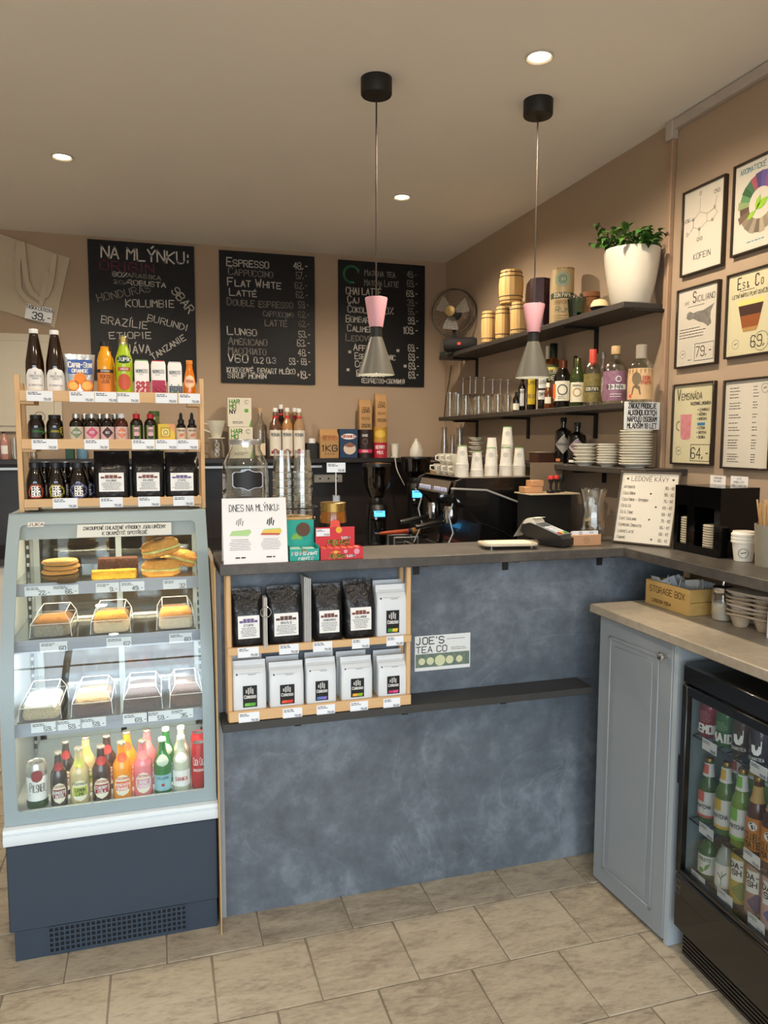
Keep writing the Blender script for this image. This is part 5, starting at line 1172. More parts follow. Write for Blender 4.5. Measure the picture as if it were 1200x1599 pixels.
part('dome', MB().lathe([(r*.93, h_*.37), (r*.88, h_*.6), (r*.65, h_*.88), (0, h_)], 22), paint('cream_dome', 'D9C79A'), t)
# planter
y, w_, h_ = rslot(941, 1035, 391, S1Z+.0005, 1.885)
t = thing('planter', 'large white tapered planter at the near end of the top shelf', 'planter', (1.885, y+.01, S1Z+.0005)); r = min(w_/2, .112)
pr = [(0, 0), (r*.66, 0), (r*.70, .006), (r*.86, h_*.4), (r*.97, h_*.75), (r, h_*.95), (r*.985, h_), (r*.93, h_), (r*.9, h_*.9), (0, h_*.88)]
part('pot', MB().lathe(pr, 40), M('planter_white', 'D2CBBD', .35, var=.01), t)
pt = thing('potted_plant', 'leafy green jasmine plant growing in the white planter', 'plant', (1.885, y+.01, S1Z+.0005+h_*.885))
leafs = [M('leaf_%d' % i, c, .45, var=.2, scale=80) for i, c in enumerate(('3E6B2A', '54802F', '2F5524', '7A8A4A', '5E6A34'))]
lm_ = []
for m in leafs:
    vs = [(0, 0, 0)]; L_ = .032
    for i in range(1, 6): f = i/6; wv = .011*sin(pi*f**.8); vs += [(-wv, L_*f, .004*sin(pi*f)+.003), (0, L_*f, .004*sin(pi*f)), (wv, L_*f, .004*sin(pi*f)+.003)]
    vs.append((0, L_, -.003)); fs = [(0, 2, 1), (0, 3, 2)]
    for i in range(4): k = 1+i*3; fs += [(k, k+1, k+4, k+3), (k+1, k+2, k+5, k+4)]
    fs += [(13, 14, 16), (14, 15, 16)]
    lm_.append(MB().add(vs, fs).mesh('leaf', m, fix=False))
rnd = random.Random(5); stem_m = M('stem', '4A4A24', .7)
for s_ in range(46):
    a = rnd.uniform(0, 2*pi); r0 = rnd.uniform(.0, r*.72); L_ = rnd.uniform(.06, .15); lean = rnd.uniform(.2, 1.1)
    if cos(a) > .2: L_ *= .75; lean *= .5
    p = [Vector((r0*cos(a), r0*sin(a), 0))]
    for k in range(5):
        d_ = Vector((cos(a)*lean*(k+1)/4, sin(a)*lean*(k+1)/4, 1-.28*k*lean)); d_.normalize(); p.append(p[-1]+d_*L_/5)
    st = part('stem', MB().tube(p, .0013, 5), stem_m, pt)
    for k in range(2, 6):
        for sd_ in (-1, 1):
            lo = link('leaf', lm_[min(4, int(abs(rnd.gauss(0, 1.4))))], st); lo.location = p[k]
            lo.rotation_euler = (rnd.uniform(-.9, .5), rnd.uniform(-.5, .5), a-pi/2+sd_*rnd.uniform(.5, 1.3)); q_ = rnd.uniform(.75, 1.35); lo.scale = (q_, q_, q_)
# ---- middle shelf: stemware and bottles
def lathe_glass(kind, R, h):
    if kind == 'tumbler': return [(R*.85, 0), (R, h), (R*.95, h), (R*.8, .008), (0, .008)]
    if kind == 'wine': return [(R*.8, 0), (R*.8, .003), (.005, .008), (.004, h*.42), (R*.6, h*.5), (R, h*.7), (R*.8, h), (R*.77, h), (R*.95, h*.7), (R*.55, h*.53), (0, h*.47)]
    if kind == 'wine_inv': return [(R*.75, 0), (R, h*.3), (R*.62, h*.5), (.005, h*.58), (.004, h-.008), (R*.85, h-.003), (R*.85, h), (0, h)]
GM = {}
gl_i = 0
glasses = [('tumbler', 699, 707, 613), ('tumbler', 708, 716, 613), ('tumbler', 711, 720, 615), ('wine', 716, 730, 592), ('wine', 727, 741, 589), ('tumbler', 722, 734, 618), ('wine', 736, 749, 590), ('tumbler', 742, 754, 619), ('wine', 749, 762, 590), ('tumbler', 757, 769, 618), ('wine', 763, 776, 593), ('tumbler', 772, 784, 618), ('wine', 775, 788, 593), ('wine', 787, 799, 594), ('tumbler', 788, 800, 617)]
ORD = ('first', 'second', 'third', 'fourth', 'fifth', 'sixth', 'seventh', 'eighth', 'ninth', 'tenth', 'eleventh', 'twelfth', 'thirteenth', 'fourteenth', 'fifteenth', 'sixteenth', 'seventeenth', 'eighteenth')
names = ('first', 'second', 'third', 'fourth', 'fifth', 'sixth', 'seventh', 'eighth')
cnt = {'tumbler': 0, 'wine': 0}
for i, (k, u0, u1, vt) in enumerate(glasses):
    xx = 1.845 if k == 'tumbler' else 1.925
    y, w_, h_ = rslot(u0, u1, vt, S2Z+.0005, xx)
    h_ = min(h_, .26); w_ = max(w_, .076) if k == 'wine' else w_; wd = '%s %s from the corner on the middle shelf' % (names[cnt[k]], {'tumbler': 'straight clear tumbler', 'wine': 'upside-down stemmed glass'}[k]); cnt[k] += 1
    key = (k, round(w_, 2), round(h_, 2))
    if key not in GM: GM[key] = MB().lathe(lathe_glass('wine_inv' if k == 'wine' else k, max(w_/2, .022), h_), 20, close=False).mesh('glass', cg)
    t = tag(link('wine_glass' if k == 'wine' else 'drinking_glass', GM[key]), wd, 'glass', 'glasses on the middle shelf'); t.location = (xx, y, S2Z+.0005)
def shelf_bottle(u0, u1, vt, prof, glass, words, cap, labels, prints=(), x=1.875, zb=S2Z+.0005, name_='liquor_bottle', grp='liquor bottles on the middle shelf', extra=None):
    y, w_, h_ = rslot(u0, u1, vt, zb, x)
    return bottle(name_, words, 'bottle', (x, y, zb), prof, w_/2*.96, h_, glass, cap, labels, prints, group=grp, extra=extra)
dk = M('liquor_dark', '16110C', .05, var=.3, coat=.6); olive = M('olive_glass', '33401A', .06, coat=.6); whisky = M('whisky', '6A3208', .06, coat=.6)
goldink = M('ink_gold', 'B59A5A', .5)
shelf_bottle(801, 812, 612, 'stout', dk, 'tiny dark bottle with cream label beside the glasses', (blk, .5, .9, 1), [(cream_l, .06, .4, 1.0)], x=1.83)
shelf_bottle(809, 822, 586, 'wine', dk, 'slim dark bottle with narrow white label on the middle shelf', (blk, .42, .9, 1), [(white_l, .15, .62, .5)], [(0, 'ANIS', .5, .08, ink_k)])
shelf_bottle(822, 838, 560, 'wine', dk, 'dark bottle with tall yellow label behind the pendant shade', (blk, .42, .92, 1), [(paint('label_yellow', 'D8B82A'), .12, .62, .8)], [(0, 'LIMO', .5, .06, ink_k), (0, 'CELLO', .25, .06, paint('ink_navy', '1E2A5A'))])
shelf_bottle(840, 854, 560, 'wine', dk, 'dark bottle with two white labels behind the pendant shade', (blk, .42, .92, 1), [(white_l, .42, .62, 1.0), (white_l, .2, .38, 1.0)], [(0, 'GIN', .5, .07, ink_k), (1, 'DRY', .27, .06, ink_k)])
shelf_bottle(850, 877, 537, 'wine', whisky, 'tall whiskey bottle with green band behind the front bottles', (M('foil_green', '1E2A14', .3, .5), .46, .78, 1.0), [(paint('tulla_green', '3A4A1E'), .42, .68, 1.3), (paint('tulla_band', 'CFC05A'), .60, .64, 1.32)], [(0, 'TULLAMORE', .54, .06, M('ink_cream', 'E6DCC0', .6), .5), (0, 'DEW', .45, .06, M('ink_cream', 'E6DCC0', .6), .6)], 1.945)
shelf_bottle(847, 862, 541, 'wine', whisky, 'whiskey bottle with cream capsule beside the tall green-banded one', (cream_l, .46, .8, 1.0), [(cream_l, .15, .5, 1.0)], (), 1.955)
shelf_bottle(850, 862, 598, 'stout', whisky, 'small whiskey bottle with cream label at the shelf front', (cream_l, .5, .8, 1.0), [(cream_l, .2, .45, .9)], (), 1.83)
shelf_bottle(864, 893, 563, 'stout', dk, 'squat black rum bottle with cream and orange label', (M('foil_copper', '6A3A24', .3, .6), .48, .8, 1.0), [(cream_l, .15, .56, .95), (paint('label_orange', 'E0702A'), .2, .5, .35, 'rect', -1.15)], [(0, lambda m, R, h: m.ring(0, .38*h, .1*h, .02*h).lines(-R*.5, R*.5, .18*h, .26*h, 2, .01*h), 0, 0, paint('ink_slate', '4A5560'))])
shelf_bottle(889, 914, 560, 'stout', olive, 'squat green rum bottle with framed cream label', (M('foil_olive', '4A4A2A', .3, .5), .46, .8, 1.0), [(cream_l, .1, .5, .95)], [(0, lambda m, R, h: m.outline(-R*.75, R*.75, .13*h, .47*h, .012*h).ring(0, .3*h, .08*h, .02*h), 0, 0, goldink), (0, 'RESERVA', .42, .035, ink_k)])
shelf_bottle(891, 904, 556, 'wine', dk, 'dark bottle with black capsule behind the squat green bottle', (blk, .46, .8, 1.0), [], (), 1.955)
shelf_bottle(911, 939, 546, 'spirit', thin_glass('clear_bottle', (.80, .82, .74), .8, .14, .03, 2), 'clear rum bottle with red wax cap and jungle print', (paint('wax_red', 'C2402E'), .42, .72, 1.0), [(M('jungle_print', '2E3A24', .5, var=.8, scale=60, tint='A08A4A'), .06, .56, 1.3), (paint('papa_band', '26382C'), .24, .34, .9)], [(1, 'DON PAPA', .26, .06, M('ink_cream', 'E6DCC0', .6), .5, .2)], 1.86)
shelf_bottle(934, 948, 550, 'spirit', cg, 'clear bottle with silver cap behind the purple rum bottle', (silver_cap, .5, .88, 1.0), [], (), 1.955)
shelf_bottle(942, 979, 541, 'spirit', thin_glass('clear_bottle', (.80, .82, .74), .8, .14, .03, 2), 'clear rum bottle with purple print and cork stopper', (paint('cork', 'B89A70'), .4, .86, 1.0), [(M('purple_print', '5A3448', .5, var=.6, scale=50, tint='A88098'), .05, .56, 1.45), (white_l, .24, .33, .8, 'rect', .25)], [(1, 'DON PAPA', .26, .055, ink_k, .5, .2), (0, lambda m, R, h: m.ring(R*.3, .42*h, .045*h, .012*h).lines(-R*.4, R*.8, .1*h, .18*h, 2, .01*h), 0, 0, ink_w)], 1.86)
def portrait(m, R, h): m.disc(-R*.35, .40*h, .085*h, 0, 14, .11*h); m.poly([(-R*.8, .12*h), (R*.05, .12*h), (-R*.05, .26*h), (-R*.35, .31*h), (-R*.65, .26*h)])
shelf_bottle(981, 1020, 539, 'spirit', thin_glass('clear_bottle', (.80, .82, .74), .8, .14, .03, 2), 'clear rum bottle with cream portrait label at the near shelf end', (paint('cork_grey', '9A9084'), .46, .76, 1.0), [(M('papa_cream', 'D9B384', .5, var=.1, scale=40), .04, .58, 1.5)], [(0, portrait, 0, 0, M('ink_sepia', '7A6A50', .6)), (0, lambda m, R, h: m.text('DON', R*.5, .38*h, .06*h, .012*h, .6, 0, 'c').text('PAPA', R*.5, .30*h, .06*h, .012*h, .6, 0, 'c'), 0, 0, paint('ink_red2', 'B8452E')), (0, lambda m, R, h: m.disc(-R*.9, .1*h, .03*h, 0, 10), 0, 0, paint('dot_pink', 'D83A5A'))], 1.87)
# age sign hung on the shelf end
a, b = P(977, 627, 'y', 2.652), P(1031, 671, 'y', 2.652)
t = thing('age_sign', 'white notice forbidding alcohol sales to minors on the shelf end', 'sign', ((a.x+b.x)/2, 2.6585, b.z)); w_, h_ = b.x-a.x, a.z-b.z
part('plate', MB().box(-w_/2, w_/2, -.003, 0, 0, h_, .001), white_l, t)
ink(t, 'lettering', ink_k, lambda m: [m.text(s, 0, h_*zf, h_*.17, h_*.03, .5, -.0036, 'c', width=w_*wf_) for s, zf, wf_ in (('ZÁKAZ PRODEJE', .77, .78), ('ALKOHOLICKÝCH', .53, .8), ('NÁPOJŮ OSOBÁM', .29, .82), ('MLADŠÍM 18 LET', .05, .82))])
# ---- lowest shelf
for (u0, u1, vt, c, x, wd) in ((866, 893, 652, 'D8CFC0', 1.94, 'black apothecary gin bottle with cream diamond label'), (886, 916, 660, 'C9B4B8', 1.925, 'black apothecary gin bottle with pinkish diamond label')):
    shelf_bottle(u0, u1, vt, [(.95, 0), (1, .02), (1, .62), (.93, .70), (.5, .75), (.3, .78), (.28, .86), (.38, .87), (.38, .9)], dk, wd, (blk, .38, .88, 1.0), [(paint('hend_'+c, c), .2, .62, .98, 'diamond'), (paint('hend_small', 'C97A4A') if c[0] == 'D' else white_l, .04, .10, .3, 'rect', -.6)], [(0, "HENDRICK'S", .39, .045, paint('ink_slate', '4A5560'), .5)], x, S3Z+.0005, 'gin_bottle', 'gin bottles on the lowest shelf')
porc = M('porcelain', 'E2DED0', .22, var=.02)
def saucer_stack(u0, u1, vt, n, words, x=1.87, zb=S3Z+.0005, vb=None, y=None):
    yy, w_, h_ = rslot(u0, u1, vt, zb, x); R = w_/2*.97
    if y: yy = y
    st = (h_-.016)/(n-1)
    me = MB().lathe([(R*.58, 0), (R*.60, .004), (R*.86, .011), (R, .017), (R*.985, .019), (R*.84, .0125), (R*.5, .006), (0, .006)], 26, close=False).mesh('saucer', porc)
    for k in range(n):
        o = tag(link('saucer', me), words.replace('white saucer in', 'white saucer, %s from the bottom of' % ORD[k]) if k else words.replace('white saucer in', 'white saucer, lowest of'), 'saucer', words.replace('white saucer', 'saucers')); o.location = (x+random.uniform(-.0015, .0015), yy+random.uniform(-.0015, .0015), zb+k*st)
saucer_stack(895, 933, 694, 6, 'white saucer in the short stack in front of the gin bottles', 1.845)
saucer_stack(932, 967, 694, 8, 'white saucer in the middle stack on the lowest shelf', 1.87)
saucer_stack(967, 1018, 673, 13, 'white saucer in the tallest stack under the age notice', 1.885)
y, w_, h_ = rslot(833, 863, 706, S3Z+.0005, 1.87)
t = thing('wooden_box', 'small dark wooden box beside the gin bottles', 'box', (1.87, y, S3Z+.0005))
part('box', MB().box(-.05, .05, -w_/2, w_/2, 0, h_-.004), wood('dark_wood', '4A2A18', '351C10', 'y'), t, smooth=False)
part('lid', MB().box(-.053, .053, -w_/2-.003, w_/2+.003, h_-.0035, h_+.002, .001), M('lid_pale', '8A7A68', .5), t)
# far end of the lowest shelf: carafes, a shell ornament, saucers
for (u0, u1, vt, wd) in ((688, 700, 667, 'tall glass carafe in the corner, left of two'), (711, 725, 667, 'tall glass carafe in the corner, right of two'), (702, 711, 679, 'short glass between the two corner carafes')):
    y, w_, h_ = rslot(u0, u1, vt, S3Z+.0005, 1.87); r = w_/2
    t = tag(part('carafe', MB().lathe([(r, 0), (r*1.02, h_*.35), (r*.6, h_*.7), (r*.8, h_), (r*.75, h_), (r*.55, h_*.7), (r*.92, h_*.35), (r*.9, .01), (0, .01)], 20, close=False), cg), wd, 'carafe', 'carafes in the corner'); t.location = (1.87, min(y, 4.88), S3Z+.0005)
x = xat(680, 4.97, LZ)
t = tag(part('shell_ornament', MB().lathe([(.02, 0), (.042, .01), (.045, .05), (.03, .09), (.012, .12), (.014, .13), (0, .135)], 14).xf(lambda a, b, c: (a*(1+.12*sin(9*math.atan2(b, a)+c*40)), b*(1+.12*sin(9*math.atan2(b, a)+c*40)), c)), porc), 'white swirled porcelain ornament at the corner of the back ledge', 'ornament')
t.location = (min(x, 1.74), 5.02, LZ+.0005)
saucer_stack(731, 757, 684, 5, 'white saucer in the far stack behind the paper cups', 1.88)

# ================================================================== ON THE BAR WORKTOP
ZK = ZS+.0005
# A-frame card
a, b = P(350, 882, 'z', ZK), P(451.6, 878.5, 'z', ZK)
w_ = b.x-a.x; yy = YF+.012; h_ = hz(396, 778, yy+.03)-ZK
t = thing('table_card', 'white tent card announcing the coffees on the mill today', 'card', ((a.x+b.x)/2, yy, ZK))
cardm = M('card_stock', 'E9E7E6', .45, var=.01)
lean = .035
fp = MB().add([(-w_/2, 0, 0), (w_/2, 0, 0), (w_/2, lean, h_), (-w_/2, lean, h_), (-w_/2, .0015, 0), (w_/2, .0015, 0), (w_/2, lean+.0015, h_), (-w_/2, lean+.0015, h_)], [(0, 1, 2, 3), (4, 7, 6, 5), (0, 4, 5, 1), (1, 5, 6, 2), (2, 6, 7, 3), (3, 7, 4, 0)])
part('front_panel', fp, cardm, t, smooth=False)
part('rear_panel', MB().add([(-w_/2, lean*2, 0), (w_/2, lean*2, 0), (w_/2, lean+.002, h_), (-w_/2, lean+.002, h_), (-w_/2, lean*2+.0015, 0), (w_/2, lean*2+.0015, 0), (w_/2, lean+.0035, h_), (-w_/2, lean+.0035, h_)], [(0, 1, 2, 3), (4, 7, 6, 5), (0, 4, 5, 1), (1, 5, 6, 2), (2, 6, 7, 3), (3, 7, 4, 0)]), cardm, t, smooth=False)
tl = lambda m, dy: m.xf(lambda x, y, z: (x, y+z/h_*lean-dy, z))
m = MB().text('DNES NA MLÝNKU:', 0, h_*.80, h_*.1, h_*.010, .55, 0, 'c', width=w_*.78)
for s_ in (-1, 1):
    for k, (dx, z0, z1) in enumerate(((-.05, .60, .66), (-.02, .58, .68), (.01, .6, .69), (.04, .58, .65))): m.seg((s_*w_*.24+dx*w_, h_*z0), (s_*w_*.24+dx*w_+.003, h_*z1), h_*.018 if s_ > 0 else h_*.01)
    m.lines(s_*w_*.24-w_*.17, s_*w_*.24+w_*.17, h_*.2, h_*.38, 7, h_*.006, 0, 'c'); m.lines(s_*w_*.24-w_*.08, s_*w_*.24+w_*.08, h_*.07, h_*.11, 1, h_*.02)
part('lettering', tl(m, .0006), ink_k, t, smooth=False, fix=False)
def brush(cx, m): m.poly([(cx-w_*.17, h_*.43), (cx+w_*.12, h_*.42), (cx+w_*.17, h_*.48), (cx+w_*.15, h_*.52), (cx-w_*.13, h_*.50)]); return m
part('colour_mark', tl(brush(-w_*.23, MB()), .0006), paint('mark_green', 'A9CE8A'), t, smooth=False, fix=False)
part('colour_mark', tl(brush(w_*.25, MB()), .0006), paint('mark_yellow', 'E3C04A'), t, smooth=False, fix=False)
part('colour_mark', tl(MB().poly([(w_*.08, h_*.43), (w_*.37, h_*.42), (w_*.4, h_*.45), (w_*.1, h_*.46)]), .001), paint('mark_red', 'C2503A'), t, smooth=False, fix=False)
part('colour_mark', tl(MB().poly([(w_*.12, h_*.505), (w_*.4, h_*.515), (w_*.4, h_*.53), (w_*.14, h_*.52)]), .001), paint('mark_green', 'A9CE8A'), t, smooth=False, fix=False)
# big glass beverage jar
jy = 2.42; x = xat(384, jy, 1.4); w_ = xat(421, jy, 1.4)-xat(347, jy, 1.4); h_ = hz(384, 686, jy)-ZK; r = w_/2*.97
t = thing('beverage_jar', 'large clear glass drinks jar with a black chalk label', 'jar', (x, jy, ZK))
jg = thin_glass('jar_glass', (.92, .94, .90), .9, .11, .05, 1.5)
part('glass', MB().lathe([(r*.92, 0), (r, .02), (r, h_*.72), (r*.96, h_*.8), (r*.72, h_*.89), (r*.66, h_*.92), (r*.66, h_*.96)], 36, close=False), jg, t)
part('glass_foot', MB().lathe([(0, .001), (r*.9, .001), (r*.95, .02), (0, .03)], 30), jg, t)
part('lid', MB().lathe([(0, h_*.955), (r*.70, h_*.955), (r*.70, h_*.985), (r*.66, h_), (0, h_)], 32), M('lid_metal', 'B8BABC', .3, .8), t)
part('seam_band', MB().tube([((r+.0005)*cos(a), (r+.0005)*sin(a), h_*.55) for a in [2*pi*i/32 for i in range(32)]], .002, 5, True), jg, t)
def wrapj(rr): return lambda a, b, c: (rr*sin(a/rr), -rr*cos(a/rr), c)
lz = h_*.665; lw_, lh_ = r*.66, h_*.062
sh = [(-lw_, -lh_*.75), (-lw_*.92, -lh_), (-lw_*.4, -lh_*1.0), (0, -lh_*1.35), (lw_*.4, -lh_*1.0), (lw_*.92, -lh_), (lw_, -lh_*.75), (lw_, lh_*.75), (lw_*.92, lh_), (lw_*.4, lh_*1.0), (0, lh_*1.35), (-lw_*.4, lh_*1.0), (-lw_*.92, lh_), (-lw_, lh_*.75)]
def fan_poly(sc_):
    m = MB(); ps = [(p[0]*sc_, p[1]*sc_+lz) for p in sh]; cols = []
    n_ = 12
    vs = []; fs = []
    xs = [-lw_*sc_+2*lw_*sc_*i/n_ for i in range(n_+1)]
    up = [(p[0]*sc_, p[1]*sc_) for p in sh[7:]][::-1]; lo = [(p[0]*sc_, p[1]*sc_) for p in sh[:7]]
    def iv(pl, q):
        for (a0, b0), (a1, b1) in zip(pl, pl[1:]):
            if a0 <= q <= a1 and a1 > a0: return b0+(b1-b0)*(q-a0)/(a1-a0)
        return pl[0][1] if q < pl[0][0] else pl[-1][1]
    for q in xs: vs += [(q, 0, lz+iv(lo, q)), (q, 0, lz+iv(up, q))]
    fs = [(2*i, 2*i+2, 2*i+3, 2*i+1) for i in range(n_)]
    return m.add(vs, fs)
lb_ = part('label_rim', fan_poly(1.08).xf(wrapj(r+.0015)), M('rim_silver', 'C9CBD6', .3), t, fix=False)
part('chalk_label', fan_poly(1.0).xf(wrapj(r+.0028)), M('chalk_label', '17171A', .5), lb_, fix=False)
part('embossing', MB().text('YORKSHIRE', 0, h_*.42, h_*.05, h_*.008, .6, 0, 'c').xf(wrapj(r+.0015)), jg, t, smooth=False, fix=False)
# raised serving stand with two stacks of ribbed tumblers
sy = 2.458; zs = hz(470, 806, sy)
xs0, xs1 = xat(425, sy, zs), xat(492, sy, zs)
t = thing('serving_stand', 'round wooden board on a black wire stand carrying tumblers', 'stand', ((xs0+xs1)/2, sy, ZK)); r = (xs1-xs0)/2
part('board', MB().lathe([(0, zs-ZK-.012), (r*.97, zs-ZK-.012), (r, zs-ZK-.009), (r, zs-ZK-.002), (r*.97, zs-ZK), (0, zs-ZK)], 32), wood('board_wood', 'C8A878', 'B08C5A', 'x'), t)
part('wire_rail', MB().tube([((r+.006)*cos(a), (r+.006)*sin(a), zs-ZK+.032) for a in [2*pi*i/32 for i in range(32)]], .0025, 6, True), blk, t)
for k in range(4): a = pi/4+k*pi/2; part('leg', MB().tube([((r+.006)*cos(a), (r+.006)*sin(a), zs-ZK+.032), ((r+.006)*cos(a), (r+.006)*sin(a), .003)], .003, 6), blk, t)
part('wire_base', MB().tube([((r+.006)*cos(a), (r+.006)*sin(a), .004) for a in [2*pi*i/32 for i in range(32)]], .003, 6, True), blk, t)
tg_ = thin_glass('tumbler_glass', (.96, .96, .92), .9, .17, .12, 1.2)
gr_ = (xat(455, sy, 1.4)-xat(422, sy, 1.4))/2*.95
htot = hz(440, 703, sy)-zs
for (u, wd, n_) in ((441, 'ribbed clear tumbler in the stack beside the drinks jar', 6), (473, 'ribbed clear tumbler in the stack above the yuzu jar', 6)):
    gh = .092; stp = (htot-gh)/(n_-1); n = 14; prof = [(gr_*.90, 0), (gr_*1.0, gh*.03), (gr_*1.0, gh*.2), (gr_*.90, gh*.25), (gr_*.76, gh), (0, gh)]
    mb = MB().lathe(prof, n, close=False); 0 and mb.xf(lambda a, b, c: (a*(1+.02*(-1)**int(round(math.atan2(a, -b)/(2*pi/n)))*(.6 if c > gh*.24 else 0)), b*(1+.02*(-1)**int(round(math.atan2(a, -b)/(2*pi/n)))*(.6 if c > gh*.24 else 0)), c))
    me = mb.mesh('tumbler', tg_, False)
    for k in range(n_):
        o = tag(link('tumbler', me), wd.replace('tumbler in', 'tumbler, %s from the bottom of' % ORD[k]), 'glass', wd.replace('ribbed clear tumbler', 'tumblers')); o.location = (xat(u, sy, 1.4), sy, zs+.0005+k*stp)
# mint boxes
teal = paint('mint_teal', '12A594'); teal_d = paint('mint_in', '0C7F72')
y0 = YF+.02; xa, xb = xat(453, y0, ZK), xat(499, y0, ZK); hb = hz(480, 857, y0)-ZK; w_ = xb-xa
t = thing('mint_box', 'teal peppermint mints counter box with raised lid', 'display box', ((xa+xb)/2, y0, ZK))
d_ = .085
bx_ = MB().box(-w_/2, w_/2, 0, .001, 0, hb).box(-w_/2, -w_/2+.001, .001, d_, 0, hb*1.25).box(w_/2-.001, w_/2, .001, d_, 0, hb*1.25).box(-w_/2, w_/2, d_-.001, d_, 0, hb*1.5).box(-w_/2, w_/2, .001, d_, 0, .001)
part('tray', bx_, teal, t, smooth=False)
bh = hz(466, 812, y0+d_)-ZK
part('back_lid', MB().box(-w_/2, w_/2, d_+.0005, d_+.0015, hb*1.2, bh), teal, t, smooth=False)
part('leaf_print', MB().poly([(-w_*.3, hb*1.55), (w_*.1, hb*1.5), (w_*.05, hb*1.9), (-w_*.08, hb*2.15), (-w_*.25, hb*1.9)], d_-.0004), paint('mint_leaf', '7FB54A'), t, smooth=False, fix=False)
part('badge', MB().lathe([(0, 0), (w_*.24, 0), (w_*.24, .004), (0, .004)], 24).xf(lambda a, b, c: (a+w_*.12, d_-.006+c, b+hb*2.4)), M('wood_badge', '6A4A38', .7, var=.2), t)
part('mint_tins', MB().box(-w_*.45, -w_*.02, .006, d_-.006, .002, hb*.9, .003).box(w_*.02, w_*.45, .006, d_-.006, .002, hb*.9, .003), paint('tin_pale', 'BFD8CE'), t)
ink(t, 'lettering', ink_w, lambda m: m.text('PEPPERMINT', 0, hb*.48, hb*.26, hb*.06, .5, -.0006, 'c', width=w_*.86).text('MINTS', w_*.05, hb*.06, hb*.24, hb*.06, .55, -.0006, 'c', width=w_*.5))
ink(t, 'emblem', paint('emblem_gold', 'C2B24A'), lambda m: m.text('SIMPLY', 0, hb*.8, hb*.13, hb*.04, .5, -.0006, 'c'))
# red gum boxes: lower open box with its raised header
redm = paint('gum_red', 'CE2A34')
y0 = YF+.014; xa, xb = xat(501, y0, ZK), xat(568, y0, ZK); w_ = xb-xa; hb = hz(535, 856, y0)-ZK; d_ = .06
t = thing('gum_box', 'red chewing gum counter box with raised header card', 'display box', ((xa+xb)/2, y0, ZK))
part('tray', MB().box(-w_/2, w_/2, 0, .001, 0, hb).box(-w_/2, -w_/2+.001, .001, d_, 0, hb).box(w_/2-.001, w_/2, .001, d_, 0, hb).box(-w_/2, w_/2, d_-.001, d_, 0, hb).box(-w_/2, w_/2, .001, d_, 0, hb*.75), redm, t, smooth=False)
gm = MB()
for k in range(6): gm.box(-w_*.46+k*w_*.155, -w_*.33+k*w_*.155, .01, d_-.012, hb*.76, hb*1.02, .002)
part('gum_packs', gm, paint('gum_pack', 'D8604A'), t)
bh = hz(523, 823, y0+d_)-ZK; x0_, x1_ = xat(493, y0+d_, 1.25)-t.location.x, xat(554, y0+d_, 1.25)-t.location.x
part('header', MB().box(x0_, x1_, d_+.0005, d_+.0015, hb*.9, bh), redm, t, smooth=False)
part('header_tab', MB().poly([((x0_+x1_)/2-.017, bh), ((x0_+x1_)/2+.017, bh), ((x0_+x1_)/2+.014, bh+.018), ((x0_+x1_)/2, bh+.026), ((x0_+x1_)/2-.014, bh+.018)], d_+.001), paint('tab_coral', 'E8503A'), t, smooth=False, fix=False)
ink(t, 'lettering', paint('pedro_green', '7FA02A'), lambda m: m.text('PEDRO', -w_*.12, hb*.12, hb*.33, hb*.08, .6, -.0006, 'c', width=w_*.36).text('PEDRO', (x0_+x1_)/2+.01, hb*1.08, hb*.42, hb*.1, .6, d_-.0006, 'c', width=w_*.5))
ink(t, 'lettering', ink_w, lambda m: m.text('tattoo', w_*.2, hb*.2, hb*.22, hb*.06, .6, -.0006, 'c', width=w_*.2).text('tattoo', x1_-.03, hb*1.62, hb*.24, hb*.06, .6, d_-.0006, 'c', width=w_*.2))
ink(t, 'stickers', paint('gum_pink', 'E89AB0'), lambda m: m.disc(w_*.08, hb*.7, hb*.17, -.0006).disc(w_*.34, hb*.68, hb*.26, -.0006))
ink(t, 'picture', paint('gum_yellow', 'E8B02A'), lambda m: m.disc(-w_*.15, hb*.66, hb*.16, -.0006, 12).poly([(-w_*.28, hb*.64), (-w_*.02, hb*.64), (-w_*.15, hb*.8)], -.0008).disc((x0_+x1_)/2+.012, bh*.9, hb*.3, d_-.0006, 12))
price_tag(t, x0_+.024, d_-.001, bh-.016, .044, .024)
# yuzu jar and its price flag
jy = 2.386; x = xat(520.5, jy, 1.25); w_ = xat(541, jy, 1.28)-xat(498, jy, 1.28); h_ = hz(519, 784, jy)-ZK; r = w_/2*.97
bottle('preserve_jar', 'amber yuzu preserve jar with gold lid behind the red gum box', 'jar', (x, jy, ZK), [(.94, 0), (1, .04), (1, .55), (.97, .68), (.93, .8), (.93, .84)], r, h_, M('yuzu_amber', '9A5A14', .08, coat=.5, var=.3), (M('lid_gold', 'A8884A', .25, .8), .96, .83, 1.0), [(M('label_black', '101010', .3), .24, .62, 2.2)], [(0, 'YUZU', .40, .12, ink_w, .8, .13)])
tx = xat(525, jy, 1.35)
t = thing('price_flag', 'small price card on a clear rod standing on the yuzu jar', 'price flag', (tx, jy, ZK+h_+.0005))
ac = thin_glass('acrylic', (.9, .92, .95), .6, .2, .05)
part('foot', MB().box(-.012, .012, -.010, .010, 0, .022, .002), ac, t)
ft = hz(525, 738, jy)-ZK-h_
part('rod', MB().tube([(0, 0, .02), (0, 0, ft+.005)], .0022, 8), M('rod_clear', 'C9C9CC', .2), t)
pw_ = xat(540, jy, 1.45)-xat(511, jy, 1.45)
price_tag(t, 0, -.003, ft+.016, pw_, .031)
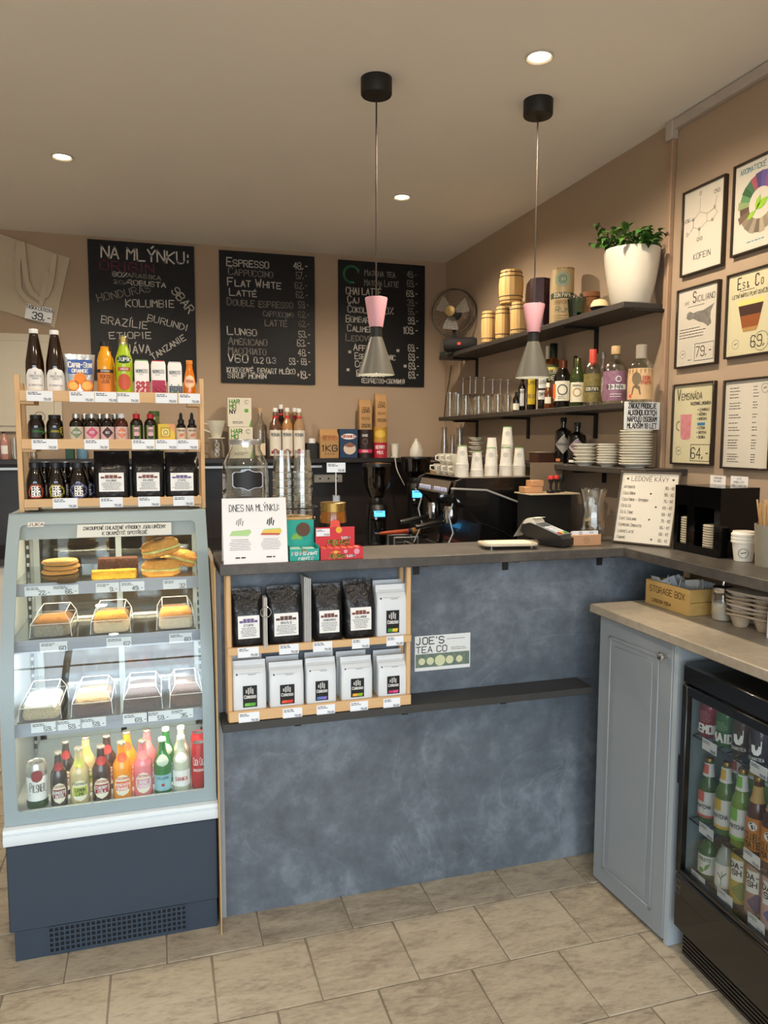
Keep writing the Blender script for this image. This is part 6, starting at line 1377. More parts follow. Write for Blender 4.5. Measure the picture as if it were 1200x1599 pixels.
# coin tray, card terminal, card holder, vase
y0 = 2.36; x = xat(797, y0, ZK); w_ = xat(838, y0, ZK)-xat(757, y0, ZK)
t = thing('coin_tray', 'clear acrylic coin tray on four feet beside the card terminal', 'tray', (x, y0+.02, ZK), rad(-8))
part('plate', MB().loft([(.012, w_/2, .062, 0, 5), (.018, w_/2, .062, 0, 5)], 32), M('acrylic_pale', 'CFC4AC', .15, var=.04), t)
part('inset', MB().loft([(.0183, w_*.4, .045, 0, 5), (.0188, w_*.4, .045, 0, 5)], 32), M('inset_paper', 'D8CDB4', .5, var=.05), t)
for sx in (-1, 1):
    for sy_ in (-1, 1): part('foot', MB().lathe([(.006, 0), (.006, .0118)], 10, sx*w_*.36, sy_*.045), ac, t)
y0 = 2.40; x = xat(856, y0, ZK)
t = thing('card_terminal', 'grey and black card payment terminal with paper roll', 'card terminal', (x, y0, ZK), rad(28))
prof_ = [(-.085, .004), (-.085, .03), (-.07, .042), (.02, .070), (.055, .078), (.085, .07), (.092, .045), (.07, .03), (.02, .02), (0, .004)]
part('body', MB().prism(prof_, -.04, .04, 'x'), M('terminal_black', '1C1B1A', .4), t)
def onface(u_, v_): # along the sloped face
    a, b = Vector((0, -.070, .0425)), Vector((0, .055, .0785)); p = a+(b-a)*v_; return (u_, p.y, p.z+.0006)
def face_quad(m, u0, u1, v0, v1, up_=0):
    vs = [onface(u0, v0), onface(u1, v0), onface(u1, v1), onface(u0, v1)]; vs = [(a, b, c+up_) for a, b, c in vs]
    lo = [(a, b, c-.003) for a, b, c in vs]
    return m.add(vs+lo, [(0, 1, 2, 3), (0, 4, 5, 1), (1, 5, 6, 2), (2, 6, 7, 3), (3, 7, 4, 0)])
part('face_plate', face_quad(MB(), -.037, .037, .02, .95, .001), M('terminal_silver', '9EA0A2', .3, .5), t, smooth=False)
part('screen', face_quad(MB(), -.026, .026, .62, .88, .003), M('screen_grey', '5A6468', .15), t, smooth=False)
kc = ('B8302A', 'D8B02A', '3A8A4A')
for r_i in range(5):
    for c_i in range(3):
        part('key', face_quad(MB(), -.026+c_i*.018, -.012+c_i*.018, .05+(4-r_i)*.105, .125+(4-r_i)*.105, .004), paint('key_'+(kc[c_i] if r_i == 4 else 'grey'), kc[c_i] if r_i == 4 else 'BFC3C6'), t, smooth=False)
part('paper_roll', MB().prism([(.06+.028*cos(a), .066+.028*sin(a)) for a in [2*pi*i/18 for i in range(18)]], -.03, .03, 'x'), M('receipt_paper', 'DCD4C2', .6), t)
part('receipt', MB().add([(-.03, .058, .094), (.03, .058, .094), (.03, .03, .0955), (-.03, .03, .0955), (-.03, .085, .085), (.03, .085, .085), (.03, .13, .02), (-.03, .13, .02)], [(3, 2, 1, 0), (0, 1, 5, 4), (4, 5, 6, 7)]), M('receipt_paper', 'DCD4C2', .6), t)
y0 = 2.335; x = xat(916, y0, ZK); w_ = xat(938, y0, ZK)-xat(894, y0, ZK); hb = hz(916, 835, y0)-ZK
t = thing('card_holder', 'small wooden holder with white business cards', 'card holder', (x, y0, ZK), rad(-6))
pale_w = wood('holder_wood', 'C99A70', 'B5845A', 'x')
part('front', MB().box(-w_/2, w_/2, 0, .008, 0, hb, .002), pale_w, t)
part('base', MB().box(-w_/2, w_/2, .0083, .03, 0, .012, .001), pale_w, t)
part('back', MB().box(-w_/2, w_/2, .0303, .038, 0, hb*.9, .002), pale_w, t)
part('emblem', MB().ring(0, hb*.5, hb*.26, hb*.025, -.0005).seg((-hb*.12, hb*.5), (hb*.12, hb*.54), hb*.05, -.0005), M('burnt', '6A4428', .7), t, smooth=False, fix=False)
cd_ = MB()
for k in range(5): cd_.box(-w_*.43, w_*.43, .0095+k*.0036, .0105+k*.0036, .0125, hb*1.32-.001*k)
part('cards', cd_, cardm, t, smooth=False)
ink(t, 'card_print', paint('ink_blue', '6A8AB0'), lambda m: m.ring(-w_*.16, hb*1.12, hb*.12, hb*.05, .009).text('Coffee', w_*.2, hb*1.12, hb*.1, hb*.02, .55, .009, 'c'))
y0 = 2.47; x = xat(925, y0, ZK); w_ = xat(944, y0, 1.35)-xat(907, y0, 1.35); h_ = hz(925, 764, y0)-ZK; r = w_/2
t = thing('glass_vase', 'fluted clear glass vase holding coins behind the card holder', 'vase', (x, y0, ZK))
vp = [(r*.6, 0), (r*.88, .03), (r*.92, h_*.28), (r*.72, h_*.55), (r*.8, h_*.8), (r, h_), (r*.93, h_), (r*.73, h_*.8), (r*.64, h_*.55), (r*.84, h_*.28), (r*.8, .035), (0, .03)]
mb = MB().lathe(vp, 32, close=False); mb.xf(lambda a, b, c: (a*(1+.05*cos(8*math.atan2(a, b))*min(1, c/h_)), b*(1+.05*cos(8*math.atan2(a, b))*min(1, c/h_)), c+.004*cos(8*math.atan2(a, b))*(1 if c > h_*.95 else 0)))
part('glass', mb, thin_glass('vase_glass', (.95, .95, .93), .9, .14, .05, 1.3), t)
rnd = random.Random(3); cm_ = [MB().lathe([(0, 0), (.011, 0), (.011, .002), (0, .002)], 12).mesh('coin', M('coin_'+c, c, .3, .8)) for c in ('B9A468', 'B4B2AC', '9A7A4A')]
for k in range(26):
    o = link('coin', cm_[k % 3], t); a = rnd.uniform(0, 2*pi); rr = rnd.uniform(0, r*.55); o.location = (rr*cos(a), rr*sin(a), .034+.0022*k); o.rotation_euler = (rnd.uniform(-.5, .5), rnd.uniform(-.5, .5), 0)
# ================================================================== RIGHT LEDGE: framed menu, lid dispenser, cup, stirrers
bl, brr = P(957, 847, 'z', ZK), P(1050, 856.5, 'z', ZK)
dv = Vector((brr.x-bl.x, brr.y-bl.y, 0)); w_ = dv.length; ang = math.atan2(dv.y, dv.x)
bl.x += .0; hfr = .30
t = thing('framed_menu', 'framed iced coffee price list leaning on the ledge', 'framed menu', ((bl.x+brr.x)/2, (bl.y+brr.y)/2, ZK+.001)); t.rotation_euler = (rad(-14), 0, ang)
frm = M('frame_pewter', '5E564C', .35, .5)
def frame(t, w_, h_, mat, fw=.008, fd=.014, paper=None):
    part('frame', MB().box(-w_/2, -w_/2+fw, -fd, 0, 0, h_, .001).box(w_/2-fw, w_/2, -fd, 0, 0, h_, .001).box(-w_/2+fw, w_/2-fw, -fd, 0, 0, fw, .001).box(-w_/2+fw, w_/2-fw, -fd, 0, h_-fw, h_, .001), mat, t)
    return part('sheet', MB().box(-w_/2+fw, w_/2-fw, -fd*.55, -.001, fw, h_-fw), paper or M('poster_paper', 'CFC9BC', .25, var=.01), t, smooth=False)
mh = (hz(1035, 738, (bl.y+brr.y)/2+.02)-ZK)/cos(rad(14))*1.0
pp_ = M('menu_paper', 'D6CFC0', .4, var=.02)
s_ = frame(t, w_, mh, frm, .006, .012, pp_)
def menu(m):
    y = -.0072; h = mh
    m.text('LEDOVÉ KÁVY', 0, h*.87, h*.06, h*.006, .5, y, 'c', width=w_*.62); m.text('*', -w_*.4, h*.87, h*.055, h*.009, .8, y).text('*', w_*.36, h*.87, h*.055, h*.009, .8, y)
    for i, (tx, st) in enumerate((('Affogato', 0), ('Cold Brew', .06), ('Cold Brew + Spitbody', 0), ('Es & Co', .2), ('Es & Tonic', 0), ('Café Siciliano', .1), ('Espresso Zmokatto', 0), ('Ledové Latté', 0), ('Frappé', .2))):
        z = h*(.765-.088*i); m.text(tx, -w_*.42, z, h*.04, h*.0045, .45, y); m.text(('90,- Kč', '90,- Kč', '75,- Kč', '69,- Kč', '69,- Kč', '79,- Kč', '65,- Kč', '69,- Kč', '65,- Kč')[i], w_*.42, z, h*.036, h*.0045, .45, y, 'r')
        if st: m.text('*', -w_*.42+w_*(.4+st*.8), z, h*.045, h*.008, .8, y)
ink(s_, 'lettering', M('ink_brown2', '5A5046', .6), menu)
# lid dispenser
a, b = P(1065, 857, 'z', ZK), P(1128, 873, 'z', ZK)
dx0, dy0 = 1.70, 2.185
t = thing('lid_dispenser', 'glossy black acrylic dispenser holding stacked cup lids', 'dispenser', (1.70, 2.07, ZK), 0)
acb = M('acrylic_black', '050505', .12, spec=.3, var=.0)
hd_ = P(1120, 762, 'x', 1.70).z-ZK
L0, L1, DD = .115, -.105, .15
part('back_panel', MB().box(DD-.004, DD, L1, L0, 0, hd_), acb, t, smooth=False)
part('top_panel', MB().box(0, DD-.004, L1, L0, hd_-.004, hd_), acb, t, smooth=False)
part('bottom_panel', MB().box(0, DD-.004, L1, L0, 0, .004), acb, t, smooth=False)
for yy_ in (L1, .035, L0-.004): part('divider', MB().box(0, DD-.004, yy_, yy_+.004, .004, hd_-.004), acb, t, smooth=False)
for (a0, a1) in ((.039, L0-.004), (L1+.004, .035)):
    w2 = a1-a0; part('front_panel', MB().box(-.0005, .003, a0, a0+w2*.16, .004, hd_-.004).box(-.0005, .003, a1-w2*.16, a1, .004, hd_-.004).box(-.0005, .003, a0+w2*.16, a1-w2*.16, .004, hd_*.12).box(-.0005, .003, a0+w2*.16, a1-w2*.16, hd_*.70, hd_-.004), acb, t, smooth=False)
lidm = MB().lathe([(0, 0), (.033, 0), (.035, .002), (.035, .005), (.029, .007), (0, .0075)], 20).mesh('cup_cover', M('lid_cream', 'C9BFA8', .4))
for (yc, n_, lab) in ((.075, 14, 'far'), (-.035, 12, 'near')):
    for k in range(n_):
        o = tag(link('cup_cover', lidm), 'pale cup cover, %s from the bottom of the %s column in the black dispenser' % (ORD[k], lab), 'cup cover', 'cup covers in the %s column' % lab); o.location = (1.70+.040, 2.07+yc, ZK+.0045+k*.008)
for (u0, u1, v0, v1, rows, wd) in ((1110, 1134, 742, 763, ('CAPPUCCINO', 'FLAT WHITE'), 'small white note for cappuccino above the lid dispenser'), (1142, 1169, 743, 766, ('LATTÉ', 'DOUBLE LATTÉ', 'DOUBLE CAPPUCCINO'), 'small white note for latte above the lid dispenser')):
    xx = 1.70+DD+.0015; a, b = P(u0, v0, 'x', xx), P(u1, v0, 'x', xx); w_ = a.y-b.y; h_ = a.z-(ZK+hd_)+.02
    t = thing('note_card', wd, 'note', (xx, (a.y+b.y)/2, ZK+hd_-.02), rad(-90), 'notes on the lid dispenser')
    part('card', MB().box(-w_/2, w_/2, 0, .001, 0, h_), cardm, t, smooth=False)
    ink(t, 'lettering', ink_k, lambda m: [m.text(s, 0, h_*(.78-.22*i), h_*.12, h_*.012, .5, -.0005, 'c') for i, s in enumerate(rows)])
x = 1.745; y = yat(1161, x, ZK); r = .036
t = thing('takeaway_cup', 'white paper cup with stacked white lids beside the lid dispenser', 'paper cup', (x, y, ZK), facecam(x, y)); hcup = P(1161, 832, 'x', x).z-ZK
part('cup', MB().lathe([(0, 0), (r*.74, 0), (r*.95, hcup*.66), (0, hcup*.66)], 24), cup_paper, t)
for k in range(3): part('lid', MB().lathe([(0, 0), (r*1.05, 0), (r*1.05, .006), (r*.96, .009), (r*.92, .014), (0, .014)], 24), cup_paper, t, loc=(0, 0, hcup*.66+.0005+k*.0105))
def on_cup(a, b, c): rr = r*(.74+.21*c/(hcup*.66))+.001; return (rr*sin(a/rr), -rr*cos(a/rr), c)
part('emblem', MB().ring(0, hcup*.3, hcup*.17, hcup*.016).seg((-.006, hcup*.3), (.007, hcup*.33), hcup*.03).xf(on_cup), ink_k, t, smooth=False, fix=False)
x = 1.745; y = yat(1201, x, ZK); hcp = P(1201, 818, 'x', x).z-ZK
t = thing('stirrer_holder', 'grey cup full of wooden stirrers at the right edge', 'cup', (x, y-.004, ZK)); r = .047
part('cup', MB().lathe([(0, 0), (r*.86, 0), (r, hcp), (r*.93, hcp), (r*.8, .008), (0, .008)], 26, close=False), M('cup_grey', '8C8574', .55), t)
rnd = random.Random(12); stm = wood('stirrer_wood', 'D8B07C', 'C39A62', 'z')
for k in range(40):
    a = rnd.uniform(0, 2*pi); rr = rnd.uniform(.3, .82)*r; tp = (rr*cos(a)*1.15, rr*sin(a)*1.15); hh_ = hcp*rnd.uniform(1.35, 1.55)
    o = part('stirrer', MB().box(-.003, .003, -.0008, .0008, 0, hh_), stm, t, smooth=False); o.location = (rr*.6*cos(a), rr*.6*sin(a), .009); o.rotation_euler = (-.3*rr/r*sin(a), .3*rr/r*cos(a), rnd.uniform(0, 3))
# ================================================================== GREY SIDE COUNTER
GZ = .99; GX = 1.425
part_m = stone('grey_worktop', '8E8474', '9C9282', 'ADA392', 7, .42, 1, .05)
t = thing('side_worktop', 'pale stone-look worktop of the side counter', 'worktop', (1.7, 1.8, GZ-.03))
part('slab', MB().box(GX, XR-.002, .9, YF-.001, GZ-.030, GZ, .003), part_m, t, True)
cab = M('cabinet_grey', '8E959B', .42, var=.02)
c0, c1 = Vector((1.447, 2.226)), Vector((1.462, 1.862)); dv = c0-c1; cl = dv.length; ca = math.atan2(dv.y, dv.x)
t = thing('base_cabinet', 'blue-grey base cabinet with a single panelled door', 'cabinet', ((c0.x+c1.x)/2, (c0.y+c1.y)/2, 0), ca-pi)   # local -y faces the room
ht = GZ-.0315
part('carcass', MB().box(-cl/2, cl/2, .021, .44, 0.001, ht, .001), cab, t)
dr = part('door', MB().box(-cl/2, cl/2, 0, .0205, .012, ht-.002, .002), cab, t)
m = MB(); e = .055
for (xa, xb, za, zb_) in ((-cl/2+e, cl/2-e, .07, ht-.06),):
    m.box(xa, xb, -.004, -.0002, za, za+.012, .003).box(xa, xb, -.004, -.0002, zb_-.012, zb_, .003).box(xa, xa+.012, -.004, -.0002, za, zb_, .003).box(xb-.012, xb, -.004, -.0002, za, zb_, .003)
part('panel_moulding', m, cab, dr)
part('raised_panel', MB().box(-cl/2+e+.03, cl/2-e-.03, -.003, -.0002, .1, ht-.09, .0025), cab, dr)
part('knob', MB().lathe([(.006, 0), (.006, .012), (.013, .016), (.014, .022), (.009, .027), (0, .028)], 18).xf(lambda a, b, c: (a+cl/2-.028, -c, b+ht-.055)), M('chrome', 'C8C8C8', .12, 1), dr)
part('filler_strip', MB().box(cl/2+.002, cl/2+.02, .004, .44, .001, ht), M('cabinet_pale', 'A8B2B8', .4, var=.01), t, smooth=False)
# storage box, sugar jar, cup carriers, white card
pl_w = wood('crate_wood', 'C9A868', 'B58F4E', 'x', 10)
A, B_, D_ = P(1008, 941, 'z', GZ), P(1076, 963, 'z', GZ), None
dv = Vector((B_.x-A.x, B_.y-A.y)); bl_ = dv.length; ang = math.atan2(dv.y, dv.x); hb = .085
t = thing('storage_box', 'open wooden box lettered STORAGE BOX full of sachets', 'box', ((A.x+B_.x)/2, (A.y+B_.y)/2, GZ+.0005), ang)
bd = .15
part('front_board', MB().box(-bl_/2, bl_/2, 0, .007, 0, hb, .001), pl_w, t)
part('back_board', MB().box(-bl_/2, bl_/2, bd-.007, bd, 0, hb, .001), pl_w, t)
for sx in (-bl_/2, bl_/2-.007): part('end_board', MB().box(sx, sx+.007, .0073, bd-.0073, 0, hb*.48, .001).box(sx, sx+.007, .0073, bd-.0073, hb*.5, hb, .001), pl_w, t)
part('bottom_board', MB().box(-bl_/2+.0073, bl_/2-.0073, .0073, bd-.0073, 0, .006), pl_w, t, smooth=False)
ink(t, 'lettering', M('ink_burnt', '5E4420', .7), lambda m: m.text('STORAGE BOX', 0, hb*.56, hb*.24, hb*.03, .6, -.0006, 'c', width=bl_*.8).text('LONDON 1954', -bl_*.12, hb*.16, hb*.13, hb*.025, .6, -.0006, 'c', width=bl_*.45))
rnd = random.Random(21)
for k in range(16):
    o = part('sachet', MB().box(-.022, .022, -.0015, .0015, 0, .06, .001), M('sachet_%d' % (k % 3), ('C9CDD0', 'B4BCC2', 'D8D4CC')[k % 3], .4), t)
    o.location = (rnd.uniform(-bl_*.36, bl_*.34), rnd.uniform(.025, bd-.03), rnd.uniform(.022, .05)); o.rotation_euler = (rnd.uniform(-.4, .4), rnd.uniform(-.7, .7), rnd.uniform(-.8, .8))
part('teabag_heap', MB().loft([(.01, bl_*.44, bd*.4, bd/2, 4), (.04, bl_*.43, bd*.4, bd/2, 4), (.055, bl_*.3, bd*.25, bd/2, 3)], 20), M('sachet_red', '7A3A24', .6, var=.4, scale=60), t)
p = P(1128, 968, 'z', GZ); r = .033
t = thing('sugar_dispenser', 'glass sugar dispenser with chrome pouring spout', 'sugar jar', (p.x, p.y, GZ+.0005)); hj = P(1128, 918, 'y', p.y).z-GZ
part('sugar', MB().lathe([(0, .003), (r*.9, .003), (r*.93, hj*.55), (0, hj*.6)], 22), M('sugar', 'CFC9BC', .8), t)
part('glass', MB().lathe([(r*.9, 0), (r, .008), (r, hj*.8), (r*.86, hj*.9)], 24, close=False), cg, t)
part('cap', MB().lathe([(r*.92, hj*.86), (r*.95, hj*.88), (r*.95, hj*1.02), (r*.8, hj*1.06), (0, hj*1.08)], 24), M('chrome', 'C8C8C8', .12, 1), t)
part('spout', MB().tube([(0, 0, hj*1.05), (.002, .0, hj*1.24), (.006, 0, hj*1.34)], .0055, 10), M('chrome', 'C8C8C8', .12, 1), t)
p = P(1160, 980, 'z', GZ)
pulp = [M('pulp_%d' % i, c, .9, var=.1, scale=120, bump=.3) for i, c in enumerate(('B8A48C', 'A99880', 'C2B2A0'))]
for k in range(6):
    s_ = .078; vs = []; n = 24
    t = thing('cup_carrier', '%s grey moulded-pulp cup carrier in the stack beside the sugar jar' % (('lowest', 'second from the bottom', 'third from the bottom', 'third from the top', 'second from the top', 'topmost')[k]), 'cup carrier', (p.x+.05+rnd.uniform(-.0015, .0015), p.y-.012+rnd.uniform(-.0015, .0015), GZ+.0005+k*.0135), rnd.uniform(-.03, .03)+.3, 'pulp cup carriers')
    secs = [(.036, s_*.97, s_*.97, 0, 5), (.040, s_*1.02, s_*1.02, 0, 5), (.044, s_, s_, 0, 5), (.046, s_*.9, s_*.9, 0, 4)]
    if k < 5: secs = secs[:3]
    part('rim', MB().loft(secs, 40, k == 5).xf(lambda a, b, c: (a*(1+.012*sin(5*math.atan2(a, b)+k)), b*(1+.012*sin(5*math.atan2(a, b)+k)), c+.0015*sin(3*math.atan2(a, b)+k*2))), pulp[k % 3], t)
    for sx in (-1, 1):
        for sy_ in (-1, 1): part('cup_pocket', MB().lathe([(0, 0), (.018, 0), (.02, .001), (.034, .0385)], 14, sx*.038, sy_*.038, close=False), pulp[k % 3], t)
p = P(1192, 996, 'z', GZ)
t = thing('acrylic_sign', 'white upright card at the right edge of the side counter', 'card', (p.x+.03, p.y-.06, GZ+.0005), rad(-70))
part('card', MB().box(-.06, .06, 0, .003, 0, .10), M('card_cool', 'D5DDE0', .4), t, smooth=False)
part('foot', MB().box(-.06, .06, .004, .05, 0, .003), ac, t, smooth=False)

# ================================================================== UNDER-COUNTER FRIDGE
f0, f1 = Vector((1.462, 1.815)), Vector((1.452, 1.533)); dv = f0-f1; fa = math.atan2(dv.y, dv.x)-pi
WF, DF, HF = .50, .46, .905
ctr = f0-dv.normalized()*WF/2
fr = thing('drinks_fridge', 'black under-counter drinks fridge with glass door', 'fridge', (ctr.x, ctr.y, 0), fa)
gbk = M('fridge_black', '0B0A0A', .25, coat=.4, var=.1)
part('plinth', MB().box(-WF/2+.01, WF/2-.01, .03, DF, 0.001, .09), gbk, fr, smooth=False)
vm = MB()
for k in range(6): vm.box(-WF/2+.02, WF/2-.02, .022, .0298, .012+k*.012, .019+k*.012)
part('vent_slats', vm, gbk, fr, smooth=False)
part('lower_panel', MB().box(-WF/2, WF/2, 0.0, DF, .0905, .262, .006), gbk, fr)
for sx in (-WF/2, WF/2-.012): part('side_wall', MB().box(sx, sx+.012, .0225, DF, .2625, HF-.06), gbk, fr, smooth=False)
for sx, s1 in ((-WF/2+.0123, .002), (WF/2-.0143, .002)): part('liner', MB().box(sx, sx+s1, .0225, DF-.023, .2625, HF-.0605), M('fridge_liner', '8FA0A2', .5), fr, smooth=False)
part('back_wall', MB().box(-WF/2+.0123, WF/2-.0123, DF-.02, DF, .2625, HF-.0605), M('fridge_liner', '8FA0A2', .5), fr, smooth=False)
part('top_box', MB().box(-WF/2, WF/2, .0, DF, HF-.06, HF, .006), gbk, fr)
dz0, dz1, fwid = .266, HF-.063, .022
dr = part('door', MB().box(-WF/2, -WF/2+fwid, 0, .022, dz0, dz1, .003).box(WF/2-fwid, WF/2, 0, .022, dz0, dz1, .003).box(-WF/2+fwid, WF/2-fwid, 0, .022, dz0, dz0+.016, .003).box(-WF/2+fwid, WF/2-fwid, 0, .022, dz1-.03, dz1, .003), gbk, fr)
part('door_glass', MB().box(-WF/2+fwid-.002, WF/2-fwid+.002, .012, .018, dz0+.02, dz1-.028), thin_glass('fridge_glass', (.86, .88, .88), .6, .06, .005), dr, smooth=False)
part('door_handle', MB().box(-WF/2-.016, -WF/2-.0005, .006, .034, .53, .62, .003), gbk, dr)
part('badge', MB().outline(-WF/2+.012, -WF/2+.028, .205, .245, .0015, -.0008).rect(-WF/2+.014, -WF/2+.026, .224, .227, -.0008), M('badge_grey', '8A8A8A', .4, .6), fr, smooth=False, fix=False)
# shelves from the photo rows
Rz = Matrix.Rotation(fa, 3, 'Z')
def fl2w(x, y, z): v = Rz @ Vector((x, y, 0)); return (ctr.x+v.x, ctr.y+v.y, z)
def w2fl(p): v = Rz.transposed() @ Vector((p.x-ctr.x, p.y-ctr.y, 0)); return v.x, v.y
def fx_at(u, yl, z):   # local x on the depth plane yl that shows in column u
    lo, hi = -.6, .6
    for _ in range(40):
        mid = (lo+hi)/2; q = Vector(fl2w(mid, yl, z))-Vector((0, 0, H)); uu = 600+FPX*q.dot(RT)/q.dot(FW)
        if uu < u: lo = mid
        else: hi = mid
    return lo
def z_at(u, v, yl):
    xl = fx_at(u, yl, .5)
    lo, hi = 0, 1.2
    for _ in range(40):
        mid = (lo+hi)/2; q = Vector(fl2w(fx_at(u, yl, mid), yl, mid))-Vector((0, 0, H)); vv = 799.5-FPX*q.dot(UP)/q.dot(FW)
        if vv > v: lo = mid
        else: hi = mid
    return lo
FY = .058
wire = M('wire_black', '1A1A1A', .4, .3)
FZ = [z_at(1110, 1158, .03), z_at(1104, 1292, .03), .284]
for z in FZ[:2]:
    sh_ = MB()
    for k in range(14): xx = -WF/2+.03+k*(WF-.06)/13; sh_.tube([(xx, .028, z-.003), (xx, DF-.04, z-.003)], .002, 5)
    for yy in (.026, .25, DF-.035): sh_.tube([(-WF/2+.025, yy, z-.0075), (WF/2-.025, yy, z-.0075)], .0028, 6)
    part('wire_shelf', sh_, wire, fr)
for (u, v, i) in ((1109, 1166, 0), (1186, 1203, 0), (1104, 1298, 1), (1175, 1340, 1), (1091, 1373, 2), (1133, 1402, 2), (1182, 1442, 2)):
    z = z_at(u, v, .022); xx = fx_at(u, .022, z)
    price_tag(fr, xx, .0215, z, .060, .032)
fgl = 'drinks in the black fridge'
def fbottle(u, vt, i, R, prof, glass, words, cap, labels, prints, name_='bottle', cat='bottle', back=True):
    z = FZ[i]+.0005; xl = fx_at(u, FY, z+.05); h_ = z_at(u, vt, FY)-z
    px, py, _ = fl2w(xl, FY, z)
    t = bottle(name_, words, cat, (px, py, z), prof, R, h_, glass, cap, labels, prints, rz=fa+.5, group=fgl)
    if back:
        q = fl2w(xl, FY+.095, z); copy_thing(t, q, None, words+', second row')
red_d = M('berry_drink', '8A1E30', .07, coat=.5); grn_d = M('green_drink', '2A6A34', .07, coat=.5); brn_d = M('brown_drink', '3A2416', .07, coat=.5); vio_d = M('violet_drink', '2E2230', .07, coat=.5)
PR['squat'] = [(.92, 0), (1, .03), (1, .62), (.93, .74), (.7, .86), (.5, .93), (.44, 1)]
fbottle(1109, 1080, 0, .029, 'squat', red_d, 'dark red lemonade bottle on the top fridge shelf', (blk, .48, .98, 1.04), [(red_d, .3, .31, .1)], [(None, lambda m, R, h: m.text('LEMON', 0, .12*h, .17*h, .045*h, .62, 0, 'c', width=R*2.4), 0, 0, ink_w), (None, lambda m, R, h: m.lines(-R*.6, R*.6, .36*h, .62*h, 6, .012*h), 0, 0, paint('pinkish', 'C08A90'))], 'lemonade_bottle')
fbottle(1135, 1092, 0, .029, 'squat', grn_d, 'green lemonade bottle on the top fridge shelf', (blk, .48, .98, 1.04), [(grn_d, .3, .31, .1)], [(None, lambda m, R, h: m.text('NAID', 0, .12*h, .17*h, .045*h, .62, 0, 'c', width=R*2.2), 0, 0, ink_w), (None, lambda m, R, h: m.lines(-R*.6, R*.6, .36*h, .56*h, 5, .012*h), 0, 0, paint('pale_green', '8AB08A'))], 'lemonade_bottle')
cup_logo = lambda m, R, h: m.poly([(-R*.5, .5*h), (-R*.45, .34*h), (-R*.2, .27*h), (R*.2, .27*h), (R*.45, .34*h), (R*.5, .5*h)]).seg((R*.45, .5*h), (R*.45, .62*h), .02*h)
fbottle(1160, 1110, 0, .027, 'can', brn_d, 'brown iced tea can with white cup logo on the top fridge shelf', (M('can_lid', 'C4C6C8', .25, .9), .8, .975, .99), [(brn_d, .3, .31, .1)], [(None, cup_logo, 0, 0, ink_w), (None, 'charitea', .14, .09, ink_w, .5)], 'iced_tea_can', 'can')
fbottle(1188, 1128, 0, .027, 'can', vio_d, 'dark violet iced tea can with white cup logo on the top fridge shelf', (M('can_lid', 'C4C6C8', .25, .9), .8, .975, .99), [(vio_d, .3, .31, .1)], [(None, cup_logo, 0, 0, ink_w), (None, 'charitea', .14, .09, ink_w, .5)], 'iced_tea_can', 'can')
for (u, vt, c, liq, wd) in ((1106, 1180, 'E0705A', '44682A', 'red'), (1132, 1186, 'E3B83A', '5A7A26', 'yellow'), (1157, 1196, '7FC04A', '7A9A34', 'green')):
    fbottle(u, vt, 1, .0265, 'beer', M('matcha_'+c, liq, .07, coat=.5), 'matcha drink bottle with %s and white label on the middle fridge shelf' % wd, (GOLDCAP(), .46, .94, .99), [(white_l, .12, .5, 1.2), (paint('mt_'+c, c), .34, .5, .5, 'rect', -.5), (paint('mt_'+c, c), .10, .14, 1.2), (white_l, .72, .92, 1.6), (paint('mt_'+c, c), .76, .9, .6, 'rect', -.3)], [(0, 'MATCHA', .25, .05, ink_k, .55)], 'matcha_bottle')
amb = M('amber_beer', '5A2A0C', .06, coat=.5, var=.2)
for (u, vt, wd) in ((1181, 1208, 'amber mate bottle with orange label beside the matcha drinks'), (1206, 1222, 'amber mate bottle with orange label at the picture edge')):
    fbottle(u, vt, 1, .0265, 'beer', amb, wd, (GOLDCAP(), .46, .94, .99), [(paint('mate_orange', 'D88A2E'), .10, .5, 1.3), (paint('mate_neck', 'C9A45A'), .68, .88, 1.6)], [(0, 'CLUB-', .24, .08, ink_k, .7, .22), (0, 'MATE', .14, .08, ink_k, .7, .22), (0, lambda m, R, h: m.disc(0, .41*h, .055*h, 0, 14), 0, 0, ink_w), (0, lambda m, R, h: m.poly([(-.045*h, .425*h), (.04*h, .425*h), (.02*h, .455*h), (-.02*h, .455*h)]).poly([(-.02*h, .425*h), (.03*h, .425*h), (.025*h, .39*h), (.04*h, .375*h), (-.005*h, .37*h)]), 0, 0, ink_k)], 'mate_bottle')
fbottle(1107, 1308, 2, .028, 'squat', grn_d, 'green fruit drink bottle with leafy label at the fridge bottom', (blk, .48, .98, 1.04), [(white_l, .12, .62, 1.3)], [(0, 'FRUITS', .48, .08, paint('leaf_ink', '3A6A2A'), .5), (0, lambda m, R, h: m.poly([(0, .2*h), (R*.4, .3*h), (R*.6, .45*h), (R*.1, .36*h)]).disc(-R*.3, .22*h, .07*h, 0, 10), 0, 0, paint('leaf_mark', '6FA84A'))], 'fruit_drink_bottle')
fbottle(1133, 1318, 2, .027, 'squat', M('pale_drink', 'A9B8B4', .08, coat=.5), 'pale water bottle with botanical label at the fridge bottom', (silver_cap, .48, .98, 1.04), [(white_l, .1, .62, 1.3)], [(0, lambda m, R, h: m.seg((0, .15*h), (R*.1, .5*h), .01*h).seg((R*.05, .3*h), (-R*.4, .42*h), .02*h).seg((R*.05, .35*h), (R*.5, .46*h), .02*h), 0, 0, paint('leaf_ink', '3A6A2A'))], 'water_bottle')
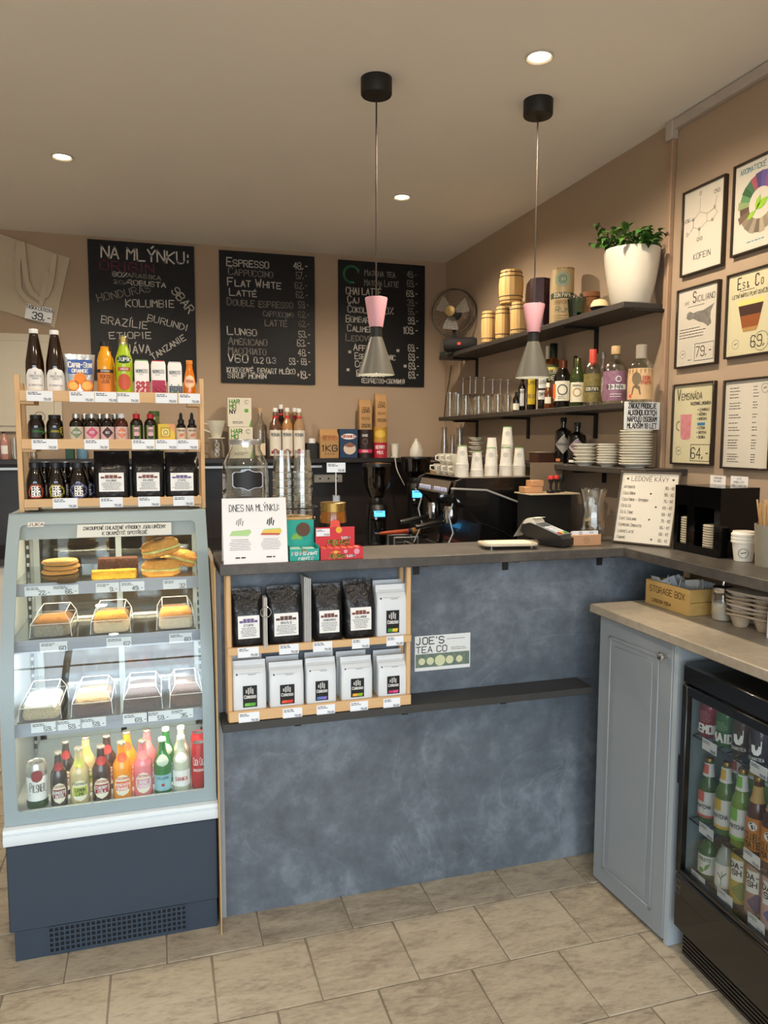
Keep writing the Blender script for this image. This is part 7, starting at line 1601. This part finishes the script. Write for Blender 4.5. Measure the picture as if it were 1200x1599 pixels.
for (u, vt, c, c2, wd) in ((1156, 1328, '7E8A4A', 'C2A83A', 'green and yellow flavoured water can at the fridge bottom'), (1180, 1345, '5A4870', 'B08A7A', 'purple and peach flavoured water can at the fridge bottom'), (1206, 1362, '4A5A9A', 'C9A0A0', 'blue flavoured water can at the picture edge')):
    fbottle(u, vt, 2, .0265, 'can', paint('dash_'+c, c2), wd, (M('can_lid', 'C4C6C8', .25, .9), .8, .975, .99), [(paint('dashl_'+c, c), .08, .5, 1.0, 'diamond', .5), (white_l, .48, .9, .6)], [(1, 'DA-', .74, .1, ink_k, .65, .2), (1, 'SH', .60, .1, ink_k, .65, .2)], 'water_can', 'can')
l = bpy.data.lights.new('fridge_light', 'AREA'); l.shape = 'RECTANGLE'; l.size = .4; l.size_y = .02; l.energy = .35; l.color = (.85, .93, 1)
o = bpy.data.objects.new('fridge_light', l); col.objects.link(o); o.parent = fr; o.location = (0, .06, HF-.066)

# ================================================================== ESPRESSO STATION
t = thing('work_counter', 'dark barista work counter along the right wall behind the bar', 'counter', (1.55, 4.0, 0))
part('body', MB().box(1.12, XR-.004, 2.95, 4.9, 0, .88), blk, t, True, False)
part('top', MB().box(1.06, XR-.004, 2.93, 4.92, .8805, .915, .003), M('ledge_dark', '231F1D', .4, var=.15), t, True)
WZ_ = .9155
mx0, mx1, my0, my1 = 1.34, 1.79, 3.28, 3.82; mt = hz(780, 747, my0)
t = thing('espresso_machine', 'black two-group espresso machine with paper cups on top', 'espresso machine', (1.55, 3.63, WZ_))
bm_ = M('machine_black', '0E0D0D', .22, coat=.5, var=.1); chrome = M('chrome', 'C8C8C8', .12, 1)
prof_ = [(mx0+.10, WZ_+.06), (mx0+.13, WZ_+.24), (mx0-.02, mt-.07), (mx0+.0, mt-.01), (mx0+.03, mt), (mx1, mt), (mx1+.02, mt-.04), (mx1+.015, WZ_+.06)]
part('side_panel', MB().prism(prof_, my0, my0+.03, 'y'), bm_, t, True)
part('side_panel', MB().prism(prof_, my1-.03, my1, 'y'), bm_, t, True)
part('housing', MB().prism([(a+.012 if a < 1.5 else a-.012, b-.006) for a, b in prof_], my0+.0305, my1-.0305, 'y'), bm_, t, True)
part('base_tray', MB().box(mx0-.10, mx1+.01, my0+.01, my1-.01, WZ_+.001, WZ_+.058, .006), M('steel', 'B5B8BA', .35, .8), t, True)
tr = MB().tube([(mx0-.03, my0-.003, mt-.045), (mx0+.15, my0-.004, mt-.055), (mx1-.12, my0-.004, mt-.12), (mx1-.02, my0-.004, mt-.16)], .005, 6)
part('trim_line', tr, M('trim_bright', 'E6E4E0', .35, .6), t, True)
part('trim_line', MB().tube([(mx0+.10, my0-.003, mt-.20), (mx0+.25, my0-.004, mt-.26), (mx1-.1, my0-.004, mt-.33)], .002, 6), M('trim_dull', '4A4846', .3, .8), t, True)
part('top_rail', MB().box(mx0+.03, mx1, my0+.01, my1-.01, mt+.0005, mt+.006, .002), M('steel_warm', 'A39A8C', .3, .8), t, True)
part('display_panel', MB().add([(mx0-.026, my0+.06, mt-.075), (mx0-.026, my1-.06, mt-.075), (mx0-.004, my1-.06, mt-.015), (mx0-.004, my0+.06, mt-.015)], [(0, 1, 2, 3)]), M('panel_steel', '8A8278', .3, .7), t, True, False)
for k in range(2):
    yb_ = my0+.07+k*.22
    bt = MB()
    for j in range(6): bt.box(mx0-.030, mx0-.022, yb_+j*.028, yb_+j*.028+.02, mt-.066, mt-.046, .002)
    part('button_row', bt, M('button_glow', 'B8BCD8', .4, emit=.12), t, True)
for k in range(2):
    yg = my0+.15+k*.24
    g_ = part('group_head', MB().lathe([(0, 0), (.036, 0), (.036, .04), (.03, .06), (0, .06)], 22, mx0+.03, yg, mt-.20), chrome, t, True)
    part('portafilter', MB().lathe([(.02, -.03), (.034, -.02), (.036, -.001), (0, -.001)], 20, mx0+.03, yg, mt-.20), chrome, g_, True)
    part('portafilter_handle', MB().tube([(mx0-.0, yg, mt-.215), (mx0-.06, yg, mt-.225), (mx0-.15, yg, mt-.24)], [.008, .014, .012], 10), bm_, g_, True)
for yw in (my0+.05, my1-.05): part('steam_wand', MB().tube([(mx0-.0, yw, mt-.12), (mx0-.02, yw-.005, mt-.18), (mx0-.0, yw-.01, mt-.26), (mx0-.05, yw-.02, WZ_+.10)], .005, 8), M('wand_steel', '8A8680', .3, .9), t, True)
gr = MB()
for k in range(3):
    yy = my0+.03+k*.165
    gr.tube([(mx0-.09, yy, WZ_+.06), (mx0-.09, yy, WZ_+.105), (mx0-.09, yy+.14, WZ_+.105), (mx0-.09, yy+.14, WZ_+.06)], .004, 6).tube([(mx0+.04, yy, WZ_+.06), (mx0+.04, yy, WZ_+.105), (mx0+.04, yy+.16, WZ_+.105)], .004, 6)
part('cup_grid', gr, chrome, t, True)
jug = thing('milk_jug', 'steel milk jug with red dot beside the espresso machine', 'jug', (xat(733, my0-.09, WZ_+.06), my0-.09, WZ_))
part('jug', MB().lathe([(0, 0), (.045, 0), (.047, .05), (.036, .10), (.042, .13), (.038, .13), (.03, .1), (0, .02)], 24), chrome, jug)
part('handle', MB().tube([(.036, 0, .11), (.075, 0, .1), (.07, 0, .04), (.044, 0, .03)], .005, 8), chrome, jug)
part('dot', MB().lathe([(0, 0), (.008, 0), (.006, .005), (0, .006)], 12, .072, 0, .105), paint('badge_red', 'D8402A'), jug)
# wooden bread-board / cloth piece on the machine's left edge and cups
MT = mt+.0065
t = tag(part('tamping_mat', MB().loft([(0, .04, .012, 0, 4), (.012, .042, .012, 0, 4), (.016, .03, .01, 0, 3)], 24), wood('mat_wood', 'A07A50', '7A5834', 'y')), 'brown wooden mat on the espresso machine top', 'mat'); t.location = (mx0+.10, my1-.02, MT+.0)
cupc = MB().lathe([(0, 0), (.018, 0), (.030, .02), (.036, .052), (.033, .052), (.027, .02), (0, .006)], 22, close=False).mesh('cup', porc)
handc = MB().tube([(.033, 0, .044), (.052, 0, .042), (.054, 0, .024), (.030, 0, .016)], .004, 7).mesh('handle', porc)
rnd = random.Random(4); ci = 0
for lv in range(2):
    for k in range(4 if lv == 0 else 3):
        yy = 3.44+k*.085+lv*.03; xx = mx0+.075
        t = thing('coffee_cup', 'white porcelain coffee cup, %s from the front in the %s layer on the machine' % (names[k], ('lower', 'upper')[lv]), 'coffee cup', (xx, yy, MT+lv*.0535), pi+rnd.uniform(-.3, .3), 'porcelain cups on the machine')
        link('cup', cupc, t); link('handle', handc, t)
band = M('cup_green', '6FA84A', .5)
def cup_stack(u, yc, vt, n, words, ring=True, extra=None):
    x = xat(u, yc, MT+.05); htot = hz(u, vt, yc)-MT; stp = .0095
    n = max(2, round((htot-CUPH)/stp)+1); sc_ = 1
    for k in range(n):
        o = tag(link('paper_cup', cup_inv), words.replace('upside-down paper cup in', 'upside-down paper cup, %s from the bottom of' % ORD[k]), 'paper cup', words.replace('upside-down paper cup', 'cups')); o.location = (x, yc, MT+.0005+k*stp)
        if k == n-1 and ring:
            o2 = o; o['label'] = words.replace('upside-down paper cup', 'top upside-down paper cup')
            part('green_ring', MB().tube([(CUPR*.70*cos(a), CUPR*.70*sin(a), CUPH-.002) for a in [2*pi*i/20 for i in range(20)]], .0022, 5, True), band, o)
            part('emblem', MB().ring(0, CUPH*.6, .010, .0012, -CUPR*.845).text('H', 0, CUPH*.56, .008, .0012, .6, -CUPR*.845, 'c'), M('ink_grey', '3A3F45', .6), o, smooth=False, fix=False, rot=(0, 0, facecam(x, yc)))
    return MT+.0005+(n-1)*stp+CUPH, x
cup_stack(722, 3.36, 695, 4, 'upside-down paper cup in the leftmost stack on the espresso machine')
cup_stack(745, 3.36, 706, 4, 'upside-down paper cup in the lowest stack on the espresso machine')
z_, x3 = cup_stack(767, 3.40, 699, 4, 'upside-down paper cup in the middle stack on the espresso machine')
z_, x4 = cup_stack(790, 3.40, 699, 4, 'upside-down paper cup in the fourth stack on the espresso machine')
cup_stack(811, 3.40, 699, 4, 'upside-down paper cup in the rightmost stack on the espresso machine')
cup_stack(768, 3.52, 683, 4, 'upside-down paper cup in the rear left stack on the espresso machine', False)
cup_stack(792, 3.52, 667, 4, 'upside-down paper cup in the tallest rear stack on the espresso machine')
# grinders
def grinder(u, y, vscreen, vtop, words, rz, hop_r=.085):
    zs_ = hz(u, vscreen, y); zt_ = hz(u, vtop, y); x = xat(u+12, y, zs_); hh = zs_-WZ_
    t = thing('coffee_grinder', words, 'coffee grinder', (x, y, WZ_), rz, 'coffee grinders')
    part('base', MB().loft([(0, .075, .10, 0, 5), (.02, .075, .10, 0, 5), (.03, .06, .085, 0, 4)], 28), bm_, t)
    part('body', MB().loft([(.03, .055, .06, .03, 5), (hh*.8, .055, .06, .03, 5), (hh*1.05, .06, .085, .0, 4), (hh*1.25, .055, .07, .0, 4)], 28), bm_, t)
    part('screen', MB().add([(-.032, -.092, hh*.93), (.032, -.092, hh*.93), (.032, -.082, hh*1.09), (-.032, -.082, hh*1.09)], [(0, 1, 2, 3)]), M('screen_blue', '3FA8F0', .3, emit=1.6), t, smooth=False)
    part('screen_bezel', MB().box(-.042, .042, -.0815, -.06, hh*.85, hh*1.14, .006), bm_, t)
    part('button', MB().lathe([(0, 0), (.008, 0), (.007, .004), (0, .004)], 12).xf(lambda a, b, c: (a-.02, -.0835-c, b+hh*.88)), M('button_white', 'D8D8D8', .3), t)
    part('spout', MB().lathe([(.012, 0), (.022, .05)], 14, 0, -.07, hh*.55), bm_, t)
    part('fork', MB().tube([(-.03, -.05, hh*.5), (-.03, -.12, hh*.48), (.03, -.12, hh*.48), (.03, -.05, hh*.5)], .005, 8), chrome, t)
    ch = zt_-WZ_-hh*1.25
    part('collar', MB().lathe([(.04, 0), (.045, .02), (.036, .05)], 20, 0, .01, hh*1.25), M('collar_dark', '3A3632', .3, .6), t)
    part('hopper', MB().lathe([(.036, .03), (hop_r*.9, ch*.45), (hop_r, ch*.9)], 26, 0, .01, hh*1.25, close=False), thin_glass('smoked_plastic', (.35, .30, .27), .6, .12, .03), t)
    part('beans', MB().lathe([(.033, .03), (hop_r*.75, ch*.4), (0, ch*.42)], 24, 0, .01, hh*1.25), M('coffee_beans', '2A170C', .4, var=.5, scale=120, bump=.8), t)
    part('hopper_lid', MB().lathe([(0, ch*.9), (hop_r*1.02, ch*.9), (hop_r*1.02, ch*.97), (0, ch)], 26, 0, .01, hh*1.25), M('smoke_lid', '2A2624', .2), t)
    return t
grinder(577, 4.28, 801, 722, 'black coffee grinder with lit blue screen nearest the gum boxes', rad(-6))
grinder(638, 4.72, 771, 712, 'black coffee grinder with lit blue screen beside the espresso machine', rad(-14), .10)
x = xat(617, 4.05, 1.0); 
t = thing('knock_box', 'steel knock box frame in front of the grinders', 'knock box', (x+.05, 4.0, WZ_))
hk = hz(615, 838, 4.05)-WZ_
part('frame', MB().tube([(-.07, 0, 0), (-.07, 0, hk), (.07, 0, hk), (.07, 0, 0)], .006, 8).tube([(-.07, .12, 0), (-.07, .12, hk), (.07, .12, hk), (.07, .12, 0)], .006, 8), M('steel', 'B5B8BA', .35, .8), t)
part('bin', MB().box(-.062, .062, .008, .112, .0, hk*.7, .004), blk, t)
br = thing('grinder_brush', 'orange handled brush lying on the knock box', 'brush', (x+.04, 4.05, WZ_+hk+.0065), rad(4))
part('handle', MB().tube([(-.12, .03, .012), (-.06, .03, .014), (.02, .03, .016), (.05, .03, .016)], [.008, .012, .014, .016], 10), paint('brush_orange', 'A8421E'), br)
part('ferrule', MB().tube([(.051, .03, .016), (.072, .03, .016)], .018, 12), paint('ferrule_navy', '1E2A4A'), br)
part('bristles', MB().tube([(.073, .03, .016), (.11, .03, .017), (.125, .03, .018)], [.018, .024, .016], 12), M('bristle', 'A8783A', .9, var=.3, scale=90), br)
# stamps and wooden blocks on a raised tray between machine and wall
tx0, ty = xat(828, 3.05, 1.28), 3.06; tz_ = hz(860, 770, ty)
t = thing('stamp_stand', 'dark stand with a pale tray beside the espresso machine', 'stand', (xat(865, ty, tz_), ty, WZ_))
part('post', MB().box(-.12, .09, .0, .12, 0.0005, tz_-WZ_-.008), blk, t, smooth=False)
part('tray', MB().box(-.135, .12, -.03, .13, tz_-WZ_-.007, tz_-WZ_, .002), M('tray_pale', 'B9A88A', .5), t)
part('splash_plate', MB().box(-.05, .12, .131, .136, tz_-WZ_-.005, tz_-WZ_+.135), M('plate_beige', '7E6C58', .4), t, smooth=False)
cx_ = t.location.x
for k, (dx, h_, w_) in enumerate(((-.09, .028, .09), (-.07, .03, .06))):
    o = tag(part('wooden_block', MB().box(-w_/2, w_/2, -.03, .03, 0, .028, .002), pale_w), ('pale wooden block lying on the stamp tray', 'smaller wooden block on top of the other block')[k], 'wooden block'); o.location = (cx_+dx, ty+.05, tz_+.0006+k*.0288)
for k, (dx, c, wd) in enumerate(((-.015, 'C2302A', 'red-topped rubber stamp on the tray, left one'), (.03, 'C2302A', 'red-topped rubber stamp on the tray, right one'), (.07, '1A1A1A', 'black rubber stamp on the tray'))):
    t = thing('rubber_stamp', wd, 'stamp', (cx_+dx, ty+.0+.03*k, tz_+.0006), 0, 'rubber stamps')
    part('foot', MB().box(-.014, .014, -.014, .014, 0, .012, .002), blk, t)
    part('grip', MB().lathe([(.007, .012), (.006, .04), (.012, .055), (.013, .062)], 14), blk, t)
    part('top', MB().lathe([(.013, .062), (.014, .07), (.01, .078), (0, .08)], 14), paint('stamp_'+c, c), t)
# cabinets along the back wall (seen left of the display case)
t = thing('back_cabinet', 'white low cabinet with dark worktop along the back wall', 'cabinet', (-.2, 4.8, 0))
part('carcass', MB().box(-1.7, 1.05, 4.56, YB-.013, 0, .86), M('cab_white', 'CFC9BC', .5, var=.02), t, True, False)
for k in range(5): part('door', MB().box(-1.7+k*.55, -1.16+k*.55, 4.54, 4.5595, .10, .85, .003), M('cab_white', 'CFC9BC', .5, var=.02), t, True)
part('worktop', MB().box(-1.72, 1.055, 4.52, YB-.013, .8605, .90, .003), M('ledge_dark', '231F1D', .4, var=.15), t, True)

# ================================================================== FRAMED POSTERS ON THE RIGHT WALL
pap = M('poster_paper', 'CFC9BC', .25, var=.01); pap_y = M('poster_cream', 'CFC8A6', .25, var=.02)
fr_m = M('frame_dark', '3E342C', .3, .4)
def poster(y0, y1, z0, z1, words, paper=None):
    w_ = y0-y1; h_ = z1-z0
    t = thing('framed_poster', words, 'framed poster', (XR-.0005, (y0+y1)/2, z0), rad(-90), 'framed posters on the right wall')
    s_ = frame(t, w_, h_, fr_m, .007, .018, paper or pap)
    return t, s_, w_-.014, h_
PY = -.0104
def art(s_, name_, mat, fn): m = MB(); fn(m); return part(name_, m, mat, s_, smooth=False, fix=False)
ig = M('ink_grey', '3A3F45', .6)
t, s_, w_, h_ = poster(2.573, 2.341, 2.19, 2.512, 'framed poster of the caffeine molecule on the right wall')
def mol(m):
    pts = {'c6': (-.02, .70), 'n1': (-.055, .635), 'c2': (-.055, .55), 'n3': (-.02, .50), 'c4': (.02, .56), 'c5': (.02, .65), 'n7': (.06, .68), 'c8': (.075, .62), 'n9': (.05, .55)}
    pts = {k: (a, b*h_) for k, (a, b) in pts.items()}
    for a, b in (('c6', 'n1'), ('n1', 'c2'), ('c2', 'n3'), ('n3', 'c4'), ('c4', 'c5'), ('c5', 'c6'), ('c5', 'n7'), ('n7', 'c8'), ('c8', 'n9'), ('n9', 'c4')): m.seg(pts[a], pts[b], .0012, PY)
    for a, (dx, dz) in (('c6', (0, .05)), ('c2', (-.025, -.022)), ('n1', (-.028, .004)), ('n3', (0, -.035)), ('n7', (.008, .04))): p = pts[a]; m.seg(p, (p[0]+dx, p[1]+dz), .0012, PY)
    for tx, x, z in (('O', -.024, .89), ('H3C', -.105, .63), ('O', -.09, .47), ('CH3', -.03, .37), ('CH3', .055, .84), ('N', -.060, .62), ('N', -.024, .485), ('N', .056, .665), ('N', .046, .535)): m.text(tx, x, z*h_, .013, .0015, .6, PY-.0004)
    m.text('KOFEIN', 0, h_*.165, h_*.065, h_*.008, .62, PY, 'c')
art(s_, 'molecule_print', ig, mol)
t, s_, w_, h_ = poster(2.302, 2.07, 2.205, 2.52, 'framed flavour wheel poster with a green leaf on the right wall')
art(s_, 'title', paint('ink_teal', '4A8A9A'), lambda m: m.text('AROMATICKÉ KOLO', 0, h_*.87, h_*.055, h_*.008, .5, PY, 'c', width=w_*.8))
cx_, cz_ = .012, h_*.5
for k in range(24):
    a0, a1 = 2*pi*k/24, 2*pi*(k+1)/24; c = ('8A4A3A', 'A85A4A', 'B04A3A', 'A8383E', '7A4A80', '5A4A90', '4A3A70', '9A4A5A', '3E6A4A', '2E5A34', '5A8A5A', '8A9A6A', '5A4434', '6E5A4A', '8A7A66', '7A6E60', '9A8E7A', '6A5E50', 'A89A80', '8A7E6A', '9A8A70', '6A5A48', '8A7050', '7A5A40')[k]
    r1 = w_*.5*random.uniform(.86, .98)
    art(s_, 'wheel_sector', paint('wheel_'+c, c), lambda m: m.poly([(cx_+w_*.24*cos(a0), cz_+w_*.24*sin(a0)), (cx_+r1*cos(a0), cz_+r1*sin(a0)), (cx_+r1*cos(a1), cz_+r1*sin(a1)), (cx_+w_*.24*cos(a1), cz_+w_*.24*sin(a1))], PY))
for a0, sc_ in ((.5, 1.0), (1.2, .8), (3.7, .7)):
    art(s_, 'leaf_print', paint('wheel_leaf', '8FC02A'), lambda m: m.poly([(cx_-.02+w_*.3*sc_*(f*cos(a0)-g*sin(a0)), cz_-.02+w_*.3*sc_*(f*sin(a0)+g*cos(a0))) for f, g in ((0, 0), (.3, .17), (.6, .2), (1, 0), (.6, -.2), (.3, -.17))], PY-.0006))
art(s_, 'caption', paint('ink_teal', '4A8A9A'), lambda m: m.lines(-w_*.2, w_*.3, h_*.1, h_*.13, 1, h_*.012, PY))
def roundel(m, x, z, r): m.ring(x, z, r, .0012, PY).seg((x-r*.3, z-r*.05), (x+r*.4, z+r*.15), .003, PY)
def price(m, x, z, tx, h): m.text(tx, x, z, h, h*.09, .55, PY, 'c'); 
t, s_, w_, h_ = poster(2.586, 2.352, 1.838, 2.143, 'framed coffee poster with a grey island silhouette and price 79')
art(s_, 'title', ink_k, lambda m: m.text('S', -w_*.12, h_*.80, h_*.13, h_*.014, .4, PY).text('ICILIANO', -w_*.02, h_*.80, h_*.07, h_*.008, .45, PY, width=w_*.44).text('CAFE', -w_*.34, h_*.79, h_*.035, h_*.004, .5, PY).lines(-w_*.25, w_*.4, h_*.74, h_*.77, 1, h_*.008, PY).lines(-w_*.45, w_*.3, h_*.36, h_*.5, 4, h_*.009, PY).lines(-w_*.2, -w_*.08, h_*.08, h_*.1, 1, h_*.008, PY))
art(s_, 'island_print', M('island_grey', '8A8680', .5, var=.3, scale=60), lambda m: m.poly([(-w_*.28, h_*.62), (-w_*.26, h_*.68), (-w_*.2, h_*.7), (-w_*.1, h_*.67), (.0, h_*.68), (w_*.15, h_*.68), (w_*.3, h_*.71), (w_*.42, h_*.74), (w_*.34, h_*.65), (w_*.33, h_*.58), (w_*.36, h_*.5), (w_*.28, h_*.47), (w_*.18, h_*.52), (w_*.05, h_*.55), (-w_*.1, h_*.6), (-w_*.2, h_*.59)], PY))
art(s_, 'price_print', ink_k, lambda m: price(m, w_*.2, h_*.12, '79,-', h_*.12))
art(s_, 'price_border', ink_k, lambda m: m.outline(-w_*.03, w_*.44, h_*.07, h_*.28, .002, PY))
art(s_, 'emblem', ig, lambda m: roundel(m, -w_*.34, h_*.17, h_*.05))
t, s_, w_, h_ = poster(2.312, 2.080, 1.848, 2.146, 'framed cream poster of a layered iced coffee and price 69', pap_y)
art(s_, 'title', ink_k, lambda m: m.text('E', -w_*.3, h_*.80, h_*.13, h_*.014, .4, PY).text('S &', -w_*.19, h_*.80, h_*.07, h_*.009, .45, PY).text('C', w_*.08, h_*.80, h_*.13, h_*.014, .4, PY).text('O', w_*.2, h_*.80, h_*.07, h_*.009, .45, PY).lines(-w_*.25, w_*.2, h_*.765, h_*.785, 1, h_*.008, PY).text('LETNÍ NÁPOJ PLNÝ OSVĚŽENÍ', 0, h_*.70, h_*.04, h_*.006, .5, PY, 'c', width=w_*.82))
for nm, c, (z0, z1) in (('foam_print', 'E0CC7A', (.60, .66)), ('coffee_print', '3A1E10', (.48, .60)), ('cola_print', '8A4A1A', (.34, .48))):
    f = lambda z: w_*(.17+.12*(z-.34)/.32)
    art(s_, nm, paint('pp_'+c, c), lambda m: m.poly([(-f(z0), z0*h_), (f(z0), z0*h_), (f(z1), z1*h_), (-f(z1), z1*h_)], PY))
art(s_, 'glass_base_print', paint('pp_glass', 'A8824A'), lambda m: m.poly([(-w_*.14, h_*.29), (w_*.14, h_*.29), (w_*.17, h_*.34), (-w_*.17, h_*.34)], PY))
art(s_, 'price_print', ink_k, lambda m: price(m, w_*.25, h_*.1, '69,-', h_*.13))
art(s_, 'price_border', ink_k, lambda m: m.ring(w_*.25, h_*.16, h_*.11, .0015, PY))
art(s_, 'emblem', ig, lambda m: roundel(m, -w_*.3, h_*.16, h_*.055))
t, s_, w_, h_ = poster(2.590, 2.354, 1.460, 1.776, 'framed cream lemonade poster with a pink mug and price 64', pap_y)
art(s_, 'title', ink_k, lambda m: m.text('V', -w_*.42, h_*.80, h_*.13, h_*.014, .45, PY).text('EMSINÁDA', -w_*.3, h_*.80, h_*.075, h_*.009, .5, PY, width=w_*.52).text('RAZOVNÁ LIMONÁDA', w_*.44, h_*.73, h_*.035, h_*.006, .5, PY, 'r'))
for i, q_ in enumerate(('* LEVANDULE', '* RŮŽINKA', '* BORŮVKA', '', '* CITRON', '* GREPOVÁ', '* OKURKA')):
    if q_: art(s_, 'flavour_line', ink_k, lambda m: m.text(q_, w_*.12, h_*(.655-.055*i), h_*.03, h_*.005, .5, PY))
art(s_, 'blue_mark', paint('mark_blue', '3A78A8'), lambda m: m.rect(w_*.13, w_*.32, h_*.48, h_*.515, PY))
art(s_, 'mug_print', M('mug_pink', 'A8505E', .5, var=.5, scale=50, tint='D8A0A0'), lambda m: m.poly([(-w_*.3, h_*.34), (-w_*.26, h_*.31), (-w_*.08, h_*.31), (-w_*.04, h_*.34), (-w_*.02, h_*.62), (-w_*.32, h_*.62)], PY))
art(s_, 'mug_handle_print', ig, lambda m: m.ring(-w_*.34, h_*.48, w_*.08, .003, PY, 12, pi/2, 3*pi/2))
art(s_, 'price_print', ink_k, lambda m: price(m, w_*.22, h_*.08, '64,-', h_*.13))
art(s_, 'price_border', ink_k, lambda m: m.outline(-w_*.02, w_*.46, h_*.05, h_*.25, .002, PY))
art(s_, 'emblem', ig, lambda m: roundel(m, -w_*.34, h_*.17, h_*.05))
t, s_, w_, h_ = poster(2.306, 2.075, 1.452, 1.772, 'framed white drinks price list on the right wall')
def plist(m):
    for z0, z1, n in ((.78, .92, 4), (.66, .75, 3), (.56, .62, 2), (.50, .53, 1), (.42, .48, 2), (.36, .39, 1), (.22, .34, 4), (.07, .18, 4)):
        m.lines(-w_*.4, -w_*.12, h_*z0, h_*z1, n, h_*.008, PY); m.lines(w_*.12, w_*.24, h_*z0, h_*z1, n, h_*.008, PY)
    roundel(m, w_*.36, h_*.88, h_*.05)
art(s_, 'list_print', ig, plist)

# ------------------------------------------------------------------ cables and odd bits
t = tag(part('power_cable', MB().tube([(1.985, yat(705, 1.985, 2.0), S1Z-.03), (1.985, yat(702, 1.985, 1.95), 1.98), (1.985, yat(697, 1.985, 1.9), 1.86), (1.985, yat(694, 1.985, 1.8), S2Z+.012)], .003, 6), blk), 'black cable hanging down the wall below the fan', 'cable')
xg = xat(651, 4.45, 1.45)
t = tag(part('white_cable', MB().tube([(xg-.02, 4.925, LZ+.008), (xg+.0, 4.90, LZ+.006), (xg+.005, 4.885, LZ-.06), (xg+.015, 4.88, 1.34), (xg+.06, 4.87, 1.25)], .004, 6), M('cable_white', 'CFCAC0', .5)), 'white cable hanging from the back ledge above the grinders', 'cable')
